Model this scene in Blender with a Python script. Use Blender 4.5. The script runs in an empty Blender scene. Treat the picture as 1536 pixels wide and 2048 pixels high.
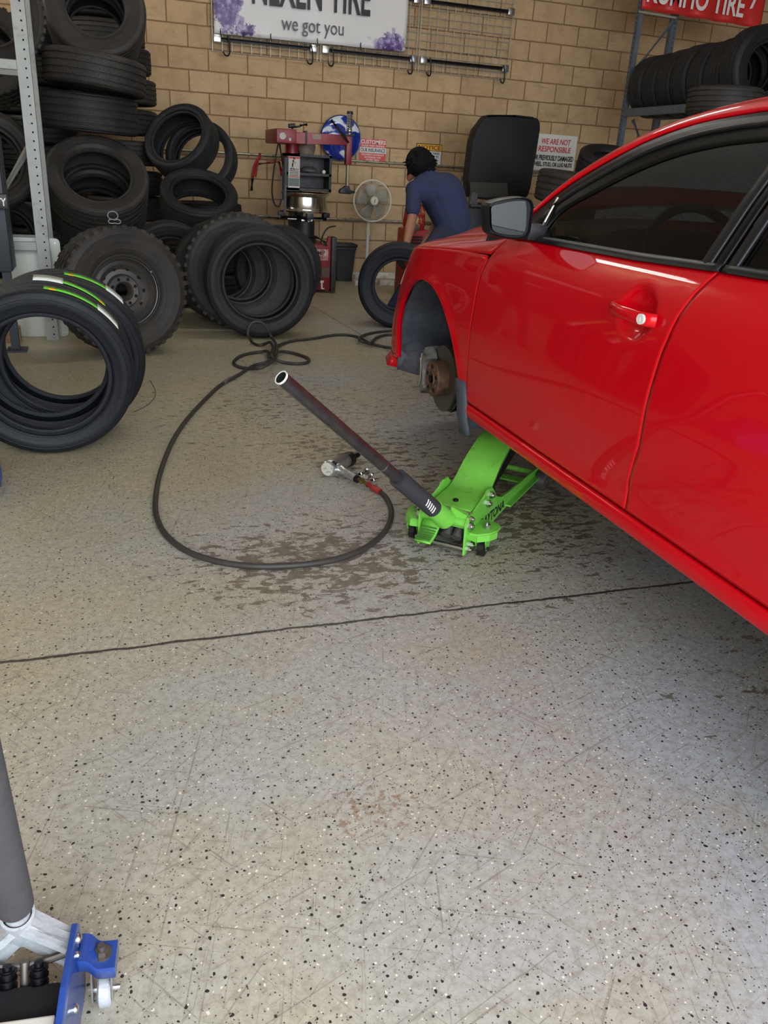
import bpy, bmesh, math, random
from mathutils import Vector, Matrix, Euler, Quaternion
import numpy as np
random.seed(7)
sc = bpy.context.scene
col = sc.collection
PI = math.pi

# ------------------------------------------------------------------ camera
CAM_F = 1606.737
CAM_R = ((0.95080505, -0.30475059, 0.05564925), (-0.07132565, -0.39016065, -0.91798002), (0.3014671, 0.86885082, -0.39270325))
CAM_C = Vector((-0.7096, -9.6347, 1.2245))
cam_data = bpy.data.cameras.new('camera')
cam = bpy.data.objects.new('camera', cam_data)
col.objects.link(cam)
cam_data.sensor_fit = 'VERTICAL'
cam_data.sensor_height = 36.0
cam_data.sensor_width = 27.0
cam_data.lens = CAM_F / 2048 * 36.0
cam_data.clip_start = 0.05
cam_data.clip_end = 200
M = Matrix.Identity(4)
for i in range(3):
    M[i][0] = CAM_R[0][i]
    M[i][1] = -CAM_R[1][i]
    M[i][2] = -CAM_R[2][i]
    M[i][3] = CAM_C[i]
cam.matrix_world = M
sc.camera = cam

# ------------------------------------------------------------------ world, lights, exposure
world = bpy.data.worlds.new('sky')
sc.world = world
world.use_nodes = True
wn = world.node_tree.nodes
wbg = wn['Background']
wbg.inputs['Color'].default_value = (0.86, 0.92, 1.0, 1)
wbg.inputs['Strength'].default_value = 8.0
sc.view_settings.view_transform = 'Standard'
sc.view_settings.look = 'None'
sc.view_settings.gamma = 1.0
sc.view_settings.exposure = 0.12
sc.view_settings.use_curve_mapping = False
sc.cycles.use_denoising = True
sc.cycles.max_bounces = 8
sc.cycles.diffuse_bounces = 4
sc.cycles.glossy_bounces = 4
sc.cycles.transmission_bounces = 6
sc.cycles.transparent_max_bounces = 8
sc.cycles.sample_clamp_indirect = 6.0

def area_light(name, loc, rot, sx, sy, power, color=(1, 1, 1), portal=False):
    d = bpy.data.lights.new(name, 'AREA')
    d.shape = 'RECTANGLE'
    d.size = sx
    d.size_y = sy
    d.energy = power
    d.color = color
    o = bpy.data.objects.new(name, d)
    o.location = loc
    o.rotation_euler = rot
    col.objects.link(o)
    if portal:
        d.cycles.is_portal = True
    return o
# the bay door behind the photographer lets the daylight in
DOOR_Y = -11.2
area_light('bay_door_daylight_portal', (1.2, DOOR_Y - 0.02, 1.75), (PI / 2, 0, 0), 7.2, 3.5, 1.0, portal=True)
LAMP_EMIT = 30.0      # fluorescent tubes under the ceiling

# ------------------------------------------------------------------ helpers
def srgb(r, g=None, b=None):
    if g is None:
        r, g, b = r
    f = lambda c: (c / 255.0) / 12.92 if c / 255.0 <= 0.04045 else ((c / 255.0 + 0.055) / 1.055) ** 2.4
    return (f(r), f(g), f(b), 1.0)

def ray(px, py):
    a, b = (px - 768) / CAM_F, (py - 1024) / CAM_F
    return Vector([CAM_R[0][i] * a + CAM_R[1][i] * b + CAM_R[2][i] for i in range(3)])
def on(ax, val, px, py):
    d = ray(px, py)
    return CAM_C + d * ((val - CAM_C[ax]) / d[ax])
def at(px, py, depth):
    return CAM_C + ray(px, py) * depth

class Mat:
    """small wrapper for a node material"""
    def __init__(s, name):
        s.m = bpy.data.materials.new(name)
        s.m.use_nodes = True
        s.nt = s.m.node_tree
        s.N = s.nt.nodes
        s.L = s.nt.links
        s.b = s.N['Principled BSDF']
    def node(s, t, **kw):
        n = s.N.new(t)
        for k, v in kw.items():
            if k.startswith('i_'):
                n.inputs[k[2:].replace('_', ' ')].default_value = v
            else:
                setattr(n, k, v)
        return n
    def link(s, a, b):
        s.L.new(a, b)
    def ramp(s, fac, stops, interp='LINEAR'):
        r = s.N.new('ShaderNodeValToRGB')
        r.color_ramp.interpolation = interp
        e = r.color_ramp.elements
        e[0].position, e[0].color = stops[0]
        e[1].position, e[1].color = stops[-1]
        for p, c in stops[1:-1]:
            x = e.new(p)
            x.color = c
        s.link(fac, r.inputs['Fac'])
        return r
    def mix(s, fac, a, b, mode='MIX'):
        n = s.N.new('ShaderNodeMix')
        n.data_type = 'RGBA'
        n.blend_type = mode
        for sock, v in ((n.inputs[0], fac), (n.inputs[6], a), (n.inputs[7], b)):
            if isinstance(v, (float, int)):
                sock.default_value = v
            elif isinstance(v, tuple):
                sock.default_value = v
            else:
                s.link(v, sock)
        return n.outputs[2]
    def math(s, op, a, b=None, c=None, clamp=False):
        n = s.N.new('ShaderNodeMath')
        n.operation = op
        n.use_clamp = clamp
        for i, v in enumerate((a, b, c)):
            if v is None:
                continue
            if isinstance(v, (float, int)):
                n.inputs[i].default_value = v
            else:
                s.link(v, n.inputs[i])
        return n.outputs[0]

def simple(name, rgb, rough=0.5, metal=0.0, coat=0.0, var=0.0, vscale=12.0, bump=0.0, bscale=60.0, dirt=None, dscale=6.0, dlo=0.5, dhi=0.7, spec=0.5):
    m = Mat(name)
    c = srgb(*rgb)
    b = m.b
    b.inputs['Roughness'].default_value = rough
    b.inputs['Metallic'].default_value = metal
    b.inputs['Coat Weight'].default_value = coat
    b.inputs['Coat Roughness'].default_value = 0.04
    b.inputs['Specular IOR Level'].default_value = spec
    b.inputs['Base Color'].default_value = c
    tc = None
    if var or bump or dirt:
        tc = m.node('ShaderNodeTexCoord')
    src = None
    if var:
        n = m.node('ShaderNodeTexNoise', i_Scale=vscale, i_Detail=5.0)
        m.link(tc.outputs['Object'], n.inputs['Vector'])
        lo = tuple(max(0, x * (1 - var)) for x in c[:3]) + (1,)
        hi = tuple(min(1, x * (1 + var)) for x in c[:3]) + (1,)
        src = m.ramp(n.outputs['Fac'], [(0.3, lo), (0.7, hi)]).outputs['Color']
    if dirt:
        n = m.node('ShaderNodeTexNoise', i_Scale=dscale, i_Detail=8.0, i_Roughness=0.65)
        m.link(tc.outputs['Object'], n.inputs['Vector'])
        f = m.ramp(n.outputs['Fac'], [(dlo, (0, 0, 0, 1)), (dhi, (1, 1, 1, 1))]).outputs['Color']
        src = m.mix(f, src if src else c, srgb(*dirt))
    if src:
        m.link(src, b.inputs['Base Color'])
    if bump:
        n = m.node('ShaderNodeTexNoise', i_Scale=bscale, i_Detail=4.0)
        m.link(tc.outputs['Object'], n.inputs['Vector'])
        bn = m.node('ShaderNodeBump', i_Strength=bump, i_Distance=0.01)
        m.link(n.outputs['Fac'], bn.inputs['Height'])
        m.link(bn.outputs['Normal'], b.inputs['Normal'])
    return m.m

def basis(d, up=Vector((0, 0, 1))):
    d = Vector(d).normalized()
    if abs(d.dot(up)) > 0.999:
        up = Vector((0, 1, 0))
    x = d.cross(up).normalized()
    y = x.cross(d).normalized()
    return x, y, d

class MB:
    """collects shapes, then links them as ONE mesh object"""
    def __init__(s):
        s.bm = bmesh.new()
        s.uv = None
    def V(s, p):
        return s.bm.verts.new(Vector(p))
    def F(s, vs, mi=0):
        try:
            f = s.bm.faces.new(vs)
            f.material_index = mi
            return f
        except ValueError:
            return None
    def box(s, c, size, rot=None, mi=0, bevel=0.0):
        t = bmesh.new()
        bmesh.ops.create_cube(t, size=1.0)
        bmesh.ops.scale(t, vec=Vector(size), verts=t.verts)
        if bevel:
            bmesh.ops.bevel(t, geom=list(t.edges), offset=bevel, segments=2, profile=0.6, affect='EDGES')
        mt = Matrix.Translation(Vector(c))
        if rot is not None:
            mt = mt @ (rot.to_4x4() if not isinstance(rot, Matrix) or len(rot) == 3 else rot)
        return s.absorb(t, mt, mi)
    def absorb(s, t, mt=None, mi=0):
        mp = {}
        for v in t.verts:
            mp[v] = s.bm.verts.new(mt @ v.co if mt is not None else v.co)
        for f in t.faces:
            s.F([mp[v] for v in f.verts], mi if mi is not None else f.material_index)
        t.free()
        return s
    def ring(s, c, x, y, r, n, ry=None):
        ry = r if ry is None else ry
        return [s.V(c + x * (r * math.cos(2 * PI * i / n)) + y * (ry * math.sin(2 * PI * i / n))) for i in range(n)]
    def bridge(s, a, b, mi=0):
        n = len(a)
        for i in range(n):
            s.F([a[i], a[(i + 1) % n], b[(i + 1) % n], b[i]], mi)
    def cyl(s, p0, p1, r0, r1=None, n=20, caps=True, mi=0, hollow=0.0):
        p0, p1 = Vector(p0), Vector(p1)
        r1 = r0 if r1 is None else r1
        x, y, d = basis(p1 - p0)
        a = s.ring(p0, x, y, r0, n)
        b = s.ring(p1, x, y, r1, n)
        s.bridge(a, b, mi)
        if hollow:
            a2 = s.ring(p0, x, y, r0 - hollow, n)
            b2 = s.ring(p1, x, y, r1 - hollow, n)
            s.bridge(b2, a2, mi)
            s.bridge(a2, a, mi)
            s.bridge(b, b2, mi)
        elif caps:
            s.F(list(reversed(a)), mi)
            s.F(b, mi)
        return s
    def tube(s, pts, r, n=10, closed=False, mi=0, caps=True):
        pts = [Vector(p) for p in pts]
        m = len(pts)
        rad = r if isinstance(r, (list, tuple)) else [r] * m
        rings = []
        prev = None
        for i in range(m):
            if closed:
                d = pts[(i + 1) % m] - pts[i - 1]
            else:
                d = pts[min(i + 1, m - 1)] - pts[max(i - 1, 0)]
            if d.length < 1e-9:
                d = Vector((0, 0, 1))
            d.normalize()
            if prev is None:
                x, y, _ = basis(d)
            else:
                x = prev - d * prev.dot(d)
                if x.length < 1e-6:
                    x, y, _ = basis(d)
                x.normalize()
                y = d.cross(x)
            prev = x
            rings.append(s.ring(pts[i], x, y, rad[i], n))
        for i in range(m - 1):
            s.bridge(rings[i], rings[i + 1], mi)
        if closed:
            # match the last ring to the first
            a, b = rings[-1], rings[0]
            k = min(range(n), key=lambda q: (a[0].co - b[q].co).length)
            s.bridge(a, b[k:] + b[:k], mi)
        elif caps:
            s.F(list(reversed(rings[0])), mi)
            s.F(rings[-1], mi)
        return s
    def lathe(s, prof, c=(0, 0, 0), d=(0, 0, 1), n=48, closed=False, mi=0, caps=False):
        c = Vector(c)
        x, y, d = basis(d)
        rings = [s.ring(c + d * h, x, y, max(r, 1e-5), n) for r, h in prof]
        for i in range(len(rings) - 1):
            s.bridge(rings[i], rings[i + 1], mi)
        if closed:
            s.bridge(rings[-1], rings[0], mi)
        if caps:
            s.F(list(reversed(rings[0])), mi)
            s.F(rings[-1], mi)
        return s
    def prism(s, poly, origin, ux, uy, depth, mi=0, bevel=0.0):
        """poly: 2-D outline in the plane (ux, uy), pushed along ux x uy by depth"""
        origin, ux, uy = Vector(origin), Vector(ux), Vector(uy)
        nz = ux.cross(uy).normalized()
        t = bmesh.new()
        a = [t.verts.new(origin + ux * p[0] + uy * p[1]) for p in poly]
        b = [t.verts.new(v.co + nz * depth) for v in a]
        t.faces.new(list(reversed(a)))
        t.faces.new(b)
        n = len(a)
        for i in range(n):
            t.faces.new([a[i], a[(i + 1) % n], b[(i + 1) % n], b[i]])
        if bevel:
            bmesh.ops.bevel(t, geom=list(t.edges), offset=bevel, segments=2, profile=0.6, affect='EDGES')
        return s.absorb(t, None, mi)
    def grid(s, P, mi=0, closed_u=False):
        R_ = [[s.V(p) for p in row] for row in P]
        for i in range(len(R_) - 1):
            for j in range(len(R_[0]) - 1):
                s.F([R_[i][j], R_[i][j + 1], R_[i + 1][j + 1], R_[i + 1][j]], mi)
        return R_
    def sphere(s, c, r, sc_=(1, 1, 1), rot=None, n=16, mi=0):
        t = bmesh.new()
        bmesh.ops.create_uvsphere(t, u_segments=n, v_segments=max(6, n // 2), radius=1.0)
        mt = Matrix.Translation(Vector(c))
        if rot is not None:
            mt = mt @ rot.to_4x4()
        mt = mt @ Matrix.Diagonal((r * sc_[0], r * sc_[1], r * sc_[2], 1))
        return s.absorb(t, mt, mi)
    def capsule(s, p0, p1, r0, r1, n=14):
        p0, p1 = Vector(p0), Vector(p1)
        x, y, d = basis(p1 - p0)
        prof = []
        for k in range(5):
            a = -PI / 2 + k * PI / 8
            prof.append((p0 + d * (r0 * math.sin(a)), r0 * math.cos(a)))
        prof.append((p0, r0))
        prof.append((p1, r1))
        for k in range(1, 5):
            a = k * PI / 8
            prof.append((p1 + d * (r1 * math.sin(a)), r1 * math.cos(a)))
        rings = [s.ring(c, x, y, max(r, 1e-4), n) for c, r in prof]
        for i in range(len(rings) - 1):
            s.bridge(rings[i], rings[i + 1])
        s.F(list(reversed(rings[0])))
        s.F(rings[-1])
        return s
    def xform(s, mt):
        bmesh.ops.transform(s.bm, matrix=mt, verts=s.bm.verts)
        return s
    def build(s, name, mats, parent=None, smooth=35, fix=True):
        if fix:
            bmesh.ops.remove_doubles(s.bm, verts=s.bm.verts, dist=1e-6)
            bmesh.ops.recalc_face_normals(s.bm, faces=s.bm.faces)
        me = bpy.data.meshes.new(name)
        s.bm.to_mesh(me)
        s.bm.free()
        return link_mesh(name, me, mats, parent, smooth)

def link_mesh(name, me, mats, parent=None, smooth=35):
    for m in (mats if isinstance(mats, (list, tuple)) else [mats]):
        if m is not None:
            me.materials.append(m)
    if smooth:
        me.shade_smooth()
        me.set_sharp_from_angle(angle=math.radians(smooth))
    o = bpy.data.objects.new(name, me)
    col.objects.link(o)
    if parent is not None:
        attach(o, parent)
    return o

def attach(o, parent):
    """keeps the world place of a part written in world coordinates"""
    o.parent = parent
    o.matrix_parent_inverse = world_of(parent).inverted()

def world_of(o):
    m = Matrix.LocRotScale(o.location, o.rotation_euler, o.scale)
    if o.parent is not None:
        return world_of(o.parent) @ o.matrix_parent_inverse @ m
    return m

def tag(o, label=None, cat=None, group=None, kind=None):
    if label:
        o['label'] = label
    if cat:
        o['category'] = cat
    if group:
        o['group'] = group
    if kind:
        o['kind'] = kind
    return o

def thing(name, label, cat, loc=(0, 0, 0), group=None, rot=None):
    o = bpy.data.objects.new(name, None)
    o.empty_display_size = 0.1
    o.location = Vector(loc)
    if rot is not None:
        o.rotation_euler = rot
    col.objects.link(o)
    return tag(o, label, cat, group)

def struct(o):
    o['kind'] = 'structure'
    return o

def smoothpath(pts, n=8, closed=False):
    """Catmull-Rom through the points"""
    P = [Vector(p) for p in pts]
    out = []
    m = len(P)
    rng = range(m) if closed else range(m - 1)
    for i in rng:
        if closed:
            p0, p1, p2, p3 = P[i - 1], P[i], P[(i + 1) % m], P[(i + 2) % m]
        else:
            p0, p1, p2, p3 = P[max(i - 1, 0)], P[i], P[i + 1], P[min(i + 2, m - 1)]
        for k in range(n):
            t = k / n
            out.append(0.5 * ((2 * p1) + (p2 - p0) * t + (2 * p0 - 5 * p1 + 4 * p2 - p3) * t * t + (3 * p1 - p0 - 3 * p2 + p3) * t ** 3))
    if not closed:
        out.append(P[-1])
    return out

def text_mesh(s, bold=0.0, extrude=0.002, shear=0.0, spacing=1.0, align='LEFT'):
    cu = bpy.data.curves.new('txt', 'FONT')
    cu.body = s
    cu.size = 1.0
    cu.extrude = extrude
    cu.offset = bold
    cu.shear = shear
    cu.space_character = spacing
    cu.align_x = align
    cu.resolution_u = 4
    o = bpy.data.objects.new('txt', cu)
    col.objects.link(o)
    dg = bpy.context.evaluated_depsgraph_get()
    me = bpy.data.meshes.new_from_object(o.evaluated_get(dg))
    bpy.data.objects.remove(o)
    bpy.data.curves.remove(cu)
    return me

def text_fit(name, s, x0, x1, z0, z1, frame, mat, parent, bold=0.0, shear=0.0, thick=0.002, spacing=1.0):
    """text scaled to the box x0..x1, z0..z1 of a plane; frame maps (x, z, out) to the world"""
    me = text_mesh(s, bold, 0.5, shear, spacing)
    xs = [v.co.x for v in me.vertices]
    ys = [v.co.y for v in me.vertices]
    ax, bx, ay, by = min(xs), max(xs), min(ys), max(ys)
    for v in me.vertices:
        u = x0 + (v.co.x - ax) / (bx - ax) * (x1 - x0)
        w = z0 + (v.co.y - ay) / (by - ay) * (z1 - z0)
        v.co = frame(u, w, thick * (0.5 + v.co.z))
    return link_mesh(name, me, mat, parent, smooth=0)

def flip_if(me):
    return me
# ------------------------------------------------------------------ materials of the setting
def make_floor_mat():
    m = Mat('epoxy_floor')
    tc = m.node('ShaderNodeTexCoord')
    ob = tc.outputs['Object']
    sep = m.node('ShaderNodeSeparateXYZ')
    m.link(ob, sep.inputs[0])
    X_, Y_ = sep.outputs[0], sep.outputs[1]
    def noise(scale, detail=6.0, rough=0.6, vec=None, dist=0.0):
        n = m.node('ShaderNodeTexNoise', i_Scale=scale, i_Detail=detail, i_Roughness=rough, i_Distortion=dist)
        m.link(vec if vec is not None else ob, n.inputs['Vector'])
        return n.outputs['Fac']
    grey, beige, warm = srgb(172, 177, 182), srgb(180, 173, 145), srgb(170, 158, 122)
    # large grey and beige patches, more beige to the left and back
    f = m.ramp(m.math('ADD', m.math('SUBTRACT', noise(0.55, 4.0, 0.55), m.math('MULTIPLY', m.math('ADD', X_, 0.35), 0.10)), m.math('MULTIPLY', m.math('MAXIMUM', m.math('ADD', Y_, 7.6), 0.0), 0.055)), [(0.36, (0, 0, 0, 1)), (0.62, (1, 1, 1, 1))]).outputs['Color']
    c = m.mix(f, grey, beige)
    f = m.ramp(noise(1.7, 5.0, 0.6), [(0.55, (0, 0, 0, 1)), (0.8, (0.7, 0.7, 0.7, 1))]).outputs['Color']
    c = m.mix(f, c, warm)
    # fine grime
    f = m.ramp(noise(46.0, 8.0, 0.8), [(0.44, (0, 0, 0, 1)), (0.66, (0.62, 0.62, 0.62, 1))]).outputs['Color']
    c = m.mix(f, c, srgb(122, 112, 94))
    # long fine scratches in several directions
    for ang, sx, th in ((0.35, 30.0, 0.62), (0.8, 40.0, 0.635), (1.3, 34.0, 0.63), (2.2, 28.0, 0.63), (2.75, 38.0, 0.635)):
        mp = m.node('ShaderNodeMapping')
        mp.vector_type = 'TEXTURE'
        mp.inputs['Location'].default_value = (ang * 7, ang * 3, 0)
        mp.inputs['Rotation'].default_value = (0, 0, ang)
        mp.inputs['Scale'].default_value = (1 / 1.1, 1 / (sx * 1.8), 1)
        m.link(ob, mp.inputs['Vector'])
        f = m.ramp(noise(2.6, 4.0, 0.6, mp.outputs['Vector'], 1.2), [(th, (0, 0, 0, 1)), (th + 0.03, (0.45, 0.45, 0.45, 1))]).outputs['Color']
        c = m.mix(f, c, srgb(104, 96, 84))
    # colour chips cast into the coating
    def chips(scale, lo, hi, size, colour, c, seed):
        mp = m.node('ShaderNodeMapping')
        mp.inputs['Location'].default_value = (seed, seed * 0.7, 0)
        m.link(ob, mp.inputs['Vector'])
        nz = m.node('ShaderNodeTexNoise', i_Scale=90.0, i_Detail=2.0)
        m.link(mp.outputs['Vector'], nz.inputs['Vector'])
        vv = m.node('ShaderNodeVectorMath', operation='MULTIPLY_ADD')
        m.link(nz.outputs['Color'], vv.inputs[0])
        vv.inputs[1].default_value = (0.008, 0.008, 0)
        m.link(mp.outputs['Vector'], vv.inputs[2])
        v = m.node('ShaderNodeTexVoronoi', i_Scale=scale)
        v.voronoi_dimensions = '2D'
        m.link(vv.outputs[0], v.inputs['Vector'])
        sp = m.node('ShaderNodeSeparateColor')
        m.link(v.outputs['Color'], sp.inputs[0])
        a = m.math('GREATER_THAN', sp.outputs[0], lo)
        b = m.math('LESS_THAN', sp.outputs[0], hi)
        sz = m.math('MULTIPLY', m.math('ADD', m.math('MULTIPLY', sp.outputs[1], 0.9), 0.35), size)
        d = m.math('LESS_THAN', v.outputs['Distance'], sz)
        return m.mix(m.math('MULTIPLY', m.math('MULTIPLY', a, b), d), c, colour)
    c = chips(62.0, 0.0, 0.24, 0.17, srgb(40, 38, 36), c, 0.0)
    c = chips(75.0, 0.0, 0.16, 0.15, srgb(224, 218, 200), c, 3.3)
    c = chips(150.0, 0.0, 0.22, 0.2, srgb(76, 70, 62), c, 7.1)
    # coating worn off along the wheel path: brown flakes with hard edges
    mp = m.node('ShaderNodeMapping')
    mp.inputs['Scale'].default_value = (0.85, 1.5, 1)
    m.link(ob, mp.inputs['Vector'])
    n1 = noise(19.0, 9.0, 0.66, mp.outputs['Vector'], 0.3)
    def blob(cx, cy, sx, sy, amp):
        dx_ = m.math('DIVIDE', m.math('SUBTRACT', X_, cx), sx)
        dy_ = m.math('DIVIDE', m.math('SUBTRACT', Y_, cy), sy)
        r2 = m.math('ADD', m.math('MULTIPLY', dx_, dx_), m.math('MULTIPLY', dy_, dy_))
        return m.math('MULTIPLY', m.math('POWER', 2.718, m.math('MULTIPLY', r2, -1.0)), amp)
    region = blob(-0.08, -7.28, 0.58, 0.40, 0.225)
    for q in ((0.75, -6.9, 0.6, 0.8, 0.20), (0.35, -6.2, 0.55, 0.5, 0.18), (0.2, -5.4, 1.0, 1.0, 0.13), (-0.75, -5.3, 0.4, 0.5, 0.07), (1.6, -5.6, 1.0, 1.6, 0.2), (0.35, -7.7, 0.7, 0.12, 0.10), (1.0, -8.2, 0.6, 0.5, 0.1)):
        region = m.math('MAXIMUM', region, blob(*q))
    wv = m.math('ADD', n1, region)
    f = m.ramp(wv, [(0.675, (0, 0, 0, 1)), (0.70, (0.85, 0.85, 0.85, 1))]).outputs['Color']
    c = m.mix(f, c, m.ramp(noise(26.0, 4.0), [(0.3, srgb(84, 74, 62)), (0.7, srgb(112, 100, 84))]).outputs['Color'])
    # rust coloured spots
    rs = m.math('ADD', noise(60.0, 4.0, 0.6), m.math('MAXIMUM', blob(-0.28, -8.42, 0.13, 0.09, 0.17), blob(-0.8, -6.35, 0.18, 0.1, 0.08)))
    f = m.ramp(rs, [(0.66, (0, 0, 0, 1)), (0.72, (0.6, 0.6, 0.6, 1))]).outputs['Color']
    c = m.mix(f, c, srgb(126, 92, 62))
    # saw cuts in the slab
    wob = m.math('MULTIPLY', m.math('SUBTRACT', noise(6.0, 5.0, 0.7), 0.5), 0.035)
    def cut(coord, pos, w):
        d = m.math('ABSOLUTE', m.math('SUBTRACT', m.math('ADD', coord, wob), pos))
        r = m.ramp(d, [(w, (1, 1, 1, 1)), (w * 2.0, (0, 0, 0, 1))])
        return r.outputs['Color']
    crack1 = cut(Y_, -7.685, 0.0034)
    rot = m.math('ADD', X_, m.math('MULTIPLY', m.math('ADD', Y_, 3.1), 0.058))
    crack2 = cut(rot, 1.12, 0.0025)
    lim = m.math('GREATER_THAN', Y_, -7.685)
    crack = m.math('MAXIMUM', crack1, m.math('MULTIPLY', crack2, lim))
    c = m.mix(crack, c, srgb(46, 40, 36))
    m.link(c, m.b.inputs['Base Color'])
    rr = m.ramp(noise(14.0, 6.0, 0.6), [(0.3, (0.36, 0.36, 0.36, 1)), (0.75, (0.62, 0.62, 0.62, 1))])
    m.link(rr.outputs['Color'], m.b.inputs['Roughness'])
    h = m.math('SUBTRACT', m.math('MULTIPLY', noise(120.0, 3.0), 0.15), crack)
    bn = m.node('ShaderNodeBump', i_Strength=0.25, i_Distance=0.004)
    m.link(h, bn.inputs['Height'])
    m.link(bn.outputs['Normal'], m.b.inputs['Normal'])
    return m.m

COURSE = 0.2032
def make_block_mat():
    m = Mat('concrete_block')
    tc = m.node('ShaderNodeTexCoord')
    sep = m.node('ShaderNodeSeparateXYZ')
    m.link(tc.outputs['Object'], sep.inputs[0])
    cmb = m.node('ShaderNodeCombineXYZ')
    m.link(m.math('ADD', sep.outputs[0], 0.4064 * 40), cmb.inputs[0])
    m.link(m.math('ADD', sep.outputs[2], -2.2546 + COURSE * 12), cmb.inputs[1])
    n0 = m.node('ShaderNodeTexNoise', i_Scale=14.0, i_Detail=4.0)
    m.link(tc.outputs['Object'], n0.inputs['Vector'])
    ad = m.node('ShaderNodeVectorMath', operation='MULTIPLY_ADD')
    m.link(n0.outputs['Color'], ad.inputs[0])
    ad.inputs[1].default_value = (0.010, 0.010, 0)
    m.link(cmb.outputs[0], ad.inputs[2])
    sb = m.node('ShaderNodeVectorMath', operation='SUBTRACT')
    m.link(ad.outputs[0], sb.inputs[0])
    sb.inputs[1].default_value = (0.005, 0.005, 0)
    br = m.node('ShaderNodeTexBrick', offset=0.5, offset_frequency=2, squash=1.0)
    br.inputs['Scale'].default_value = 1.0
    br.inputs['Brick Width'].default_value = 0.4064
    br.inputs['Row Height'].default_value = COURSE
    br.inputs['Mortar Size'].default_value = 0.0085
    br.inputs['Mortar Smooth'].default_value = 0.35
    br.inputs['Bias'].default_value = 0.0
    br.inputs['Color1'].default_value = srgb(200, 171, 131)
    br.inputs['Color2'].default_value = srgb(186, 157, 118)
    br.inputs['Mortar'].default_value = srgb(136, 103, 70)
    m.link(sb.outputs[0], br.inputs['Vector'])
    n1 = m.node('ShaderNodeTexNoise', i_Scale=5.0, i_Detail=8.0, i_Roughness=0.68)
    m.link(tc.outputs['Object'], n1.inputs['Vector'])
    f = m.ramp(n1.outputs['Fac'], [(0.45, (0, 0, 0, 1)), (0.78, (0.6, 0.6, 0.6, 1))]).outputs['Color']
    c = m.mix(f, br.outputs['Color'], srgb(140, 112, 78))
    # scuffs of tyre rubber on the blocks
    mp = m.node('ShaderNodeMapping')
    mp.inputs['Rotation'].default_value = (0, 0.6, 0)
    mp.inputs['Scale'].default_value = (2.0, 1.0, 9.0)
    m.link(tc.outputs['Object'], mp.inputs['Vector'])
    n2 = m.node('ShaderNodeTexNoise', i_Scale=2.2, i_Detail=7.0, i_Roughness=0.7)
    m.link(mp.outputs['Vector'], n2.inputs['Vector'])
    f = m.ramp(n2.outputs['Fac'], [(0.56, (0, 0, 0, 1)), (0.75, (0.5, 0.5, 0.5, 1))]).outputs['Color']
    c = m.mix(f, c, srgb(118, 96, 72))
    m.link(c, m.b.inputs['Base Color'])
    m.b.inputs['Roughness'].default_value = 0.85
    n3 = m.node('ShaderNodeTexNoise', i_Scale=70.0, i_Detail=5.0)
    m.link(tc.outputs['Object'], n3.inputs['Vector'])
    h = m.math('ADD', m.math('MULTIPLY', br.outputs['Fac'], -1.0), m.math('MULTIPLY', n3.outputs['Fac'], 0.35))
    bn = m.node('ShaderNodeBump', i_Strength=0.55, i_Distance=0.006)
    m.link(h, bn.inputs['Height'])
    m.link(bn.outputs['Normal'], m.b.inputs['Normal'])
    return m.m

M_FLOOR = make_floor_mat()
M_BLOCK = make_block_mat()
M_PAINTWALL = simple('painted_side_wall', (176, 158, 128), 0.8, var=0.08, vscale=3)
M_CEIL = simple('ceiling_white', (200, 196, 188), 0.9, var=0.05, vscale=2)
M_ASPHALT = simple('asphalt_outside', (150, 148, 144), 0.9, var=0.15, vscale=20)

XL, XR, ZC = -3.0, 8.6, 4.3
b = MB(); b.box(((XL + XR) / 2, (DOOR_Y) / 2, -0.1), (XR - XL + 0.4, -DOOR_Y + 0.4, 0.2))
struct(b.build('floor', M_FLOOR, smooth=0))
b = MB(); b.box(((XL + XR) / 2, 0.1, ZC / 2), (XR - XL + 0.4, 0.2, ZC))
struct(b.build('wall_back', M_BLOCK, smooth=0))
b = MB(); b.box((XL - 0.1, DOOR_Y / 2, ZC / 2), (0.2, -DOOR_Y, ZC))
struct(b.build('wall_left', M_PAINTWALL, smooth=0))
b = MB(); b.box((XR + 0.1, DOOR_Y / 2, ZC / 2), (0.2, -DOOR_Y, ZC))
struct(b.build('wall_right', M_PAINTWALL, smooth=0))
b = MB(); b.box(((XL + XR) / 2, DOOR_Y / 2, ZC + 0.1), (XR - XL + 0.4, -DOOR_Y + 0.4, 0.2))
struct(b.build('ceiling', M_CEIL, smooth=0))
# front wall with the open bay door behind the photographer
b = MB()
b.box(((XL + XR) / 2, DOOR_Y - 0.1, (3.5 + ZC) / 2), (XR - XL + 0.4, 0.2, ZC - 3.5))
b.box((XL + 0.3, DOOR_Y - 0.1, 1.75), (0.6, 0.2, 3.5))
b.box(((XR + 4.9) / 2, DOOR_Y - 0.1, 1.75), (XR - 4.9, 0.2, 3.5))
struct(b.build('wall_front', M_PAINTWALL, smooth=0))
b = MB(); b.box((1, DOOR_Y - 8.3, -0.12), (40, 16, 0.2))
struct(b.build('ground_outside', M_ASPHALT, smooth=0))

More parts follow.
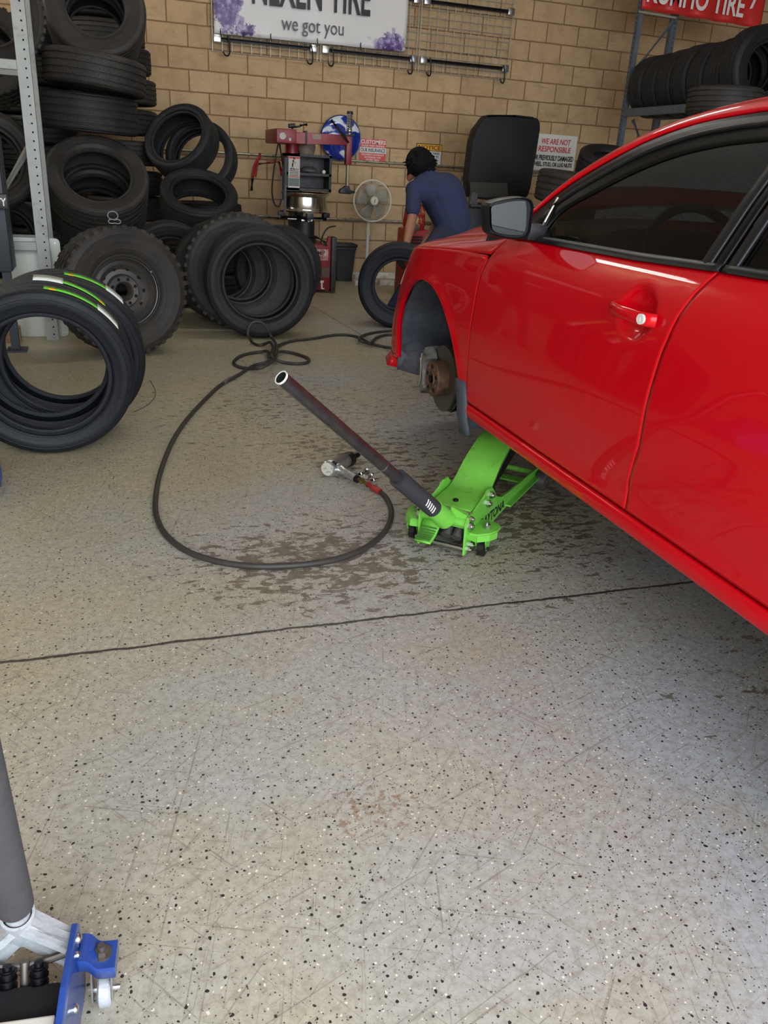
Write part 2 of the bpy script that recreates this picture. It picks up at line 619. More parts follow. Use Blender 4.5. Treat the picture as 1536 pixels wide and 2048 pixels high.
# fluorescent lamps under the ceiling, above the frame
M_LAMP = Mat('fluorescent_tube')
M_LAMP.b.inputs['Emission Color'].default_value = (1.0, 0.97, 0.9, 1)
M_LAMP.b.inputs['Emission Strength'].default_value = LAMP_EMIT
M_LAMP = M_LAMP.m
M_WHITEMETAL = simple('white_enamel', (225, 225, 220), 0.4)
for lx, ly, lz, dx, dy in ((-2.72, -1.9, 3.36, 0, 1), (1.35, -3.6, 4.2, 1, 0)):
    t = thing('ceiling_lamp', 'white fluorescent lamp with two long tubes hanging above the workshop', 'lamp', (lx, ly, lz), 'fluorescent lamps overhead')
    b = MB(); b.box((lx, ly, lz + 0.055), (0.26 + 2.14 * dx, 0.26 + 2.14 * dy, 0.05)); b.build('lamp_housing', M_WHITEMETAL, t, smooth=0)
    for s in (-1, 1):
        b = MB(); b.cyl((lx + s * dx * 1.0, ly + s * dy * 1.0, lz + 0.08), (lx + s * dx * 1.0, ly + s * dy * 1.0, ZC), 0.006, n=6); b.build('hanger', M_WHITEMETAL, t)
        b = MB(); q = s * 0.07
        b.cyl((lx + q * dy - 1.15 * dx, ly + q * dx - 1.15 * dy, lz), (lx + q * dy + 1.15 * dx, ly + q * dx + 1.15 * dy, lz), 0.019, n=12)
        b.build('lamp_tube', M_LAMP, t)

# ------------------------------------------------------------------ things on the back wall
M_BLACK = simple('black_plastic', (18, 18, 20), 0.45)
M_BLACKM = simple('black_metal', (22, 22, 24), 0.4, 0.6)
M_STEEL = simple('bright_steel', (190, 190, 188), 0.28, 1.0, var=0.15, vscale=40)
M_GALV = simple('galvanised_wire', (186, 182, 170), 0.45, 0.5)
M_CONDUIT = simple('steel_conduit', (170, 165, 150), 0.4, 0.8, dirt=(90, 70, 50), dscale=20)
M_WHITE = simple('white_sign_face', (226, 224, 218), 0.45)
M_REDTXT = simple('red_lettering', (200, 40, 44), 0.5)
M_BLKTXT = simple('black_lettering', (28, 26, 26), 0.5)
M_WHITETXT = simple('white_lettering', (238, 232, 226), 0.5)
M_REDSIGN = simple('faded_red_panel', (206, 74, 70), 0.5)

def wallframe(y):
    return lambda u, w, o: Vector((u, y - o, w))

# pipes along the wall
p0, p1 = on(1, -0.03, 300, 296), on(1, -0.03, 1190, 362)
zc = on(1, -0.03, 700, 321).z
for zz, x0, x1 in ((zc, -1.2, 4.7), (on(1, -0.03, 700, 439).z, -0.6, 4.7)):
    lo = zz > 1.0
    t = thing('wall_pipe', ('upper' if lo else 'lower') + ' thin metal pipe running along the block wall ' + ('at sign height' if lo else 'below the standing fan head'), 'pipe', (x0, -0.03, zz))
    b = MB(); b.cyl((x0, -0.03, zz), (x1, -0.03, zz), 0.013, n=12); b.build('pipe_run', M_CONDUIT, t)
    for q in np.arange(x0 + 0.4, x1, 1.1):
        b = MB(); b.box((q, -0.012, zz), (0.02, 0.024, 0.04), bevel=0.004); b.build('pipe_clip', M_CONDUIT, t)

# wire grid panels with clamps, rods and hooks
def grid_panel(x0, x1, z0, z1, label, rails, hooks, y=-0.05):
    t = thing('wire_grid_panel', label, 'grid panel', (x0, y, z0), 'wire grid panels on the block wall')
    b = MB()
    nx = max(3, int(round((x1 - x0) / 0.1)))
    for i in range(nx + 1):
        xx = x0 + (x1 - x0) * i / nx
        b.cyl((xx, y, z0), (xx, y, z1), 0.0040 if 0 < i < nx else 0.0055, n=6)
    k = z0
    while k <= z1 + 0.001:
        b.cyl((x0, y - 0.006, k), (x1, y - 0.006, k), 0.0040, n=6)
        k += 0.075
    b.build('wire_grid', M_GALV, t)
    for rz in rails:
        b = MB(); b.box(((x0 + x1) / 2, y - 0.02, rz), (x1 - x0 - 0.1, 0.016, 0.035)); b.cyl((x0 + 0.03, y - 0.035, rz + 0.004), (x1 - 0.03, y - 0.035, rz + 0.004), 0.006, n=8)
        b.build('rail', M_BLACKM, t)
        for xx in (x0 + 0.045, x1 - 0.045):
            b = MB(); b.box((xx, y - 0.03, rz), (0.075, 0.05, 0.07), bevel=0.008); b.build('clamp', M_STEEL, t)
    for hx in hooks:
        zb = rails[0]
        b = MB()
        b.tube(smoothpath([(hx, y - 0.06, zb + 0.03), (hx + 0.012, y - 0.07, zb - 0.04), (hx + 0.012, y - 0.085, zb - 0.12), (hx - 0.01, y - 0.11, zb - 0.155), (hx - 0.045, y - 0.13, zb - 0.15), (hx - 0.06, y - 0.135, zb - 0.12)], 6), 0.008, n=8)
        b.build('hook', M_BLACK, t)
    return t
gA = on(1, -0.05, 425, 92); gAr = on(1, -0.05, 634, 120)
gB = on(1, -0.05, 641, 121); gBr = on(1, -0.05, 831, 140)
gC = on(1, -0.05, 836, 141); gCr = on(1, -0.05, 1013, 158)
rz1 = on(1, -0.05, 630, 98).z
zb = gB.z - 0.01
grid_panel(gA.x, gAr.x, zb, zb + 1.3, 'wire grid panel behind the lower edge of the white banner, leftmost of three', (rz1,), (gA.x + 0.15, gAr.x - 0.08))
grid_panel(gB.x, gBr.x, zb, zb + 1.3, 'middle wire grid panel, half covered by the white banner', (rz1, rz1 + 0.56), (gB.x + 0.11, gBr.x - 0.08))
grid_panel(gC.x, gCr.x, zb, zb + 1.3, 'bare wire grid panel with two rails on the block wall', (rz1, rz1 + 0.56), (gC.x + 0.11, gCr.x - 0.08))

# white banner
def make_banner_mat():
    m = Mat('banner_vinyl')
    tc = m.node('ShaderNodeTexCoord')
    sep = m.node('ShaderNodeSeparateXYZ')
    m.link(tc.outputs['Object'], sep.inputs[0])
    def spl(cx, cz, sx, sz, colour, c, sc_, off):
        dx_ = m.math('DIVIDE', m.math('SUBTRACT', sep.outputs[0], cx), sx)
        dz_ = m.math('DIVIDE', m.math('SUBTRACT', sep.outputs[2], cz), sz)
        r = m.math('SQRT', m.math('ADD', m.math('MULTIPLY', dx_, dx_), m.math('MULTIPLY', dz_, dz_)))
        n = m.node('ShaderNodeTexNoise', i_Scale=sc_, i_Detail=12.0, i_Roughness=0.72)
        m.link(tc.outputs['Object'], n.inputs['Vector'])
        v = m.math('ADD', m.math('SUBTRACT', n.outputs['Fac'], m.math('MULTIPLY', r, 0.42)), off)
        f = m.ramp(v, [(0.30, (0, 0, 0, 1)), (0.36, (1, 1, 1, 1))]).outputs['Color']
        n2 = m.node('ShaderNodeTexNoise', i_Scale=22.0, i_Detail=6.0)
        m.link(tc.outputs['Object'], n2.inputs['Vector'])
        c2 = m.ramp(n2.outputs['Fac'], [(0.35, colour), (0.5, srgb(112, 90, 148)), (0.68, srgb(188, 176, 206))]).outputs['Color']
        return m.mix(f, c, c2)
    zbm = on(1, -0.09, 620, 85).z
    bl, br_ = on(1, -0.09, 428, 68), on(1, -0.09, 810, 104)
    c = srgb(226, 224, 222)
    c = spl(bl.x + 0.13, zbm + 0.22, 0.24, 0.27, srgb(74, 52, 112), c, 11.0, 0.10)
    c = spl(bl.x + 0.32, zbm + 0.04, 0.26, 0.09, srgb(60, 44, 90), c, 16.0, 0.06)
    c = spl(br_.x - 0.17, zbm + 0.02, 0.27, 0.23, srgb(74, 50, 112), c, 11.0, 0.10)
    m.link(c, m.b.inputs['Base Color'])
    m.b.inputs['Roughness'].default_value = 0.4
    return m.m
M_BANNER = make_banner_mat()
BY = -0.095
bl, br_ = on(1, BY, 428, 67), on(1, BY, 810, 104)
t = thing('wall_banner', 'white vinyl banner with purple powder bursts and dark tire lettering on the wall', 'banner', (bl.x, BY, bl.z))
P = []
for j in range(25):
    w = j / 24
    row = []
    for i in range(61):
        u = i / 60
        x = bl.x + (br_.x - bl.x) * u
        z = bl.z + (br_.z - bl.z) * u + 1.0 * w
        sag = 0.012 * math.sin(u * 9 + 1) * math.sin(w * 4 + u * 3) + 0.01 * math.exp(-w * 9) * math.sin(u * 23) + 0.012 * math.exp(-((u - 0.63) / 0.06) ** 2 - (w / 0.12) ** 2)
        row.append((x, BY - 0.012 - sag, z))
    P.append(row)
b = MB(); b.grid(P); o = b.build('banner_sheet', M_BANNER, t, smooth=60)
md = o.modifiers.new('thickness', 'SOLIDIFY'); md.thickness = 0.002
slope = (br_.z - bl.z) / (br_.x - bl.x)
fr = lambda u, w, oo: Vector((u, BY - 0.036 - oo, w + slope * (u - bl.x)))
a0, a1 = on(1, BY - 0.03, 504, 8), on(1, BY - 0.03, 740, 33)
text_fit('lettering', 'NEXEN TIRE', a0.x, a1.x, a0.z, a0.z + 0.33, fr, M_BLKTXT, t, bold=0.018)
c0, c1 = on(1, BY - 0.03, 563, 60), on(1, BY - 0.03, 687, 66)
text_fit('lettering', 'we got you', c0.x, c1.x, c0.z - 0.045, c0.z + 0.10, fr, simple('grey_lettering', (84, 82, 88), 0.5), t)
for u in (0.03, 0.28, 0.52, 0.75):
    p = Vector((bl.x + (br_.x - bl.x) * u, BY - 0.03, bl.z + slope * (br_.x - bl.x) * u + 0.02))
    b = MB(); b.tube([p + Vector((0, 0, 0.025)), p, p + Vector((0.003, -0.012, -0.045))], 0.005, n=6); b.build('zip_tie', M_BLACK, t)

# flat signs screwed to the wall
def sign(name, label, quad, mats, yy=-0.012):
    x0, x1, z0, z1 = quad
    t = thing(name, label, 'sign', (x0, yy, z0))
    return t
def panel(x0, x1, z0, z1, mat, parent, y0=-0.002, y1=-0.012, name='panel'):
    b = MB(); b.box(((x0 + x1) / 2, (y0 + y1) / 2, (z0 + z1) / 2), (x1 - x0, abs(y1 - y0), z1 - z0), bevel=0.002)
    return b.build(name, mat, parent, smooth=0)
a, c = on(1, 0, 720, 277), on(1, 0, 770, 325)
x0, x1, z1, z0 = a.x, c.x, a.z, c.z - 0.0
t = thing('customers_sign', 'red and white customers wait outside sign beside the blue disc', 'sign', (x0, -0.01, z0))
h = z1 - z0
panel(x0, x1, z0, z1, M_REDSIGN, t)
panel(x0, x1, z0 + h * 0.385, z0 + h * 0.635, M_WHITE, t, -0.012, -0.014, 'white_band')
fr = wallframe(-0.0145)
text_fit('lettering', 'CUSTOMERS', x0 + 0.008, x1 - 0.008, z0 + h * 0.79, z0 + h * 0.97, fr, M_WHITETXT, t, bold=0.02)
text_fit('lettering', 'PLEASE WAIT OUTSIDE', x0 + 0.02, x1 - 0.02, z0 + h * 0.67, z0 + h * 0.75, fr, M_WHITETXT, t, bold=0.01)
text_fit('lettering', 'OUR INSURANCE', x0 + 0.01, x1 - 0.01, z0 + h * 0.43, z0 + h * 0.60, fr, M_BLKTXT, t, bold=0.02)
for k, s in enumerate(('PROHIBITS ANYBODY', 'ENTERING THE', 'WORK AREA')):
    ins = (0.02, 0.06, 0.075)[k]
    text_fit('lettering', s, x0 + ins, x1 - ins, z0 + h * (0.27 - 0.115 * k), z0 + h * (0.345 - 0.115 * k), fr, M_WHITETXT, t, bold=0.01)

a, c = on(1, 0, 833, 286), on(1, 0, 881, 331)
x0, x1, z1, z0 = a.x, c.x, a.z, c.z
h = z1 - z0
t = thing('notice_sign', 'white notice sign with a yellow heading above the bending worker', 'sign', (x0, -0.01, z0))
panel(x0, x1, z0, z1, M_BLKTXT, t)
panel(x0 + 0.008, x1 - 0.008, z0 + 0.008, z0 + h * 0.66, M_WHITE, t, -0.012, -0.014, 'white_field')
panel(x0 + 0.008, x1 - 0.008, z0 + h * 0.69, z1 - 0.008, simple('yellow_band', (236, 196, 40), 0.5), t, -0.012, -0.014, 'yellow_band')
text_fit('lettering', 'NOTICE', x0 + 0.02, x1 - 0.02, z0 + h * 0.73, z0 + h * 0.93, fr, simple('dark_red_lettering', (150, 30, 30), 0.5), t, bold=0.03)
for k, s in enumerate(('ALL USED TIRES', 'SOLD AS IS', 'NO WARRANTY', 'NO REFUND')):
    text_fit('lettering', s, x0 + 0.03 + 0.01 * k, x1 - 0.03 - 0.01 * k, z0 + h * (0.50 - 0.145 * k), z0 + h * (0.60 - 0.145 * k), fr, M_BLKTXT, t, bold=0.015)

a, c = on(1, 0, 1052, 268), on(1, 0, 1150, 345)
b2 = on(1, 0, 1155, 273)
x1, x0 = b2.x + 0.0, b2.x - 0.62
z1, z0 = b2.z, c.z
h = z1 - z0
t = thing('damage_notice_sign', 'white sign with red and black lettering between the black hood and the tire rack', 'sign', (x0, -0.01, z0))
panel(x0, x1, z0, z1, M_WHITE, t)
text_fit('lettering', 'WE ARE NOT', x0 + 0.13, x1 - 0.09, z0 + h * 0.73, z0 + h * 0.885, fr, M_REDTXT, t, bold=0.012, shear=0.12)
text_fit('lettering', 'RESPONSIBLE', x0 + 0.10, x1 - 0.075, z0 + h * 0.52, z0 + h * 0.675, fr, M_REDTXT, t, bold=0.012, shear=0.12)
text_fit('lettering', 'FOR PREVIOUSLY DAMAGED', x0 + 0.025, x1 - 0.025, z0 + h * 0.285, z0 + h * 0.43, fr, M_BLKTXT, t, bold=0.03)
text_fit('lettering', 'WHEEL, STUD, OR LUG NUTS', x0 + 0.025, x1 - 0.035, z0 + h * 0.10, z0 + h * 0.24, fr, M_BLKTXT, t, bold=0.03)

# glossy blue disc
def make_disc_mat():
    m = Mat('blue_enamel_highlights')
    tc = m.node('ShaderNodeTexCoord')
    n = m.node('ShaderNodeTexNoise', i_Scale=3.2, i_Detail=1.5, i_Distortion=2.2)
    m.link(tc.outputs['Object'], n.inputs['Vector'])
    r = m.ramp(n.outputs['Fac'], [(0.55, srgb(24, 48, 140)), (0.59, srgb(90, 110, 190)), (0.63, srgb(226, 230, 238))])  # white highlight painted into the blue as swirls
    m.link(r.outputs['Color'], m.b.inputs['Base Color'])
    m.b.inputs['Roughness'].default_value = 0.12
    m.b.inputs['Coat Weight'].default_value = 0.6
    return m.m
dc = on(1, -0.085, 682, 276)
dr = (on(1, -0.06, 722, 278).x - on(1, -0.06, 642, 276).x) / 2
t = thing('wall_disc', 'round glossy blue disc with painted white highlights on the wall behind the red machine arm', 'disc', dc)
b = MB(); b.lathe([(0.001, 0.05), (dr * 0.5, 0.042), (dr * 0.85, 0.022), (dr * 0.97, 0.0), (dr, -0.008), (dr * 0.97, -0.012)], c=dc, d=(0, -1, 0), n=64); b.build('disc_face', make_disc_mat(), t)
b = MB(); b.lathe([(dr * 0.965, 0.004), (dr * 1.0, 0.006), (dr * 1.015, -0.004), (dr * 1.0, -0.03), (dr * 0.96, -0.03)], c=dc, d=(0, -1, 0), n=64, closed=True); b.build('disc_rim', simple('dark_blue_rim', (20, 30, 90), 0.3), t)

# red bead tool hanging on the wall
M_TOOLRED = simple('tool_red', (170, 30, 40), 0.4, dirt=(70, 30, 30), dscale=12)
Wp = lambda px, py, y=-0.075: on(1, y, px, py)
t = thing('bead_breaker_tool', 'red bead tool with a black grip hanging on the block wall', 'hand tool', Wp(503, 382))
b = MB(); b.tube(smoothpath([Wp(505, 358), Wp(508, 335), Wp(514, 322), Wp(519, 315), Wp(520, 306)], 5), 0.014, n=8); b.tube(smoothpath([Wp(511, 354), Wp(513, 338), Wp(516, 325)], 5), 0.01, n=8)
b.tube([Wp(517, 328), Wp(540, 325), Wp(559, 322)], 0.012, n=8); b.tube([Wp(558, 324), Wp(562, 340), Wp(564, 352)], 0.016, n=8)
b.build('tool_frame', M_TOOLRED, t)
b = MB(); b.tube([Wp(505, 357), Wp(503, 381)], 0.018, n=10); b.build('grip', M_BLACK, t)
b = MB(); b.tube([Wp(564, 350), Wp(566, 430)], 0.012, n=10); b.build('tool_shaft', M_GALV, t)

# white timber offcuts along the foot of the wall
M_WOOD = simple('white_timber', (212, 206, 196), 0.7, dirt=(150, 130, 105), dscale=9)
for (pa, pb, yy, h_, lab) in (((700, 556), (775, 562), -0.06, 0.07, 'long white board along the foot of the block wall behind the bin'), ((708, 567), (722, 568), -0.66, 0.045, 'short pale timber block on the floor beside the black bin'), ((757, 568), (785, 572), -0.64, 0.06, 'white timber block on the floor seen through the held tire')):
    A_, B_ = on(1, yy, *pa), on(1, yy, *pb)
    b = MB(); b.box(((A_.x + B_.x) / 2, yy, h_ / 2 + 0.001), (B_.x - A_.x + (0.6 if h_ == 0.07 else 0), 0.05 if h_ == 0.07 else 0.1, h_), bevel=0.004)
    tag(b.build('timber_block', M_WOOD, smooth=0), lab, 'timber')
# ------------------------------------------------------------------ tires
def make_tread_mat(name, rgb, kind, dust):
    m = Mat(name)
    uv = m.node('ShaderNodeUVMap')
    tc = m.node('ShaderNodeTexCoord')
    base = srgb(*rgb)
    n = m.node('ShaderNodeTexNoise', i_Scale=9.0, i_Detail=8.0, i_Roughness=0.7)
    m.link(tc.outputs['Object'], n.inputs['Vector'])
    f = m.ramp(n.outputs['Fac'], [(0.42, (0, 0, 0, 1)), (0.75, (dust,) * 3 + (1,))]).outputs['Color']
    c = m.mix(f, base, srgb(86, 79, 69))
    mp = m.node('ShaderNodeMapping')
    m.link(uv.outputs['UV'], mp.inputs['Vector'])
    sep = m.node('ShaderNodeSeparateXYZ')
    m.link(mp.outputs['Vector'], sep.inputs[0])
    # u runs 0..1 round the tire, v 0..1 across the tread
    if kind == 'new':       # lateral sipes, straight at the shoulders
        cu, duty, slant, zig = 78.0, 0.86, 0.9, 0.0
    elif kind == 'mud':
        cu, duty, slant, zig = 40.0, 0.66, 0.5, 0.6
    else:
        cu, duty, slant, zig = 92.0, 0.84, 1.6, 0.8
    vv = m.math('ABSOLUTE', m.math('SUBTRACT', sep.outputs[1], 0.5))
    wig = m.math('MULTIPLY', m.math('SINE', m.math('MULTIPLY', sep.outputs[1], 22.0)), zig * 0.25)
    ph = m.math('ADD', m.math('ADD', m.math('MULTIPLY', sep.outputs[0], cu), m.math('MULTIPLY', vv, slant * 4)), wig)
    fr_ = m.math('FRACT', ph)
    sipe = m.math('GREATER_THAN', fr_, duty)
    # the ribs each carry their own offset
    c = m.mix(m.math('MULTIPLY', sipe, 0.75), c, srgb(10, 10, 11))
    m.link(c, m.b.inputs['Base Color'])
    m.b.inputs['Roughness'].default_value = 0.62
    m.b.inputs['Specular IOR Level'].default_value = 0.35
    bn = m.node('ShaderNodeBump', i_Strength=0.9, i_Distance=0.006)
    m.link(m.math('MULTIPLY', sipe, -1.0), bn.inputs['Height'])
    m.link(bn.outputs['Normal'], m.b.inputs['Normal'])
    return m.m

def make_sidewall_mat(name, rgb, dust, drgb):
    m = Mat(name)
    tc = m.node('ShaderNodeTexCoord')
    base = srgb(*rgb)
    n = m.node('ShaderNodeTexNoise', i_Scale=5.0, i_Detail=9.0, i_Roughness=0.7)
    m.link(tc.outputs['Object'], n.inputs['Vector'])
    f = m.ramp(n.outputs['Fac'], [(0.38, (0, 0, 0, 1)), (0.78, (dust,) * 3 + (1,))]).outputs['Color']
    c = m.mix(f, base, srgb(*drgb))
    m.link(c, m.b.inputs['Base Color'])
    m.b.inputs['Roughness'].default_value = 0.55
    m.b.inputs['Specular IOR Level'].default_value = 0.3
    # raised marks on the sidewall ring: short radial relief
    uv = m.node('ShaderNodeUVMap')
    sep = m.node('ShaderNodeSeparateXYZ')
    m.link(uv.outputs['UV'], sep.inputs[0])
    n2 = m.node('ShaderNodeTexNoise', i_Scale=1.0, i_Detail=2.0)
    mp = m.node('ShaderNodeMapping')
    mp.inputs['Scale'].default_value = (46, 9, 1)
    m.link(uv.outputs['UV'], mp.inputs['Vector'])
    m.link(mp.outputs['Vector'], n2.inputs['Vector'])
    n3 = m.node('ShaderNodeTexNoise', i_Scale=2.2, i_Detail=1.0)
    m.link(tc.outputs['Object'], n3.inputs['Vector'])
    gate = m.ramp(n3.outputs['Fac'], [(0.50, (0, 0, 0, 1)), (0.56, (1, 1, 1, 1))]).outputs['Color']
    h = m.math('MULTIPLY', m.ramp(n2.outputs['Fac'], [(0.52, (0, 0, 0, 1)), (0.56, (1, 1, 1, 1))]).outputs['Color'], gate)
    bn = m.node('ShaderNodeBump', i_Strength=0.25, i_Distance=0.003)
    m.link(h, bn.inputs['Height'])
    m.link(bn.outputs['Normal'], m.b.inputs['Normal'])
    return m.m

SW_NEW = make_sidewall_mat('new_sidewall_rubber', (21, 24, 30), 0.15, (36, 39, 46))
SW_USED = make_sidewall_mat('used_sidewall_rubber', (40, 38, 36), 0.5, (78, 71, 62))
SW_DARK = make_sidewall_mat('dark_sidewall_rubber', (27, 28, 30), 0.35, (50, 49, 49))
TR_NEW = make_tread_mat('new_tread_rubber', (34, 35, 38), 'new', 0.15)
TR_USED = make_tread_mat('used_tread_rubber', (44, 42, 40), 'used', 0.4)
TR_MUD = make_tread_mat('mud_tread_rubber', (46, 44, 40), 'mud', 0.5)
TR_DARK = make_tread_mat('worn_tread_rubber', (34, 35, 37), 'used', 0.25)
STYLES = {'new': (SW_NEW, TR_NEW, 'street'), 'used': (SW_USED, TR_USED, 'street'), 'mud': (SW_USED, TR_MUD, 'mud'), 'dark': (SW_DARK, TR_DARK, 'street')}

_tire_cache = {}
def tire_mesh(R_, r_, w_, style, lugs=0):
    key = (R_, r_, w_, style)
    if key in _tire_cache:
        return _tire_cache[key]
    SW, TR, form = STYLES[style]
    h = w_ / 2
    tw = 0.84 * h
    H = R_ - r_
    pr = []      # (radius, z, kind) from the +z bead over the tread to the -z bead, then back inside
    side = [(r_ - 0.004, 0.70), (r_ + 0.000, 0.78), (r_ + 0.008, 0.80), (r_ + 0.014, 0.79), (r_ + 0.018, 0.82), (r_ + 0.20 * H, 0.915), (r_ + 0.24 * H, 0.93), (r_ + 0.25 * H, 0.945), (r_ + 0.50 * H, 0.995), (r_ + 0.52 * H, 1.005), (r_ + 0.70 * H, 0.985), (r_ + 0.72 * H, 0.998), (r_ + 0.84 * H, 0.955), (r_ + 0.90 * H, 0.925), (R_ - 0.012, 0.89)]
    for a, z in side:
        pr.append((a, z * h, 0))
    gd = 0.009 if form == 'street' else 0.013
    grooves = (-0.58, -0.2, 0.2, 0.58) if form == 'street' else (-0.45, 0.0, 0.45)
    gw = 0.045 if form == 'street' else 0.06
    tread = [(R_ - 0.005, 0.84), (R_ - 0.001, 0.78)]
    for g in reversed(grooves):
        cr = R_ - 0.006 * g * g
        tread += [(cr, g + gw + 0.004), (cr - gd, g + gw - 0.012), (cr - gd, g - gw + 0.012), (cr, g - gw - 0.004)]
    tread += [(R_ - 0.001, -0.78), (R_ - 0.005, -0.84)]
    for a, z in tread:
        pr.append((a, z * h, 1))
    for a, z in reversed(side):
        pr.append((a, -z * h, 0))
    inner = [(r_ - 0.004, -0.62), (r_ + 0.012, -0.60), (r_ + 0.03, -0.72), (r_ + 0.45 * H, -0.86), (R_ - 0.03, -0.78), (R_ - 0.021, -0.6), (R_ - 0.018, 0.0), (R_ - 0.021, 0.6), (R_ - 0.03, 0.78), (r_ + 0.45 * H, 0.86), (r_ + 0.03, 0.72), (r_ + 0.012, 0.60), (r_ - 0.004, 0.62)]
    for a, z in inner:
        pr.append((a, z * h, 2))
    n = 84
    bm = bmesh.new()
    uvl = bm.loops.layers.uv.new('UVMap')
    rings = [[bm.verts.new((a * math.cos(2 * PI * i / n), a * math.sin(2 * PI * i / n), z)) for i in range(n)] for a, z, k in pr]
    m_ = len(pr)
    for j in range(m_):
        j2 = (j + 1) % m_
        k = 1 if (pr[j][2] == 1 and pr[j2][2] == 1) else 0
        for i in range(n):
            i2 = (i + 1) % n
            f = bm.faces.new([rings[j][i], rings[j][i2], rings[j2][i2], rings[j2][i]])
            f.material_index = k
            us = (i / n, (i + 1) / n, (i + 1) / n, i / n)
            if k == 1:
                vs = tuple(0.5 + pr[q][1] / (2 * tw) for q in (j, j, j2, j2))
            else:
                vs = tuple((pr[q][0] - r_) / H for q in (j, j, j2, j2))
            for lp, u, v in zip(f.loops, us, vs):
                lp[uvl].uv = (u, v)
    if form == 'mud':     # open shoulder blocks
        for i in range(40):
            a = 2 * PI * i / 40
            for s in (-1, 1):
                a2 = a + (0.04 if s > 0 else -0.04)
                e = Vector((math.cos(a2), math.sin(a2), 0)); tt = Vector((-math.sin(a2), math.cos(a2), 0))
                t = bmesh.new(); bmesh.ops.create_cube(t, size=1.0)
                mt = Matrix(((e.x * 0.03, tt.x * 0.03, 0, e.x * (R_ - 0.014)), (e.y * 0.03, tt.y * 0.03, 0, e.y * (R_ - 0.014)), (0, 0, 0.26 * h, s * 0.80 * h), (0, 0, 0, 1)))
                vs = [bm.verts.new(mt @ v.co) for v in t.verts]
                for f in t.faces:
                    nf = bm.faces.new([vs[v.index] for v in f.verts]); nf.material_index = 0
                t.free()
    bmesh.ops.recalc_face_normals(bm, faces=bm.faces)
    me = bpy.data.meshes.new('tire')
    bm.to_mesh(me); bm.free()
    me.materials.append(SW); me.materials.append(TR)
    me.shade_smooth(); me.set_sharp_from_angle(angle=math.radians(38))
    _tire_cache[key] = me
    return me

def nrm(az, el):
    az, el = math.radians(az), math.radians(el)
    return Vector((math.sin(az) * math.cos(el), -math.cos(az) * math.cos(el), math.sin(el)))

def tire(label, mid, n, R_, r_, w_, style='used', group=None, spin=None, name='tire', cat='tire', parent=None):
    me = tire_mesh(R_, r_, w_, style)
    o = bpy.data.objects.new(name, me)
    n = Vector(n).normalized()
    x, y, d = basis(n)
    x = -x
    mt = Matrix(((x.x, y.x, d.x, 0), (x.y, y.y, d.y, 0), (x.z, y.z, d.z, 0), (0, 0, 0, 1)))
    o.rotation_mode = 'XYZ'
    sp = Matrix.Rotation(spin if spin is not None else random.uniform(0, 6.28), 4, 'Z')
    o.rotation_euler = (mt @ sp).to_euler()
    o.location = Vector(mid)
    col.objects.link(o)
    if parent is None:
        tag(o, label, cat, group)
    else:
        attach(o, parent)
    return o

# two new tires in front, stickers still on the tread
M_STK_GREEN = simple('sticker_green', (106, 206, 60), 0.35)
M_STK_WHITE = simple('sticker_white', (226, 232, 224), 0.35)
M_STK_YELLOW = simple('sticker_yellow', (232, 196, 40), 0.35)
TA_n = nrm(1, -7)
TA_face = Vector((-1.0, -6.124, 0.356))
TA_R, TA_r, TA_w = 0.356, 0.248, 0.245
TB_off = Vector((0.058, 0.285, 0))
TA = tire('new tire with a green tread sticker standing nearest the camera on the floor', TA_face - TA_n * (TA_w / 2), TA_n, TA_R, TA_r, TA_w, 'new', 'new tires with stickers', spin=0)
TB = tire('new tire standing just behind the front new tire, with sticker strips on its tread', TA_face - TA_n * (TA_w / 2) + TB_off, TA_n, TA_R, TA_r, TA_w, 'new', 'new tires with stickers', spin=0)
def sticker(par, z0, z1, a0, a1, spec, base):
    """strip stuck on the tread; angles in degrees from straight up, clockwise as the camera sees it"""
    W = world_of(par)
    ctr = W.translation
    ax = (W.to_3x3() @ Vector((0, 0, 1))).normalized()
    up = (Vector((0, 0, 1)) - ax * ax.z).normalized()
    rt = up.cross(ax).normalized()      # to the camera's right
    for nm, mat, b0, b1, wz0, wz1 in spec:
        P = []
        for k in range(17):
            a = math.radians(a0 + (a1 - a0) * (b0 + (b1 - b0) * k / 16))
            rr = TA_R + 0.003
            e = up * math.cos(a) + rt * math.sin(a)
            P.append([ctr + e * rr + ax * (z0 + (z1 - z0) * q) for q in (wz0, wz1)])
        b = MB(); b.grid(P)
        o = b.build(nm, mat, par, smooth=60)
        md = o.modifiers.new('t', 'SOLIDIFY'); md.thickness = 0.001; md.offset = 1
SPEC = (('green_sticker', M_STK_GREEN, 0.0, 0.70, 0, 1), ('yellow_sticker', M_STK_YELLOW, 0.06, 0.14, 0.25, 1.05), ('white_sticker', M_STK_WHITE, 0.66, 1.0, -0.75, 1.2))
SPEC2 = (('white_sticker', M_STK_WHITE, 0.0, 0.38, -0.6, 1.3), ('green_sticker', M_STK_GREEN, 0.36, 1.0, 0, 1), ('yellow_sticker', M_STK_YELLOW, 0.90, 0.97, 0.25, 1.05))
sticker(TA, 0.050, 0.092, 5, 57, SPEC, 0)
sticker(TA, -0.088, -0.043, -2, 46, SPEC2, 0)
sticker(TB, -0.03, 0.015, 6, 50, SPEC, 0)

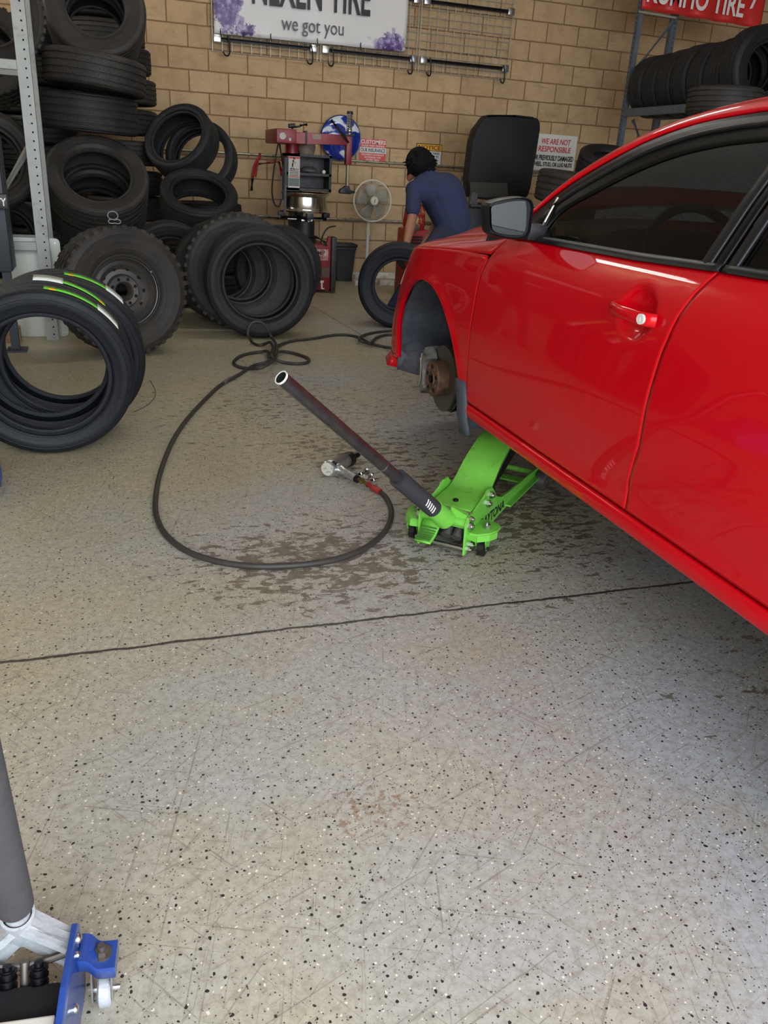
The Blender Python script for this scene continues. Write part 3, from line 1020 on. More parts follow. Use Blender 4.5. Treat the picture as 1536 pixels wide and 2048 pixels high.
# row of big tires standing one behind the other on the floor
R1n = nrm(-3, 2)
R1f = Vector((0.322, -3.63, 0.408))
tire('large used tire standing at the front of the row by the air hose loops', R1f - R1n * 0.135, R1n, 0.40, 0.262, 0.27, 'dark')
tire('large used tire with chunky tread standing second in the row behind the hose loops', Vector((0.245, -3.13, 0.43)), nrm(-5, 0), 0.425, 0.225, 0.275, 'mud')
tire('used tire standing third in the row, deep behind the hose loops', Vector((0.15, -2.80, 0.39)), nrm(-7, 0), 0.39, 0.22, 0.25, 'used')
tire('used tire turned aside at the right end of the standing row, before the red machine', Vector((0.66, -2.52, 0.37)), nrm(-24, 0), 0.365, 0.225, 0.25, 'dark')

# mounted truck wheel leaning on the pile
Wn = nrm(18.6, 5)
Wf = Vector((-0.617, -4.158, 0.412))
Wc = Wf - Wn * 0.13
t = thing('truck_wheel', 'big worn truck tire mounted on a black steel rim leaning against the tire pile', 'wheel', (Wc.x, Wc.y, 0))
o = tire(None, Wc, Wn, 0.40, 0.215, 0.26, 'mud', name='tire', parent=t)
M_RIM = simple('dark_steel_rim', (88, 86, 84), 0.42, 0.6, dirt=(98, 86, 72), dscale=14)
b = MB()
b.lathe([(0.222, 0.108), (0.226, 0.102), (0.222, 0.094), (0.206, 0.088), (0.198, 0.06), (0.186, 0.045), (0.176, 0.05), (0.166, 0.056), (0.150, 0.040), (0.135, 0.03), (0.108, 0.032), (0.098, 0.06), (0.092, 0.064), (0.062, 0.062), (0.052, 0.05), (0.05, 0.02), (0.05, -0.02), (0.19, -0.03), (0.222, -0.1)], c=Wc, d=Wn, n=64)
b.build('steel_rim', M_RIM, t)
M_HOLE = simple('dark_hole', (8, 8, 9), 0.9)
x_, y_, d_ = basis(Wn)
for k in range(10):
    a = 2 * PI * k / 10
    p = Wc + (x_ * math.cos(a) + y_ * math.sin(a)) * 0.143 + d_ * 0.0355
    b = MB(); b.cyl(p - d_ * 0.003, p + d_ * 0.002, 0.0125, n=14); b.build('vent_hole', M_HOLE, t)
for k in range(8):
    a = 2 * PI * (k + 0.5) / 8
    p = Wc + (x_ * math.cos(a) + y_ * math.sin(a)) * 0.079 + d_ * 0.0635
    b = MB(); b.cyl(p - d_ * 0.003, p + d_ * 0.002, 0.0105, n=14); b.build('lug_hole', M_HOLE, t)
p = Wc + (x_ * math.cos(2.5) + y_ * math.sin(2.5)) * 0.2 + d_ * 0.1
b = MB(); b.cyl(p, p + d_ * 0.035, 0.006, n=10); b.build('valve_stem', M_STEEL, t)
# bent wire clip lying on the wheel's tread
top = Wc + Vector((-0.03, 0, 0.014)) + (Vector((0, 0, 1)) - Wn * Wn.z).normalized() * 0.412 + Wn * 0.10
b = MB()
lp = []
for k in range(24):
    a = 2 * PI * k / 24
    lp.append(top + Vector((0.030 * math.cos(a) - 0.008, -0.006, 0.030 + 0.024 * math.sin(a))))
b.tube(lp, 0.0035, n=8, closed=True)
lp = []
for k in range(32):
    a = 2 * PI * k / 32
    lp.append(top + Vector((0.036 * math.cos(a), -0.016, -0.004 + 0.016 * math.sin(a) * (0.55 + 0.6 * abs(math.cos(a))))))
b.tube(lp, 0.0035, n=8, closed=True)
tag(b.build('rubber_ring', simple('grey_rubber_band', (128, 130, 134), 0.5)), 'bent grey rubber ring lying on top of the truck wheel', 'ring')

# tall stack of used tires beside the rack
G_ST = 'used tires in the tall stack beside the rack'
def face_tire(label, face, n, R_, r_, w_, style='used', group=None):
    n = Vector(n).normalized()
    return tire(label, Vector(face) - n * (w_ / 2), n, R_, r_, w_, style, group)
face_tire('used tire tilted toward the room at the very top of the tall stack', (-0.683, -2.17, 2.243), nrm(1, 20), 0.377, 0.215, 0.24, 'used', G_ST)
tire('used tire tucked below the topmost tilted tire of the tall stack', (-0.69, -1.80, 2.12), nrm(1, 20), 0.35, 0.21, 0.23, 'dark', G_ST)
s2 = at(190, 147, 5.8); tire('used tire lying flat in the tall stack, upper of the two flat ones', s2, (0.10, 0.02, 0.99), 0.355, 0.22, 0.225, 'used', G_ST)
s3 = at(176, 227, 5.98); tire('smooth worn tire lying flat in the tall stack, lower of two', s3, (0.04, -0.02, 0.99), 0.36, 0.24, 0.255, 'dark', G_ST)
face_tire('used tire tilted up to show its hole, right below the two flat ones', (-0.755, -2.961, 1.082), nrm(4, 43), 0.365, 0.232, 0.25, 'used', G_ST)
tire('used tire leaning parallel behind the lower tilted tire, seen through its hole', (-0.77, -2.68, 0.83), nrm(4, 43), 0.36, 0.22, 0.24, 'dark', G_ST)
tire('used tire lying flat, half hidden above the truck wheel', (-0.72, -2.80, 0.372), (0.0, 0.0, 1), 0.36, 0.22, 0.24, 'dark', G_ST)
tire('bottom tire of the tall stack, flat on the floor behind the truck wheel', (-0.72, -2.80, 0.124), (0, 0, 1), 0.37, 0.22, 0.24, 'dark', G_ST)
G_BK = 'used tires stacked flat behind the tall stack'
tire('used tire at the top of the second stack, seen through the topmost tilted hole', on(1, -0.82, 206, 69), (0, 0, 1), 0.365, 0.22, 0.19, 'used', G_BK)
tire('used tire of the second stack, cut by the upper picture edge', on(1, -0.82, 196, 16), (0, 0, 1), 0.365, 0.22, 0.205, 'dark', G_BK)
G_TH = 'used tires stacked in the dark behind the rack post'
_pk = at(96, 420, 8.3)
for k in range(9):
    tire('used tire in the dark stack glimpsed between the rack post and the tall stack', (_pk.x, -0.40, 0.125 + 0.25 * k), (0, 0, 1), 0.36, 0.22, 0.24, 'dark', G_TH)
_pk = _pk - Vector((0.76, 0, 0))
for k in range(9):
    tire('used tire in the dark stack glimpsed behind the left rack', (_pk.x, -0.40, 0.125 + 0.25 * k), (0, 0, 1), 0.36, 0.22, 0.24, 'dark', G_TH)
for k, (px, py, dd, lab) in enumerate(((220, 121, 7.95, 'tire in the second stack beside the topmost tilted tire'), (232, 183, 7.95, 'tire in the second stack right of the upper flat tire'), (236, 244, 7.95, 'tire in the second stack right of the lower flat tire'), (242, 305, 7.95, 'tire in the second stack right of the tilted open tire'), (248, 364, 7.95, 'tire in the second stack with fine ribs above the truck wheel'), (256, 415, 7.95, 'ribbed tire lying tilted just above the truck wheel'))):
    tire('used ' + lab, on(1, -0.82, px, py), (0, 0, 1), 0.365, 0.22, 0.214, 'used' if k % 2 else 'dark', G_BK)
tire('used tire low in the second stack, just behind the truck wheel', (-0.38, -0.95, 0.36), (0.0, 0.0, 1), 0.36, 0.22, 0.22, 'dark', G_BK)
tire('bottom tire of the second stack, flat on the floor behind the truck wheel', (-0.38, -0.95, 0.112), (0.0, 0.0, 1), 0.36, 0.22, 0.22, 'dark', G_BK)

# smaller pile against the wall right of the stack
G_PL = 'loose used tires piled against the block wall'
tire('used tire standing in the gap behind the truck wheel and the standing row', (-0.22, -2.2, 0.36), nrm(4, 0), 0.36, 0.22, 0.22, 'dark', G_PL)
pc = at(364, 285, 7.44); tire('low profile tire on top of the loose pile, wall seen through its hole', pc, nrm(-38, 33), 0.335, 0.245, 0.23, 'dark', G_PL)
pc = at(404, 317, 7.85); tire('low profile tire leaning behind the topmost one of the loose pile', pc, nrm(-22, 18), 0.335, 0.25, 0.22, 'dark', G_PL)
face_tire('black tire tilted face up in the loose pile above the standing row', (0.085, -1.84, 0.959), nrm(1, 57), 0.34, 0.232, 0.26, 'dark', G_PL)
pc = at(415, 420, 8.35); tire('tire peeping out behind the face up tire of the loose pile', pc, (0, 0, 1), 0.35, 0.25, 0.15, 'dark', G_PL)
tire('flat tire low in the loose pile, above the bottom one', (0.12, -1.62, 0.366), (0.0, 0.0, 1), 0.35, 0.23, 0.24, 'dark', G_PL)
tire('bottom tire of the loose pile by the standing row', (0.12, -1.62, 0.122), (0, 0, 1), 0.35, 0.23, 0.24, 'dark', G_PL)

# left rack with its tires
M_RACK = simple('galvanised_rack', (150, 152, 146), 0.5, 0.35, var=0.08, vscale=8, dirt=(110, 100, 88), dscale=7, dlo=0.58, dhi=0.75)
M_RACKBLUE = simple('grey_blue_rack', (92, 102, 112), 0.5, 0.2, var=0.1, vscale=8)
def rack_post(parent, x, y, z0, z1, w_=0.078, d_=0.05, mat=None, pitch=0.0508, facing=(0, -1), name='post', holes=True):
    b = MB()
    t_ = 0.004
    if facing == (0, -1):
        b.box((x, y, (z0 + z1) / 2), (w_, t_, z1 - z0))
        for s in (-1, 1):
            b.box((x + s * (w_ / 2 - t_ / 2), y + d_ / 2, (z0 + z1) / 2), (t_, d_, z1 - z0))
    else:
        b.box((x, y, (z0 + z1) / 2), (t_, w_, z1 - z0))
        for s in (-1, 1):
            b.box((x + d_ / 2, y + s * (w_ / 2 - t_ / 2), (z0 + z1) / 2), (d_, t_, z1 - z0))
    o = b.build(name, mat or M_RACK, parent, smooth=0)
    if holes:
        b = MB()
        z = z0 + 0.04
        while z < z1 - 0.03:
            if facing == (0, -1):
                b.box((x + 0.012, y - 0.0025, z), (0.010, 0.002, 0.010))
            else:
                b.box((x - 0.0025, y, z), (0.002, 0.010, 0.012))
            z += pitch
        b.build('hole_row', M_HOLE, o, smooth=0)
    return o
pp = at(55, 200, 5.0)
LX, LY = pp.x, pp.y
t = thing('storage_rack', 'tall galvanised tire rack with a punched post beside the tall tire stack', 'rack', (LX, LY, 0))
rack_post(t, LX, LY, 0, 2.9)
rack_post(t, LX - 1.35, LY, 0, 2.9, holes=False)
rack_post(t, LX, LY + 0.5, 0, 2.9, holes=False)
rack_post(t, LX - 1.35, LY + 0.5, 0, 2.9, holes=False)
bz = on(1, LY, 15, 128).z
for zz in (bz, 0.62):
    for yy in (LY, LY + 0.5):
        b = MB(); b.box((LX - 0.69, yy + 0.012, zz), (1.30, 0.03, 0.055), bevel=0.004); b.build('beam', M_RACK, t, smooth=0)
q0, q1 = on(1, LY + 0.08, 2, 392), on(1, LY + 0.08, 58, 293)
b = MB(); b.tube([q0 + (q0 - q1) * 1.2, q1], 0.021, n=4); b.build('brace', M_RACK, t, smooth=0)
G_RK = 'used tires stored in the left rack'
tire('knobby off road tire in the left rack behind the top of the punched post', at(-20, 28, 5.5), nrm(6, 4), 0.35, 0.2, 0.24, 'mud', G_RK)
tire('used tire in the left rack just under its cross beam', at(-30, 112, 6.1), nrm(2, 25), 0.36, 0.22, 0.25, 'mud', G_RK)
tire('used tire in the left rack behind its diagonal brace', at(-22, 322, 5.75), nrm(8, 10), 0.33, 0.21, 0.24, 'used', G_RK)
tire('used tire low in the left rack above the white board', at(14, 472, 6.2), nrm(14, 8), 0.28, 0.18, 0.24, 'dark', G_RK)

# right rack with its tires and red banner
RX, RY = on(0, 4.6, 1260, 130).x, on(0, 4.6, 1260, 130).y
rk = t = thing('tire_shelving', 'grey blue steel shelving with tires on the right, below the red banner', 'rack', (RX, RY, 0))
rack_post(t, RX, RY, 0, 3.2, w_=0.055, mat=M_RACKBLUE, pitch=0.045, facing=(-1, 0))
p2 = on(1, RY, 1344, 90)
rack_post(t, p2.x, RY + 0.02, 0, 3.2, w_=0.07, mat=M_RACKBLUE, pitch=0.045)
rack_post(t, RX, RY - 2.3, 0, 3.2, w_=0.055, mat=M_RACKBLUE, facing=(-1, 0), holes=False)
rack_post(t, RX + 0.42, RY - 2.3, 0, 3.2, w_=0.07, mat=M_RACKBLUE, holes=False)
sz = on(0, RX, 1300, 222).z
b = MB(); b.box((RX + 0.01, RY - 1.15, sz), (0.04, 2.26, 0.075), bevel=0.004); b.build('beam', M_RACKBLUE, t, smooth=0)
b = MB(); b.box((RX + 0.46, RY - 1.15, sz), (0.04, 2.26, 0.075), bevel=0.004); b.build('beam', M_RACKBLUE, t, smooth=0)
q0, q1 = on(1, RY + 0.01, 1272, 138), on(1, RY + 0.01, 1347, 42)
b = MB(); b.tube([q0, q1], 0.022, n=4); b.build('brace', M_RACKBLUE, t, smooth=0)
q0, q1 = on(1, RY + 0.01, 1266, 240), on(1, RY + 0.01, 1282, 285)
b = MB(); b.tube([q0, q1], 0.022, n=4); b.build('brace', M_RACKBLUE, t, smooth=0)
G_RR = 'used tires standing in a row on the right shelving'
order = ('first', 'second', 'third', 'fourth', 'fifth', 'sixth', 'seventh')
for k in range(7):
    R_ = (0.292, 0.292, 0.298, 0.305, 0.302, 0.308, 0.335)[k]
    tire('used tire on the right shelving, %s in the row from the far post' % order[k], (RX + 0.235, RY - 0.20 - 0.245 * k, sz + 0.042 + math.sqrt(R_ * R_ - 0.205 ** 2)), nrm(0, 0), R_, 0.19, 0.225, 'dark', G_RR)
tire('used tire lying flat before the standing row of the right shelving', at(1448, 204, 6.6), (0, 0, 1), 0.295, 0.19, 0.20, 'used')
fc_ = at(1448, 204, 6.6)
b = MB(); b.box((fc_.x + 0.1, fc_.y, fc_.z - 0.118), (0.55, 0.4, 0.02)); b.tube([(fc_.x + 0.3, fc_.y, fc_.z - 0.12), (RX + 0.02, fc_.y, fc_.z - 0.12), (RX + 0.02, fc_.y, sz)], 0.02, n=4); b.build('lower_ledge', M_RACKBLUE, rk, smooth=0)
M_BANRED = simple('red_vinyl', (206, 44, 40), 0.35, var=0.12, vscale=6)
kb0, kb1 = on(1, RY - 0.3, 1281, 18), on(1, RY - 0.3, 1518, 57)
KY = RY - 0.06
kb0, kb1 = on(1, KY, 1281, 18), on(1, KY, 1518, 57)
t = thing('red_banner', 'red vinyl banner with white tire lettering tied across the right shelving', 'banner', kb0)
P = []
ks = (kb1.z - kb0.z) / (kb1.x - kb0.x)
for j in range(15):
    w = j / 14
    P.append([(kb0.x + (kb1.x - kb0.x) * i / 50, KY - 0.01 - 0.02 * math.sin(i * 0.55 + w * 2) * math.exp(-w * 2.5), kb0.z + (kb1.z - kb0.z) * i / 50 + 0.6 * w) for i in range(51)])
b = MB(); b.grid(P); o = b.build('banner_sheet', M_BANRED, t, smooth=60)
md = o.modifiers.new('t', 'SOLIDIFY'); md.thickness = 0.002
fr = lambda u, w, oo: Vector((u, KY - 0.036 - oo, w + ks * (u - kb0.x)))
k0, k1 = on(1, KY - 0.03, 1292, 4), on(1, KY - 0.03, 1484, 36)
zt = k0.z - ks * (k0.x - kb0.x)
text_fit('lettering', 'KUMHO TIRE', k0.x, k1.x, zt, zt + 0.21, fr, M_WHITETXT, t, bold=0.02)
b = MB()
p = [on(1, KY - 0.035, 1499, 18), on(1, KY - 0.035, 1507, 15), on(1, KY - 0.035, 1514, -6), on(1, KY - 0.035, 1505, -6)]
b.prism([(0, 0), (0.035, 0.01), (0.07, 0.11), (0.035, 0.11)], p[0], (1, 0, 0), (0, 0, 1), -0.002); b.build('white_mark', M_WHITETXT, t, smooth=0)
b = MB(); b.tube([on(1, KY, 1518, 57), on(1, KY, 1532, 68), on(1, KY, 1533, 90)], 0.004, n=6); b.build('tie_string', M_WHITETXT, t)
b = MB(); b.cyl((kb0.x, KY + 0.02, kb0.z - 0.02), (kb0.x + 0.45, KY + 0.02, kb0.z - 0.03), 0.012, n=8); b.build('hanging_rod', M_GALV, t)

# flat tires stacked beside the black balancer
G_Q = 'used tires stacked near the black balancer'
qc = at(1150, 378, 7.4)
tire('wide used tire on the stack left of the shelving, below the white damage sign', qc, (0.05, -0.08, 1), 0.36, 0.21, 0.27, 'used', G_Q)
q2 = at(1222, 334, 8.0)
tire('tire lying tilted right of the white damage sign, half behind the car roof', q2, (-0.05, -0.35, 1), 0.34, 0.2, 0.24, 'dark', G_Q)
k = 0
zz = qc.z - 0.30
while zz > 0.13:
    tire('used tire lower in the stack beside the black balancer, hidden by the car', (qc.x, qc.y + 0.02, zz), (0.0, 0.0, 1), 0.355, 0.21, 0.25, 'dark', G_Q)
    zz -= 0.252
zz = q2.z - 0.36
while zz > 0.13:
    tire('used tire lower in the stack beside the black balancer, hidden by the car', (q2.x, q2.y, zz), (0.0, 0.0, 1), 0.32, 0.2, 0.24, 'dark', G_Q)
    zz -= 0.245
# ------------------------------------------------------------------ red car
def make_paint():
    m = Mat('red_car_paint')
    m.b.inputs['Base Color'].default_value = srgb(203, 0, 20)
    m.b.inputs['Roughness'].default_value = 0.38
    m.b.inputs['Coat Weight'].default_value = 0.6
    m.b.inputs['Specular IOR Level'].default_value = 0.12
    m.b.inputs['Coat Roughness'].default_value = 0.03
    m.b.inputs['Coat IOR'].default_value = 1.45
    return m.m
M_PAINT = make_paint()
M_TRIM = simple('black_window_trim', (12, 12, 13), 0.42, spec=0.22)
M_SATIN = simple('satin_black_trim', (24, 24, 26), 0.42, spec=0.3)
M_LINER = simple('wheel_well_liner', (62, 66, 74), 0.62, var=0.25, vscale=6, bump=0.5, bscale=30, dirt=(88, 88, 88), dscale=9, dlo=0.55, dhi=0.8)
M_FLAP = simple('dark_plastic_flap', (66, 72, 80), 0.6, var=0.15)
M_UNDER = simple('underbody', (24, 24, 25), 0.85)
M_CARIN = simple('dark_interior', (30, 30, 32), 0.7)
M_SEAT = simple('grey_seat_fabric', (66, 64, 62), 0.85, bump=0.2, bscale=120)
M_RUST = simple('rusty_iron', (112, 84, 66), 0.62, 0.4, var=0.35, vscale=30, dirt=(64, 48, 40), dscale=18, dlo=0.5, dhi=0.75)
M_DISC = simple('brake_disc_iron', (104, 100, 90), 0.4, 0.7, var=0.15, vscale=18)
M_CALIPER = simple('caliper_alloy', (160, 158, 152), 0.5, 0.6, var=0.3, vscale=30, dirt=(70, 62, 56), dscale=20)
def make_glass(name, tint, gloss_rough=0.02):
    m = Mat(name)
    m.N.remove(m.b)
    out = [n for n in m.N if n.type == 'OUTPUT_MATERIAL'][0]
    tr = m.node('ShaderNodeBsdfTransparent'); tr.inputs['Color'].default_value = tint + (1,)
    gl = m.node('ShaderNodeBsdfGlossy'); gl.inputs['Roughness'].default_value = gloss_rough
    fr_ = m.node('ShaderNodeFresnel'); fr_.inputs['IOR'].default_value = 1.5
    mx = m.node('ShaderNodeMixShader')
    m.link(fr_.outputs[0], mx.inputs[0]); m.link(tr.outputs[0], mx.inputs[1]); m.link(gl.outputs[0], mx.inputs[2])
    m.link(mx.outputs[0], out.inputs['Surface'])
    return m.m
M_TINT = make_glass('tinted_window_glass', (0.12, 0.13, 0.13))
M_WSCREEN = make_glass('windscreen_glass', (0.7, 0.74, 0.72))
M_MIRROR = simple('mirror_glass', (116, 118, 116), 0.03, 1.0)
M_CHROME = simple('chrome', (214, 214, 214), 0.12, 1.0)

XC = 1.39
ZP = [.30, .35, .38, .40, .425, .44, .475, .50, .60, .72, .85, .93, .97, 1.00, 1.05, 1.075, 1.20, 1.30, 1.38, 1.42, 1.50]
XP = [.61, .570, .548, .538, .532, .530, .532, .528, .513, .502, .503, .509, .517, .526, .546, .560, .630, .695, .760, .810, .90]
RAKE, NY0, NL, NP = 0.7, -6.25, 0.69, 3.0
def plan(y, z=0.5):
    t = min(max(0.0, (y + RAKE * max(0.0, z - 0.5) - NY0) / NL), 0.9995)
    return 0.889 * (1 - (1 - t ** NP) ** (1 / NP)) if y > -7.0 else 0.0
# smooth cubic through the profile
def _spline(xs, ys):
    xs, ys = np.array(xs), np.array(ys)
    zz = np.linspace(xs[0], xs[-1], 600)
    v = np.interp(zz, xs, ys)
    k = np.ones(23) / 23
    vp = np.concatenate([np.full(11, v[0]), v, np.full(11, v[-1])])
    # keep the ends true
    vs = np.convolve(vp, k, 'valid')
    return zz, vs
_ZZ, _XX = _spline(ZP, XP)
def S(y, z):
    rear = max(0.0, (-8.9 - y)) ** 2 * 0.12
    return float(np.interp(z, _ZZ, _XX)) + plan(y, z) + rear
def P3(y, z, off=0.0):
    return Vector((S(y, z) + off, y, z))
def lin(pts, n):
    """even resample of a polyline (any dimension)"""
    A = np.array(pts, float)
    L = np.concatenate([[0], np.cumsum(np.linalg.norm(np.diff(A, axis=0), axis=1))])
    q = np.linspace(0, L[-1], n)
    return np.stack([np.interp(q, L, A[:, k]) for k in range(A.shape[1])], 1)
def smooth2(pts, n):
    """smooth resample of a 2-D outline through its points"""
    sp = smoothpath([Vector((p[0], p[1], 0)) for p in pts], 12)
    return lin([(p.x, p.y) for p in sp], n)
def poly_at(yz, z):
    """y on a curve given as (y, z) points, at height z"""
    A = sorted([(p[1], p[0]) for p in yz])
    return float(np.interp(z, [a[0] for a in A], [a[1] for a in A]))
def mirror_mesh(o, name=None, parent=None):
    me = o.data.copy()
    for v in me.vertices:
        v.co.x = 2 * XC - v.co.x
    me.flip_normals()
    q = bpy.data.objects.new(name or o.name.split('.')[0], me)
    col.objects.link(q)
    for md in o.modifiers:
        if md.type == 'SOLIDIFY':
            n = q.modifiers.new(md.name, 'SOLIDIFY'); n.thickness = md.thickness; n.offset = md.offset
    attach(q, parent or o.parent)
    return q
def solid(o, t=0.012, off=-1.0):
    md = o.modifiers.new('sheet', 'SOLIDIFY'); md.thickness = t; md.offset = off
    return o
def orient_out(b, ref):
    """make the sheet's faces look away from the point ref"""
    bmesh.ops.remove_doubles(b.bm, verts=b.bm.verts, dist=1e-6)
    bmesh.ops.recalc_face_normals(b.bm, faces=b.bm.faces)
    b.bm.normal_update()
    s = sum(f.normal.dot(f.calc_center_median() - Vector(ref)) * f.calc_area() for f in b.bm.faces)
    if s < 0:
        bmesh.ops.reverse_faces(b.bm, faces=b.bm.faces)
    return b
CARC = (XC, -7.6, 0.8)

car = thing('car', 'red four door sedan raised on the green jack, front wheel off', 'car', (XC, -7.6, 0))

GAPF = [(-7.118, 1.04), (-7.06, 0.99), (-7.022, 0.955), (-6.993, 0.902), (-6.972, 0.771), (-6.948, 0.626), (-6.920, 0.50), (-6.910, 0.43), (-6.905, 0.36)]
GAPR = [(-8.138, 1.071), (-8.095, 1.006), (-8.072, 0.95), (-8.050, 0.864), (-8.036, 0.774), (-8.022, 0.62), (-7.988, 0.515), (-7.985, 0.36)]
CREASE = [(-7.20, 0.988), (-7.03, 0.977), (-6.82, 0.965), (-6.585, 0.950), (-6.325, 0.930), (-6.2, 0.914), (-6.085, 0.895)]
BELT = [(-7.10, 1.036), (-7.25, 1.043), (-7.554, 1.045), (-7.833, 1.048), (-8.132, 1.058), (-8.45, 1.064), (-9.2, 1.085)]
ZBOT = 0.434
AY, AZ, AR = -6.487, 0.440, 0.377

def zc_at(curve, y):
    A = sorted(curve)
    return float(np.interp(y, [a[0] for a in A], [a[1] for a in A]))

def side_panel(name, yf, yb, zb, zt, nu, nv, dish=None):
    """sheet between the front curve yf(z), back curve yb(z), bottom zb and top curve zt(y)"""
    P = []
    for j in range(nv + 1):
        t_ = j / nv
        row = []
        for i in range(nu + 1):
            s = i / nu
            z = zb + (1.05 - zb) * t_
            y = yf(z) + (yb(z) - yf(z)) * s
            for _ in range(3):
                z = zb + (zt(y) - zb) * t_
                y = yf(z) + (yb(z) - yf(z)) * s
            off = 0.0
            if dish:
                r = math.hypot((y - dish[0]) / 1.15, z - dish[1]) / dish[2]
                if r < 1:
                    off = 0.022 * (1 - r * r) ** 0.6
            # folded edges
            e = min(s, 1 - s, t_ * 0.6 + 0.01)
            row.append(P3(y, z, off))
        P.append(row)
    b = MB(); b.grid(P); orient_out(b, CARC)
    return solid(b.build(name, M_PAINT, car, smooth=50, fix=False), 0.006)
G_ = 0.0022
fd = side_panel('front_door', lambda z: poly_at(GAPF, z) - G_, lambda z: poly_at(GAPR, z) + G_, ZBOT, lambda y: zc_at(BELT, y), 110, 70, dish=(-7.915, 0.932, 0.062))
REARY = -8.98
rd = side_panel('rear_door', lambda z: poly_at(GAPR, z) - G_, lambda z: REARY + 0.16 * max(0, 0.75 - z), ZBOT, lambda y: zc_at(BELT, y), 80, 60, dish=(-8.80, 0.955, 0.062))

# front fender: fans out from the wheel arch to its outline, then rolls over the crease to the hood
def fender():
    outline = [(-6.900, 0.36)] + [(y + G_, z) for y, z in reversed(GAPF) if z < 0.965] + [(-7.025, 0.972)] + [(y, z) for y, z in CREASE if y > -7.01] + [(-5.95, 0.70), (-5.812, 0.50), (-5.812, 0.40)]
    O = np.array(outline)
    def hit(th):
        d = np.array([math.cos(th), math.sin(th)])
        best = None
        for k in range(len(O) - 1):
            a, e = O[k] - (AY, AZ), O[k + 1] - O[k]
            den = d[0] * e[1] - d[1] * e[0]
            if abs(den) < 1e-9:
                continue
            t_ = (a[0] * e[1] - a[1] * e[0]) / den
            u = (a[0] * d[1] - a[1] * d[0]) / den
            if t_ > 0 and -1e-6 <= u <= 1 + 1e-6 and (best is None or t_ < best):
                best = t_
        return best
    ths = list(np.linspace(math.radians(-6), math.radians(190), 150))
    P = []
    for th in ths:
        r1 = hit(th)
        if r1 is None:
            continue
        r1 = max(r1, AR + 0.004)
        row = []
        # rolled arch lip
        for q in (0.016, 0.006):
            p = P3(AY + AR * math.cos(th), AZ + AR * math.sin(th)); row.append(p + Vector((q, 0, 0)))
        for k in range(22):
            f = (k / 21) ** 1.25
            r = AR + (r1 - AR) * f
            flare = -0.008 * math.exp(-((r - AR) / 0.03) ** 2)
            row.append(P3(AY + r * math.cos(th), AZ + r * math.sin(th), flare))
        P.append(row)
    b = MB(); b.grid(P)
    # top of the fender
    GAPH_ = hood_gap()
    C = lin([tuple(P3(y, z)) for y, z in smooth2(CREASE[1:], 40)], 40)
    H = lin(GAPH_, 40)
    P = []
    for a, h in zip(C, H):
        a, h = Vector(a), Vector(h)
        mid = (a + h) / 2 + Vector((-0.012, 0, 0.014))
        row = []
        for k in range(9):
            t_ = k / 8
            row.append(a * (1 - t_) ** 2 + mid * (2 * t_ * (1 - t_)) + h * t_ * t_)
        P.append(row)
    b.grid(P)
    # wedge between fender top and the mirror base
    a0, h0 = Vector(C[0]), Vector(H[0])
    dq = P3(-7.112, 1.036, -0.0) + Vector((0, G_ * 2, 0))
    b.grid([[a0, (a0 + h0) / 2 + Vector((0, 0, .007)), h0], [dq, dq + Vector((0.02, 0, .008)), h0 + Vector((-0.004, -0.03, 0.012))]])
    orient_out(b, CARC)
    return solid(b.build('front_fender', M_PAINT, car, smooth=40, fix=False), 0.005)
def hood_gap():
    return [(0.588, -7.13, 1.056), (0.606, -6.98, 1.040), (0.625, -6.80, 1.022), (0.645, -6.60, 1.003), (0.662, -6.37, 0.980), (0.685, -6.18, 0.955), (0.730, -6.06, 0.930)]
ff = fender()

# hood
GH = lin(hood_gap(), 40)
P = []
for i, g in enumerate(GH):
    s = i / 39
    row = []
    for k in range(41):
        u = k / 40 * 2 - 1
        x = XC + (XC - g[0] - 0.005) * u
        c = 1 - u * u
        y = g[1] + c * (0.20 + 0.02 * s)
        z = g[2] + 0.002 + 0.112 * (1 - abs(u) ** 2.6) * (1 - 0.6 * s) + 0.012 * math.exp(-((abs(u) - 0.72) / 0.1) ** 2)
        row.append((x, y, z))
    P.append(row)
b = MB(); b.grid(P); orient_out(b, (XC, -6.5, 0.3)); solid(b.build('hood', M_PAINT, car, smooth=60, fix=False), 0.01)

# bumper wrapping round the nose
P = []
for i in range(61):
    a = -1 + 2 * i / 60           # -1 left corner .. 1 right corner
    th = abs(a)
    # plan curve by angle from the side to the nose
    ang = (1 - th) * PI / 2
    yy = NY0 + NL * math.sin(max(ang, 0.53)) ** (2 / NP)
    xx = 0.889 * (1 - math.cos(max(ang, 0.53)) ** (2 / NP))
    sx = 1 if a < 0 else -1
    row = []
    for z in np.linspace(0.33, 0.885, 14):
        base = float(np.interp(z, _ZZ, _XX))
        tuck = 0.04 * max(0, (0.45 - z)) / 0.12
        z2 = z
        x = base + xx + tuck
        x = x if a < 0 else 2 * XC - x
        nose = (0.889 - xx) * 0
        row.append((x, yy - tuck - RAKE * max(0.0, z2 - 0.5), z2))
    P.append(row)
b = MB(); b.grid(P); orient_out(b, CARC); solid(b.build('front_bumper', M_PAINT, car, smooth=60, fix=False), 0.012)
b = MB(); b.grid([[P3(-6.10, 0.40, 0.0), P3(-5.98, 0.40, -0.0), P3(-5.88, 0.40, 0.0)], [P3(-6.10, 0.37, 0.0), P3(-5.98, 0.355, -0.05), P3(-5.88, 0.37, -0.045)], [P3(-6.10, 0.345, 0.05), P3(-5.98, 0.35, 0.05), P3(-5.88, 0.36, 0.05)]]); solid(b.build('bumper_lip', M_PAINT, car, smooth=40), 0.008)
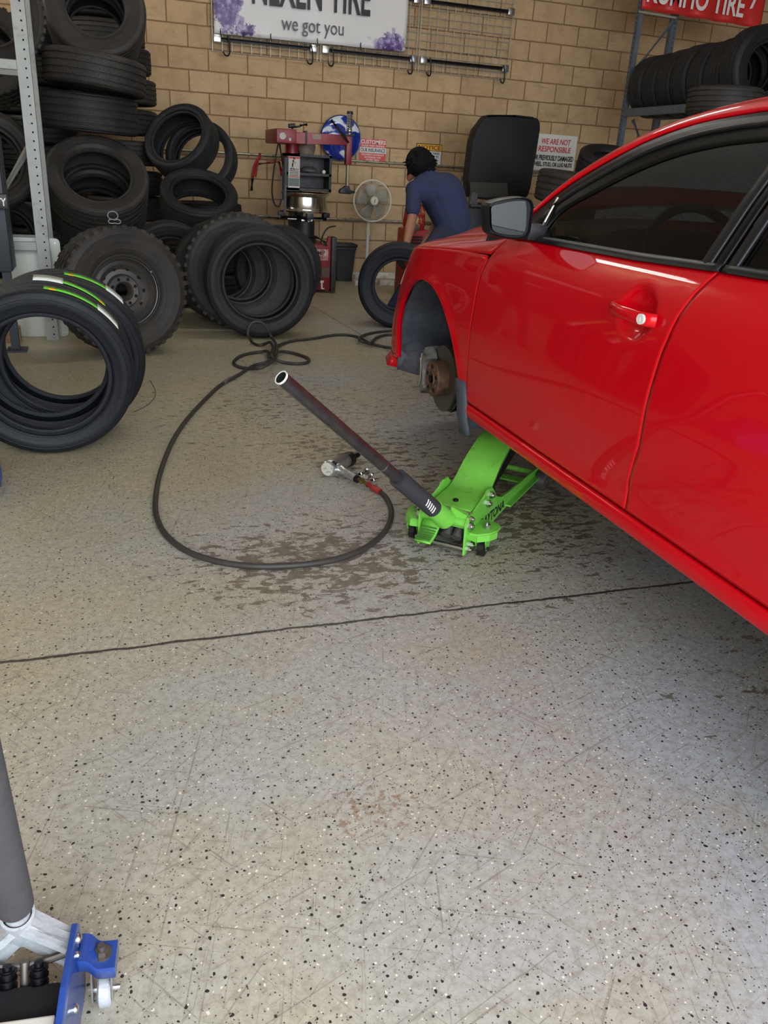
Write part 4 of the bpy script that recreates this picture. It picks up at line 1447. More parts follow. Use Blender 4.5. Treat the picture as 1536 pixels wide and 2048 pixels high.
# headlamp at the corner
M_LAMPGLASS = simple('headlamp_lens', (190, 186, 184), 0.08, 0.0, coat=1.0)
P = []
for j in range(7):
    z = 0.74 + 0.11 * j / 6
    P.append([P3(y, z, -0.006) for y in np.linspace(-6.03 - 0.03 * j / 6, -5.86 - 0.06 * j / 6, 12)])
b = MB(); b.grid(P); orient_out(b, CARC); solid(b.build('headlamp', M_LAMPGLASS, car, smooth=60, fix=False), 0.01)

# sill below the doors
P = []
for y in np.linspace(-6.885, REARY, 70):
    row = []
    for z, x in ((0.426, 0.552), (0.426, 0.534), (0.420, 0.528), (0.408, 0.526), (0.395, 0.527), (0.384, 0.529), (0.377, 0.534), (0.373, 0.545), (0.371, 0.57), (0.370, 0.66)):
        row.append(Vector((x, y, z)))
    P.append(row)
b = MB(); b.grid(P); orient_out(b, CARC)
sill = solid(b.build('side_sill', M_PAINT, car, smooth=50, fix=False), 0.006)

# dark shell inside, seen through the gaps
P = []
for z in np.linspace(0.37, 1.045, 12):
    P.append([P3(y, z, 0.026) for y in np.linspace(-6.90, -9.0, 24)])
b = MB(); b.grid(P); inner = b.build('inner_shell', M_UNDER, car, smooth=60)

# glasshouse
REDLO = [(-7.12, 1.060), (-7.182, 1.120), (-7.303, 1.219), (-7.461, 1.305), (-7.554, 1.345), (-7.682, 1.379), (-7.815, 1.396), (-7.95, 1.404), (-8.3, 1.405), (-8.75, 1.36), (-9.15, 1.25)]
REDHI = [(-7.10, 1.066), (-7.165, 1.132), (-7.279, 1.235), (-7.426, 1.323), (-7.526, 1.367), (-7.639, 1.402), (-7.768, 1.424), (-7.92, 1.434), (-8.3, 1.44), (-8.8, 1.395), (-9.3, 1.26)]
GLTOP = [(-7.297, 1.060), (-7.331, 1.133), (-7.455, 1.199), (-7.582, 1.258), (-7.712, 1.299), (-7.847, 1.322), (-7.998, 1.333), (-8.07, 1.336)]
def strip(name, A, B_, mat, offs, n=90, t_=0.01, rows=4):
    A_, B2 = smooth2(A, n), smooth2(B_, n)
    P = []
    for k in range(rows + 1):
        f = k / rows
        P.append([P3(a[0] * (1 - f) + c[0] * f, a[1] * (1 - f) + c[1] * f, offs[0] * (1 - f) + offs[1] * f - offs[2] * 4 * f * (1 - f)) for a, c in zip(A_, B2)])
    b = MB(); b.grid(P); orient_out(b, CARC)
    return solid(b.build(name, mat, car, smooth=50, fix=False), t_)
rail = strip('roof_rail', REDLO, REDHI, M_PAINT, (-0.006, 0.0, 0.006))
# black frame of the front door window: from the glass edge out to the roof rail
FR_OUT = [(-7.155, 1.062)] + [(y - 0.010, z - 0.006) for y, z in REDLO[1:7]] + [(-7.95, 1.398), (-8.07, 1.400)]
frm = strip('window_frame', GLTOP, FR_OUT, M_TRIM, (0.006, -0.004, 0.004), rows=6)
FR_MID = [(a * 0.45 + c * 0.55, p * 0.45 + q * 0.55) for (a, p), (c, q) in zip(smooth2(GLTOP, 30), smooth2(FR_OUT, 30))]
b = MB(); b.tube([P3(y, z, -0.006) for y, z in FR_MID[3:]], 0.006, n=8); b.build('frame_bead', M_SATIN, frm)
# sail in front of the glass and the thin bright divider
b = MB(); b.grid([[P3(-7.13, 1.05, -0.004), P3(-7.2, 1.05, -0.004), P3(-7.30, 1.053, -0.004)], [P3(-7.18, 1.09, -0.004), P3(-7.23, 1.092, -0.004), P3(-7.298, 1.094, -0.004)], [P3(-7.23, 1.13, -0.004), P3(-7.26, 1.14, -0.004), P3(-7.30, 1.17, -0.004)]]); orient_out(b, CARC); solid(b.build('window_sail', M_TRIM, car, smooth=50, fix=False), 0.01)
b = MB(); b.tube([P3(-7.297, 1.055, -0.006), P3(-7.292, 1.10, -0.006), P3(-7.283, 1.172, -0.007)], 0.0035, n=6); b.build('divider_bar', M_GALV, car)
# front glass
def glass_panel(name, y0, y1, zb, zt, mat, n=50):
    P = []
    ys = np.linspace(y0, y1, n)
    for k in range(17):
        f = k / 16
        P.append([P3(y, zb(y) + (zt(y) - zb(y)) * f, 0.010) for y in ys])
    b = MB(); b.grid(P); orient_out(b, CARC)
    return b.build(name, mat, car, smooth=60, fix=False)
g1 = glass_panel('front_window_glass', -7.296, -8.085, lambda y: 1.05, lambda y: zc_at(GLTOP, y) + 0.006, M_TINT)
RGT = [(-8.15, 1.336), (-8.4, 1.335), (-8.7, 1.295), (-9.0, 1.19)]
g2 = glass_panel('rear_window_glass', -8.16, -8.95, lambda y: 1.06, lambda y: zc_at(RGT, y) + 0.006, M_TINT)
strip('rear_window_frame', RGT, [(-8.15, 1.400), (-8.4, 1.398), (-8.75, 1.352), (-9.08, 1.25)], M_TRIM, (0.006, -0.004, 0.004))
# pillar between the doors
for nm, y0, y1, mat, o_ in (('door_pillar', -8.062, -8.096, M_SATIN, -0.004), ('door_pillar', -8.102, -8.130, M_TRIM, 0.0), ('door_pillar', -8.146, -8.176, M_SATIN, -0.003)):
    P = []
    for z in np.linspace(1.06, 1.402, 22):
        sh = -0.0 * (z - 1.06)
        P.append([P3(y0 + (y1 - y0) * k / 5 + sh, z, o_ - 0.003 * math.sin(PI * k / 5)) for k in range(6)])
    b = MB(); b.grid(P); orient_out(b, CARC); solid(b.build(nm, mat, car, smooth=50, fix=False), 0.012)
# belt mouldings
def moulding(y0, y1):
    P = []
    for y in np.linspace(y0, y1, 40):
        zb = zc_at(BELT, y)
        P.append([P3(y, zb - 0.001, 0.004), P3(y, zb, -0.007), P3(y, zb + 0.008, -0.009), P3(y, zb + 0.016, -0.006), P3(y, zb + 0.018, 0.008)])
    b = MB(); b.grid(P); orient_out(b, CARC)
    return solid(b.build('belt_moulding', M_SATIN, car, smooth=50, fix=False), 0.006)
moulding(-7.16, -8.132); moulding(-8.145, -8.95)

# roof and windscreens
def cross(a, rise, fwd, n=24, pw=2.2):
    """arch from the left rail point to its mirror image"""
    out = []
    for k in range(n + 1):
        u = -1 + 2 * k / n
        c = 1 - abs(u) ** pw
        out.append((XC + (XC - a.x) * u, a.y + fwd * c, a.z + rise * c))
    return out
RH = smooth2(REDHI, 120)
RHP = [P3(y, z, 0.0) for y, z in RH]
wsr = [p for p in RHP if p.y > -7.64]
rfr = [p for p in RHP if -8.72 < p.y <= -7.62]
b = MB(); b.grid([cross(p, 0.035 + 0.03 * i / len(wsr), 0.30 - 0.16 * i / len(wsr)) for i, p in enumerate(wsr)]); orient_out(b, CARC); b.build('windscreen', M_WSCREEN, car, smooth=60, fix=False)
b = MB(); b.grid([cross(p, 0.068, 0.14 - 0.2 * i / len(rfr)) for i, p in enumerate(rfr)]); orient_out(b, CARC); solid(b.build('roof', M_PAINT, car, smooth=60, fix=False), 0.02)
rrr = [p for p in RHP if p.y <= -8.70]
b = MB(); b.grid([cross(p, 0.068 - 0.03 * i / max(1, len(rrr)), -0.06 - 0.2 * i / max(1, len(rrr))) for i, p in enumerate(rrr)]); orient_out(b, CARC); b.build('rear_screen', M_TINT, car, smooth=60, fix=False)

# quarter panel, rear wheel and boot lid (behind the picture's edge)
def quarter():
    ay, az, ar = -9.09, 0.40, 0.345
    P = []
    ys = np.linspace(REARY - 0.004, -9.98, 60)
    for y in ys:
        row = []
        d = abs(y - ay)
        zb = az + math.sqrt(max(0, ar * ar - d * d)) if d < ar else 0.42
        for k in range(20):
            z = zb + (1.08 - zb) * k / 19
            row.append(P3(y, z))
        P.append(row)
    b = MB(); b.grid(P); orient_out(b, CARC)
    return solid(b.build('quarter_panel', M_PAINT, car, smooth=45, fix=False), 0.012)
qp = quarter()
P = []
for y in np.linspace(-9.28, -9.98, 12):
    x0 = S(y, 1.08)
    P.append([(x0 + (2 * XC - 2 * x0) * k / 20, y, 1.08 + 0.05 * math.sin(PI * k / 20)) for k in range(21)])
b = MB(); b.grid(P); orient_out(b, (XC, -9.5, 0.3)); solid(b.build('boot_lid', M_PAINT, car, smooth=60, fix=False), 0.012)
P = []
for z in np.linspace(0.36, 1.09, 10):
    x0 = S(-9.98, min(z, 1.08))
    P.append([(x0 + (2 * XC - 2 * x0) * k / 20, -9.98 - 0.12 * math.sin(PI * k / 20), z) for k in range(21)])
b = MB(); b.grid(P); orient_out(b, CARC); solid(b.build('rear_bumper', M_PAINT, car, smooth=60, fix=False), 0.012)
for sx in (0.64, 2 * XC - 0.64):
    o = tire(None, (sx, -9.09, 0.316), (-1 if sx < XC else 1, 0, 0), 0.316, 0.205, 0.205, 'used', name='rear_tire', parent=car)
    b = MB(); b.lathe([(0.205, 0.07), (0.19, 0.05), (0.05, 0.075), (0.001, 0.08)], c=(sx, -9.09, 0.316), d=(-1 if sx < XC else 1, 0, 0), n=40); b.build('wheel_disc', M_GALV, car)
for o in (fd, rd, ff, sill, rail, frm, g1, g2, inner, qp):
    mirror_mesh(o)

# floor pan
b = MB()
b.box((XC, -8.0, 0.44), (1.30, 2.2, 0.14), bevel=0.03)
b.box((XC, -6.0, 0.42), (0.9, 0.8, 0.1), bevel=0.03)
b.build('floor_pan', M_UNDER, car, smooth=30)
b = MB(); b.box((0.72, -7.9, 0.355), (0.05, 1.5, 0.05), bevel=0.01); b.build('jacking_rail', M_UNDER, car, smooth=30)

# wheel well, brake, flap
P = []
for th in np.linspace(math.radians(-12), math.radians(192), 48):
    r = AR + 0.012 + 0.006 * math.sin(th * 14)
    row = []
    for k in range(10):
        x = 0.535 + 0.36 * k / 9
        row.append((x, AY + r * math.cos(th) * (1 - 0.04 * k / 9), AZ + r * math.sin(th) * (1 - 0.05 * (k / 9))))
    P.append(row)
b = MB(); b.grid(P); liner = solid(b.build('wheel_liner', M_LINER, car, smooth=60), 0.006)
P = []
for i in range(17):
    P.append([(0.895, AY - 0.40 + 0.8 * i / 16, 0.30 + 0.55 * j / 8) for j in range(9)])
b = MB(); b.grid(P); solid(b.build('inner_wall', M_LINER, car, smooth=60), 0.006)
# front lip of the liner hanging down
b = MB(); b.grid([[(0.56, -6.10, 0.50), (0.70, -6.12, 0.50), (0.88, -6.14, 0.50)], [(0.55, -6.105, 0.42), (0.70, -6.13, 0.38), (0.88, -6.15, 0.36)], [(0.55, -6.12, 0.36), (0.68, -6.16, 0.33), (0.86, -6.2, 0.30)]]); solid(b.build('liner_flap', M_LINER, car, smooth=60), 0.008)
HUB = Vector((0.602, -6.385, 0.382))
OUT = Vector((-1, 0, 0))
b = MB(); b.lathe([(0.064, 0.002), (0.145, 0.002), (0.145, -0.009), (0.132, -0.010), (0.132, -0.017), (0.145, -0.018), (0.145, -0.028), (0.07, -0.028)], c=HUB + Vector((0.055, 0, 0)), d=OUT, n=72, closed=True)
b.build('brake_disc', M_DISC, car)
b = MB(); b.lathe([(0.078, -0.02), (0.078, 0.048), (0.073, 0.055), (0.036, 0.055), (0.034, 0.060), (0.031, 0.060), (0.030, 0.03), (0.001, 0.03)], c=HUB + Vector((0.055, 0, 0)), d=OUT, n=48)
hub = b.build('wheel_hub', M_RUST, car)
for k in range(5):
    a = 2 * PI * k / 5 + 0.3
    p = HUB + Vector((0.0005, 0.054 * math.cos(a), 0.054 * math.sin(a)))
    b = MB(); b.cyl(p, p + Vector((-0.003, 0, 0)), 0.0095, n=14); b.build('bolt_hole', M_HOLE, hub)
for k in range(5):
    a = 2 * PI * (k + 0.5) / 5 + 0.3
    p = HUB + Vector((0.0005, 0.056 * math.cos(a), 0.056 * math.sin(a)))
    b = MB(); b.cyl(p, p + Vector((-0.002, 0, 0)), 0.006, n=12); b.build('hub_dimple', M_STEEL, hub)
b = MB(); b.cyl(HUB + Vector((0, 0, 0)), HUB + Vector((-0.008, 0, 0)), 0.017, n=6); b.build('axle_nut', M_BLACKM, hub)
# caliper hugging the front of the disc
P = []
for th in np.linspace(math.radians(-38), math.radians(48), 14):
    e = Vector((0, math.cos(th), math.sin(th)))
    sec = [(-0.035, 0.100), (-0.040, 0.128), (-0.030, 0.158), (0.02, 0.166), (0.085, 0.160), (0.095, 0.120), (0.075, 0.1), (0.072, 0.150), (0.045, 0.153), (0.020, 0.150), (0.018, 0.1)]
    P.append([HUB + Vector((0.03 + sx, 0, 0)) + e * r for sx, r in sec] )
b = MB(); rows = b.grid([row + [row[0]] for row in P])
b.F([v for v in rows[0][:-1]]); b.F([v for v in reversed(rows[-1][:-1])])
cal = b.build('brake_caliper', M_CALIPER, car, smooth=35)
for dz in (-0.055, 0.06):
    p = HUB + Vector((-0.005, 0.128, dz))
    b = MB(); b.cyl(p, p + Vector((-0.009, 0, 0)), 0.014, 0.010, n=14); b.build('caliper_bolt', M_STEEL, cal)
b = MB(); b.tube(smoothpath([HUB + Vector((-0.008, 0.116, 0.09)), HUB + Vector((-0.014, 0.108, 0.05)), HUB + Vector((-0.012, 0.103, 0.0)), HUB + Vector((-0.014, 0.108, -0.05)), HUB + Vector((-0.006, 0.118, -0.07))], 6), 0.0035, n=6); b.build('spring_clip', M_STEEL, cal)
# strut, arm
b = MB(); b.cyl((0.80, -6.45, 0.42), (0.86, -6.46, 0.80), 0.032, n=20); b.cyl((0.83, -6.455, 0.58), (0.86, -6.46, 0.80), 0.06, n=20); b.build('suspension_strut', M_BLACKM, car)
b = MB(); b.tube([(0.68, -6.44, 0.27), (0.9, -6.42, 0.30), (1.1, -6.44, 0.34)], 0.03, n=8); b.box((0.70, -6.44, 0.38), (0.06, 0.08, 0.2), bevel=0.02); b.build('control_arm', M_BLACKM, car)
# mud flap behind the arch
P = []
for z, y, yw in ((0.505, -6.855, 0.012), (0.46, -6.87, 0.02), (0.42, -6.885, 0.025), (0.37, -6.895, 0.03), (0.33, -6.895, 0.03), (0.305, -6.90, 0.03)):
    xo = 0.512 if z > 0.34 else 0.525
    P.append([Vector((xo + 0.012, y - 0.06, z)), Vector((xo + 0.004, y - 0.03, z)), Vector((xo, y - 0.004, z)), Vector((xo + 0.006, y + 0.016, z)), Vector((xo + 0.03, y + 0.02, z + (0.0 if z > 0.31 else 0.004))), Vector((xo + 0.13, y + 0.012, z + (0 if z > 0.31 else 0.015)))])
b = MB(); b.grid(P); solid(b.build('mud_flap', M_FLAP, car, smooth=50), 0.012)

# door handle
HY, HZ = -7.885, 0.935
hs = S(-7.9, 0.93)
b = MB()
prof = smoothpath([(hs + 0.004, -7.822, 0.934), (hs - 0.018, -7.838, 0.934), (hs - 0.030, -7.885, 0.933), (hs - 0.030, -7.935, 0.931), (hs - 0.022, -7.985, 0.929), (hs - 0.002, -8.004, 0.928)], 5)
rings = []
for i, p in enumerate(prof):
    f = i / (len(prof) - 1)
    hh = 0.0135 + 0.0035 * f
    d = prof[min(i + 1, len(prof) - 1)] - prof[max(i - 1, 0)]
    d.normalize()
    up = Vector((0, 0, 1)); sd = d.cross(up).normalized()
    rings.append([b.V(p + sd * (0.0085 * math.cos(a)) + up * (hh * math.sin(a))) for a in [2 * PI * k / 14 for k in range(14)]])
for i in range(len(rings) - 1):
    b.bridge(rings[i], rings[i + 1])
b.F(list(reversed(rings[0]))); b.F(rings[-1])
hd = b.build('door_handle', M_PAINT, fd, smooth=60)
kp = Vector((hs - 0.0305, -7.982, 0.9295))
b = MB(); b.cyl(kp + Vector((0.006, 0, 0)), kp + Vector((-0.003, -0.001, 0)), 0.0125, n=24)
b.box(kp + Vector((-0.0032, -0.001, 0)), (0.001, 0.0018, 0.010), mi=0)
b.build('lock_cylinder', M_WHITEMETAL, fd)

# door mirror
MYR = -7.335
W2 = lambda px, py: on(1, MYR, px, py)
outl = [W2(976, 414), W2(985, 404), W2(1010, 397), W2(1040, 394), W2(1062, 398), W2(1069, 412), W2(1066, 440), W2(1061, 468), W2(1050, 478), W2(1030, 480), W2(1000, 475), W2(981, 468), W2(977, 450)]
outl = [p for p in smoothpath(outl, 4, closed=True)]
cen = sum(outl, Vector()) / len(outl)
b = MB()
def ringof(sc_, dy, dxs=0.0, dzs=0.0):
    return [b.V(cen + (p - cen) * sc_ + Vector((dxs, dy, dzs))) for p in outl]
r0 = ringof(0.90, 0.012); r1 = ringof(0.955, 0.0); r2 = ringof(1.0, 0.010); r3 = ringof(1.015, 0.035); r4 = ringof(0.97, 0.075, 0.008); r5 = ringof(0.80, 0.115, 0.018); r6 = ringof(0.45, 0.135, 0.02)
for a_, c_ in ((r0, r1), (r1, r2), (r2, r3), (r3, r4), (r4, r5), (r5, r6)):
    b.bridge(a_, c_)
b.F(r6); b.F(list(reversed(r0)))
mh = b.build('door_mirror', M_SATIN, car, smooth=50)
gout = [W2(983, 413), W2(1000, 408), W2(1022, 403), W2(1046, 402), W2(1051, 407), W2(1052, 430), W2(1050, 458), W2(1044, 468), W2(1030, 470), W2(1005, 468), W2(988, 462), W2(983, 452), W2(982, 430)]
gout = smoothpath(gout, 3, closed=True)
b = MB(); n_ = len(gout)
gv = [b.V(p + Vector((0, -0.003, 0))) for p in gout]; gv2 = [b.V(p + Vector((0, 0.006, 0))) for p in gout]
b.F(gv); b.F(list(reversed(gv2))); b.bridge(gv, gv2)
mg = b.build('mirror_glass', M_MIRROR, mh, smooth=0)
b = MB(); b.box(on(1, -7.30, 1066, 462) + Vector((0.03, 0.03, -0.005)), (0.10, 0.07, 0.05), bevel=0.015); b.build('mirror_arm', M_SATIN, mh)

# cabin
b = MB()
P = []
for i in range(9):
    y = -7.02 - 0.05 * i
    zt = (1.02, 1.045, 1.06, 1.068, 1.07, 1.065, 1.05, 1.0, 0.92)[i]
    P.append([(0.62 + 1.54 * k / 16, y, zt - 0.02 * abs(k / 8 - 1) + (0.03 if 3 <= k <= 6 and 3 < i < 7 else 0)) for k in range(17)])
b.grid(P); b.build('dashboard', M_CARIN, car, smooth=50)
sw = Vector((0.98, -7.52, 1.0)); sd = Vector((0, -0.9, 0.42)).normalized()
x_, y_, d_ = basis(sd)
b = MB(); b.tube([sw + x_ * (0.185 * math.cos(a)) + y_ * (0.185 * math.sin(a)) for a in np.linspace(0, 2 * PI, 40, endpoint=False)], 0.015, n=10, closed=True)
b.sphere(sw - d_ * 0.02, 0.06, (1, 1, 0.5))
for a in (0, PI, -PI / 2):
    b.tube([sw - d_ * 0.02, sw + x_ * (0.18 * math.cos(a)) + y_ * (0.18 * math.sin(a))], 0.014, n=8)
b.build('steering_wheel', M_BLACK, car)
for sx in (1.0, 1.78):
    b = MB()
    b.box((sx, -7.95, 0.66), (0.50, 0.52, 0.16), bevel=0.06)
    b.box((sx, -8.24, 0.98), (0.48, 0.14, 0.62), rot=Matrix.Rotation(math.radians(14), 3, 'X'), bevel=0.05)
    b.box((sx, -8.345, 1.345), (0.25, 0.09, 0.16), rot=Matrix.Rotation(math.radians(10), 3, 'X'), bevel=0.035)
    b.build('front_seat', M_SEAT, car, smooth=50)
b = MB(); b.box((XC, -8.95, 0.9), (1.3, 0.16, 0.62), rot=Matrix.Rotation(math.radians(16), 3, 'X'), bevel=0.05); b.box((XC, -8.7, 0.64), (1.3, 0.5, 0.16), bevel=0.05); b.build('rear_seat', M_SEAT, car, smooth=50)
# defroster outlet seen through the front corner of the window
P = []
q0, q1, q2, q3 = on(0, 0.68, 1128, 478), on(0, 0.68, 1132, 445), on(0, 0.66, 1165, 455), on(0, 0.66, 1196, 492)
b = MB()
for k in range(9):
    f = k / 8
    a_ = q0.lerp(q1, f); c_ = q3.lerp(q2, f)
    b.tube([a_, (a_ + c_) / 2 + Vector((0.0, 0, 0.006)), c_], 0.0035, n=5)
b.build('air_vent', M_GALV, car)
# ------------------------------------------------------------------ green floor jack under the car
M_GREEN = simple('lime_green_enamel', (116, 198, 72), 0.42, var=0.06, vscale=20, dirt=(92, 110, 50), dscale=26, dlo=0.6, dhi=0.78)
M_GREY_WHEEL = simple('grey_steel_wheel', (86, 84, 82), 0.5, 0.5)
M_FOAM = simple('black_foam_sleeve', (48, 49, 54), 0.75, bump=0.1, bscale=200)
JO = Vector((0.329, -7.291, 0))
JY = Vector((0.7071, 0.7071, 0)); JX = Vector((0.7071, -0.7071, 0)); JZ = Vector((0, 0, 1))
J = lambda x, y, z: JO + JX * x + JY * y + JZ * z
JR = Matrix((( JX.x, JY.x, 0), (JX.y, JY.y, 0), (0, 0, 1)))
jack = thing('floor_jack', 'lime green low floor jack lifting the red car', 'jack', JO)
PROF = [(-0.02, 0.035), (-0.02, 0.012), (0.05, 0.018), (0.16, 0.03), (0.36, 0.045), (0.60, 0.05), (0.82, 0.045), (0.84, 0.075), (0.80, 0.090), (0.60, 0.098), (0.42, 0.105), (0.33, 0.112), (0.27, 0.135), (0.23, 0.175), (0.205, 0.195), (0.17, 0.195), (0.12, 0.175), (0.05, 0.155), (-0.01, 0.15), (-0.028, 0.13)]
for s in (-1, 1):
    x0 = 0.086 * s
    b = MB(); b.prism(PROF, J(x0 - (0.004), 0, 0), JY, JZ, 0.008, bevel=0.0012)
    pl = b.build('side_plate', M_GREEN, jack, smooth=30)
    # outward lower flange
    b = MB(); b.box(J(x0 + 0.012 * s, 0.60, 0.060), (0.03, 0.42, 0.006), rot=JR); b.build('plate_flange', M_GREEN, pl, smooth=0)
    for (yy, zz, r) in ((0.19, 0.17, 0.013), (0.165, 0.145, 0.013), (-0.002, 0.118, 0.016), (0.0, 0.145, 0.009), (0.005, 0.028, 0.011), (0.03, 0.035, 0.011)):
        b = MB(); b.cyl(J(x0 + 0.004 * s, yy, zz), J(x0 + 0.016 * s, yy, zz), r, n=6); b.cyl(J(x0 + 0.014 * s, yy, zz), J(x0 + 0.022 * s, yy, zz), r * 0.55, n=12); b.build('bolt', M_STEEL, pl)
    # rear caster bracket with nut, fork and wheel
    bx = 0.132 * s
    b = MB()
    outl = [(0.088, 0.0), (0.098, -0.012), (0.125, -0.01), (0.158, 0.025), (0.172, 0.06), (0.172, 0.10), (0.15, 0.125), (0.088, 0.13)]
    outl = [(x * s, y) for x, y in outl]
    if s < 0: outl = outl[::-1]
    b.prism(outl, J(0, 0, 0.088), JX, JY, 0.010, bevel=0.002)
    lipo = [(0.088, 0.0), (0.125, -0.010), (0.158, 0.025), (0.172, 0.06)]
    for (xa, ya), (xb, yb_) in zip(lipo, lipo[1:]):
        m_ = J((xa + xb) / 2 * s, (ya + yb_) / 2, 0.081); d = J(xb * s, yb_, 0) - J(xa * s, ya, 0)
        b.box(m_, (d.length, 0.006, 0.024), rot=Matrix.Rotation(math.atan2(d.y, d.x), 3, 'Z'))
    br_ = b.build('caster_bracket', M_GREEN, jack, smooth=30)
    b = MB(); b.cyl(J(bx, 0.062, 0.098), J(bx, 0.062, 0.112), 0.014, n=6); b.cyl(J(bx, 0.062, 0.112), J(bx, 0.062, 0.121), 0.008, n=12); b.build('caster_nut', M_STEEL, br_)
    b = MB()
    for q in (-0.017, 0.017):
        b.prism([(-0.02, 0.085), (0.022, 0.085), (0.034, 0.05), (0.02, 0.02), (0.005, 0.018), (-0.012, 0.04)], J(bx + q - 0.0025, 0.062, 0), -JY, JZ, 0.005)
    fk = b.build('caster_fork', M_GREEN, jack, smooth=0)
    b = MB(); b.lathe([(0.006, -0.013), (0.024, -0.013), (0.0305, -0.010), (0.0305, 0.010), (0.024, 0.013), (0.006, 0.013)], c=J(bx, 0.043, 0.0305), d=JX, n=32); b.cyl(J(bx - 0.024, 0.043, 0.0305), J(bx + 0.024, 0.043, 0.0305), 0.006, n=10)
    b.build('rear_caster', M_BLACK, jack)
    # front roller
    b = MB(); b.lathe([(0.008, -0.02), (0.036, -0.02), (0.042, -0.016), (0.042, 0.016), (0.036, 0.02), (0.008, 0.02)], c=J(0.118 * s, 0.79, 0.042), d=JX, n=36); b.cyl(J(0.085 * s, 0.79, 0.042), J(0.142 * s, 0.79, 0.042), 0.010, n=12)
    b.build('front_wheel', M_GREY_WHEEL, jack)
me = text_mesh('DAYTONA', 0.02, 0.5)
xs = [v.co.x for v in me.vertices]; ys = [v.co.y for v in me.vertices]
ax_, bx_, ay_, by_ = min(xs), max(xs), min(ys), max(ys)
for v in me.vertices:
    u = (v.co.x - ax_) / (bx_ - ax_); w = (v.co.y - ay_) / (by_ - ay_)
    yy = 0.115 + 0.26 * u
    v.co = J(0.0905 + 0.001 * v.co.z, yy, 0.048 + 0.06 * (yy) * 0.35 + w * (0.050 - 0.016 * u))
link_mesh('lettering', me, M_BLKTXT, jack, smooth=0)
# cover plate and lifting arm: one bent sheet
arm = [(0.035, 0.156), (0.10, 0.160), (0.17, 0.163), (0.215, 0.168), (0.26, 0.190), (0.32, 0.232), (0.40, 0.272), (0.47, 0.298), (0.53, 0.308), (0.60, 0.310)]
arm = lin([(p.x, p.y) for p in smoothpath([(a, c, 0) for a, c in arm], 6)], 50)
P = []
for y, z in arm:
    w_ = 0.076 if y < 0.2 else 0.076 - 0.010 * min(1, (y - 0.2) / 0.3)
    P.append([J(-w_, y, z - 0.02), J(-w_, y, z - 0.003), J(-w_ + 0.004, y, z), J(0, y, z + 0.002), J(w_ - 0.004, y, z), J(w_, y, z - 0.003), J(w_, y, z - 0.02)])
b = MB(); b.grid(P); solid(b.build('lift_arm_cover', M_GREEN, jack, smooth=40), 0.005)
b = MB(); b.cyl(J(0.0, 0.085, 0.160), J(0.0, 0.085, 0.167), 0.010, n=16); b.build('cover_screw', M_BLACKM, jack)
for s in (-1, 1):
    b = MB(); b.prism([(0.18, 0.10), (0.60, 0.24), (0.60, 0.303), (0.46, 0.29), (0.32, 0.218), (0.22, 0.16)], J(0.055 * s - 0.004, 0, 0), JY, JZ, 0.008); b.build('arm_beam', M_BLACKM, jack, smooth=0)
b = MB(); b.lathe([(0.02, 0.275), (0.03, 0.305), (0.055, 0.315), (0.06, 0.328), (0.045, 0.33), (0.001, 0.324)], c=J(0, 0.555, 0), d=(0, 0, 1), n=32); b.build('saddle', M_BLACKM, jack)
# hydraulic unit, springs, rods
b = MB(); b.box(J(0, 0.11, 0.085), (0.12, 0.16, 0.10), rot=JR, bevel=0.012); b.cyl(J(0, 0.18, 0.09), J(0, 0.42, 0.10), 0.033, n=20); b.build('hydraulic_unit', M_UNDER, jack, smooth=35)
for x in (0.012, 0.05):
    b = MB(); b.cyl(J(x, -0.005, 0.07), J(x, 0.045, 0.115), 0.017, 0.014, n=18); b.cyl(J(x, -0.01, 0.066), J(x, 0.0, 0.074), 0.019, n=18); b.build('pump_plunger', M_GREY_WHEEL, jack)
b = MB(); b.cyl(J(-0.085, -0.003, 0.028), J(0.085, -0.003, 0.028), 0.008, n=14); b.build('tie_rod', M_STEEL, jack)
b = MB(); b.cyl(J(-0.085, 0.03, 0.150), J(0.085, 0.03, 0.150), 0.006, n=14); b.build('tie_rod', M_STEEL, jack)
b = MB(); b.cyl(J(-0.085, 0.80, 0.066), J(0.085, 0.80, 0.066), 0.012, n=14); b.build('front_axle', M_GREEN, jack)
b = MB(); b.box(J(0, 0.70, 0.055), (0.165, 0.05, 0.008), rot=JR); b.build('cross_plate', M_GREEN, jack, smooth=0)
# handle yoke
HB = Vector((0.300, -7.318, 0.150)); HT = at(562, 755, 2.12)
hd_ = (HT - HB).normalized()
b = MB()
b.cyl(HB - hd_ * 0.035, HB + hd_ * 0.05, 0.036, 0.033, n=28, hollow=0.006)
b.cyl(J(-0.083, -0.002, 0.125), J(0.083, -0.002, 0.125), 0.017, n=16)
for s in (-1, 1):
    b.prism([(0.0, -0.02), (0.06 * s, -0.02), (0.06 * s, 0.03), (0.0, 0.05)] if s > 0 else [(0.0, 0.05), (-0.06, 0.03), (-0.06, -0.02), (0.0, -0.02)], J(0.02 * s, -0.006, 0.125), JX, JZ, -0.02)
b.build('handle_yoke', M_GREEN, jack, smooth=40)
# ribbed foot pedal
M_RIB = simple('rib_shade_green', (58, 112, 40), 0.5)  # rib shade put into the colour: ribs darker than the pedal
b = MB()
P = []
for k in range(21):
    f = k / 20
    y = -0.005 - 0.085 * f; z = 0.112 - 0.052 * f - 0.012 * math.sin(f * PI)
    P.append([J(-0.076 + 0.004 * f, y, z), J(-0.010 - 0.002 * f, y, z + 0.001)])
b.grid(P)
pd = solid(b.build('foot_pedal', M_GREEN, jack, smooth=50), 0.006)
for k in range(7):
    f = 0.34 + 0.64 * k / 6
    y = -0.005 - 0.085 * f; z = 0.112 - 0.052 * f - 0.012 * math.sin(f * PI)
    b = MB(); b.cyl(J(-0.070, y, z + 0.008), J(-0.014, y, z + 0.009), 0.0024, n=6); b.build('pedal_rib', M_RIB, pd)
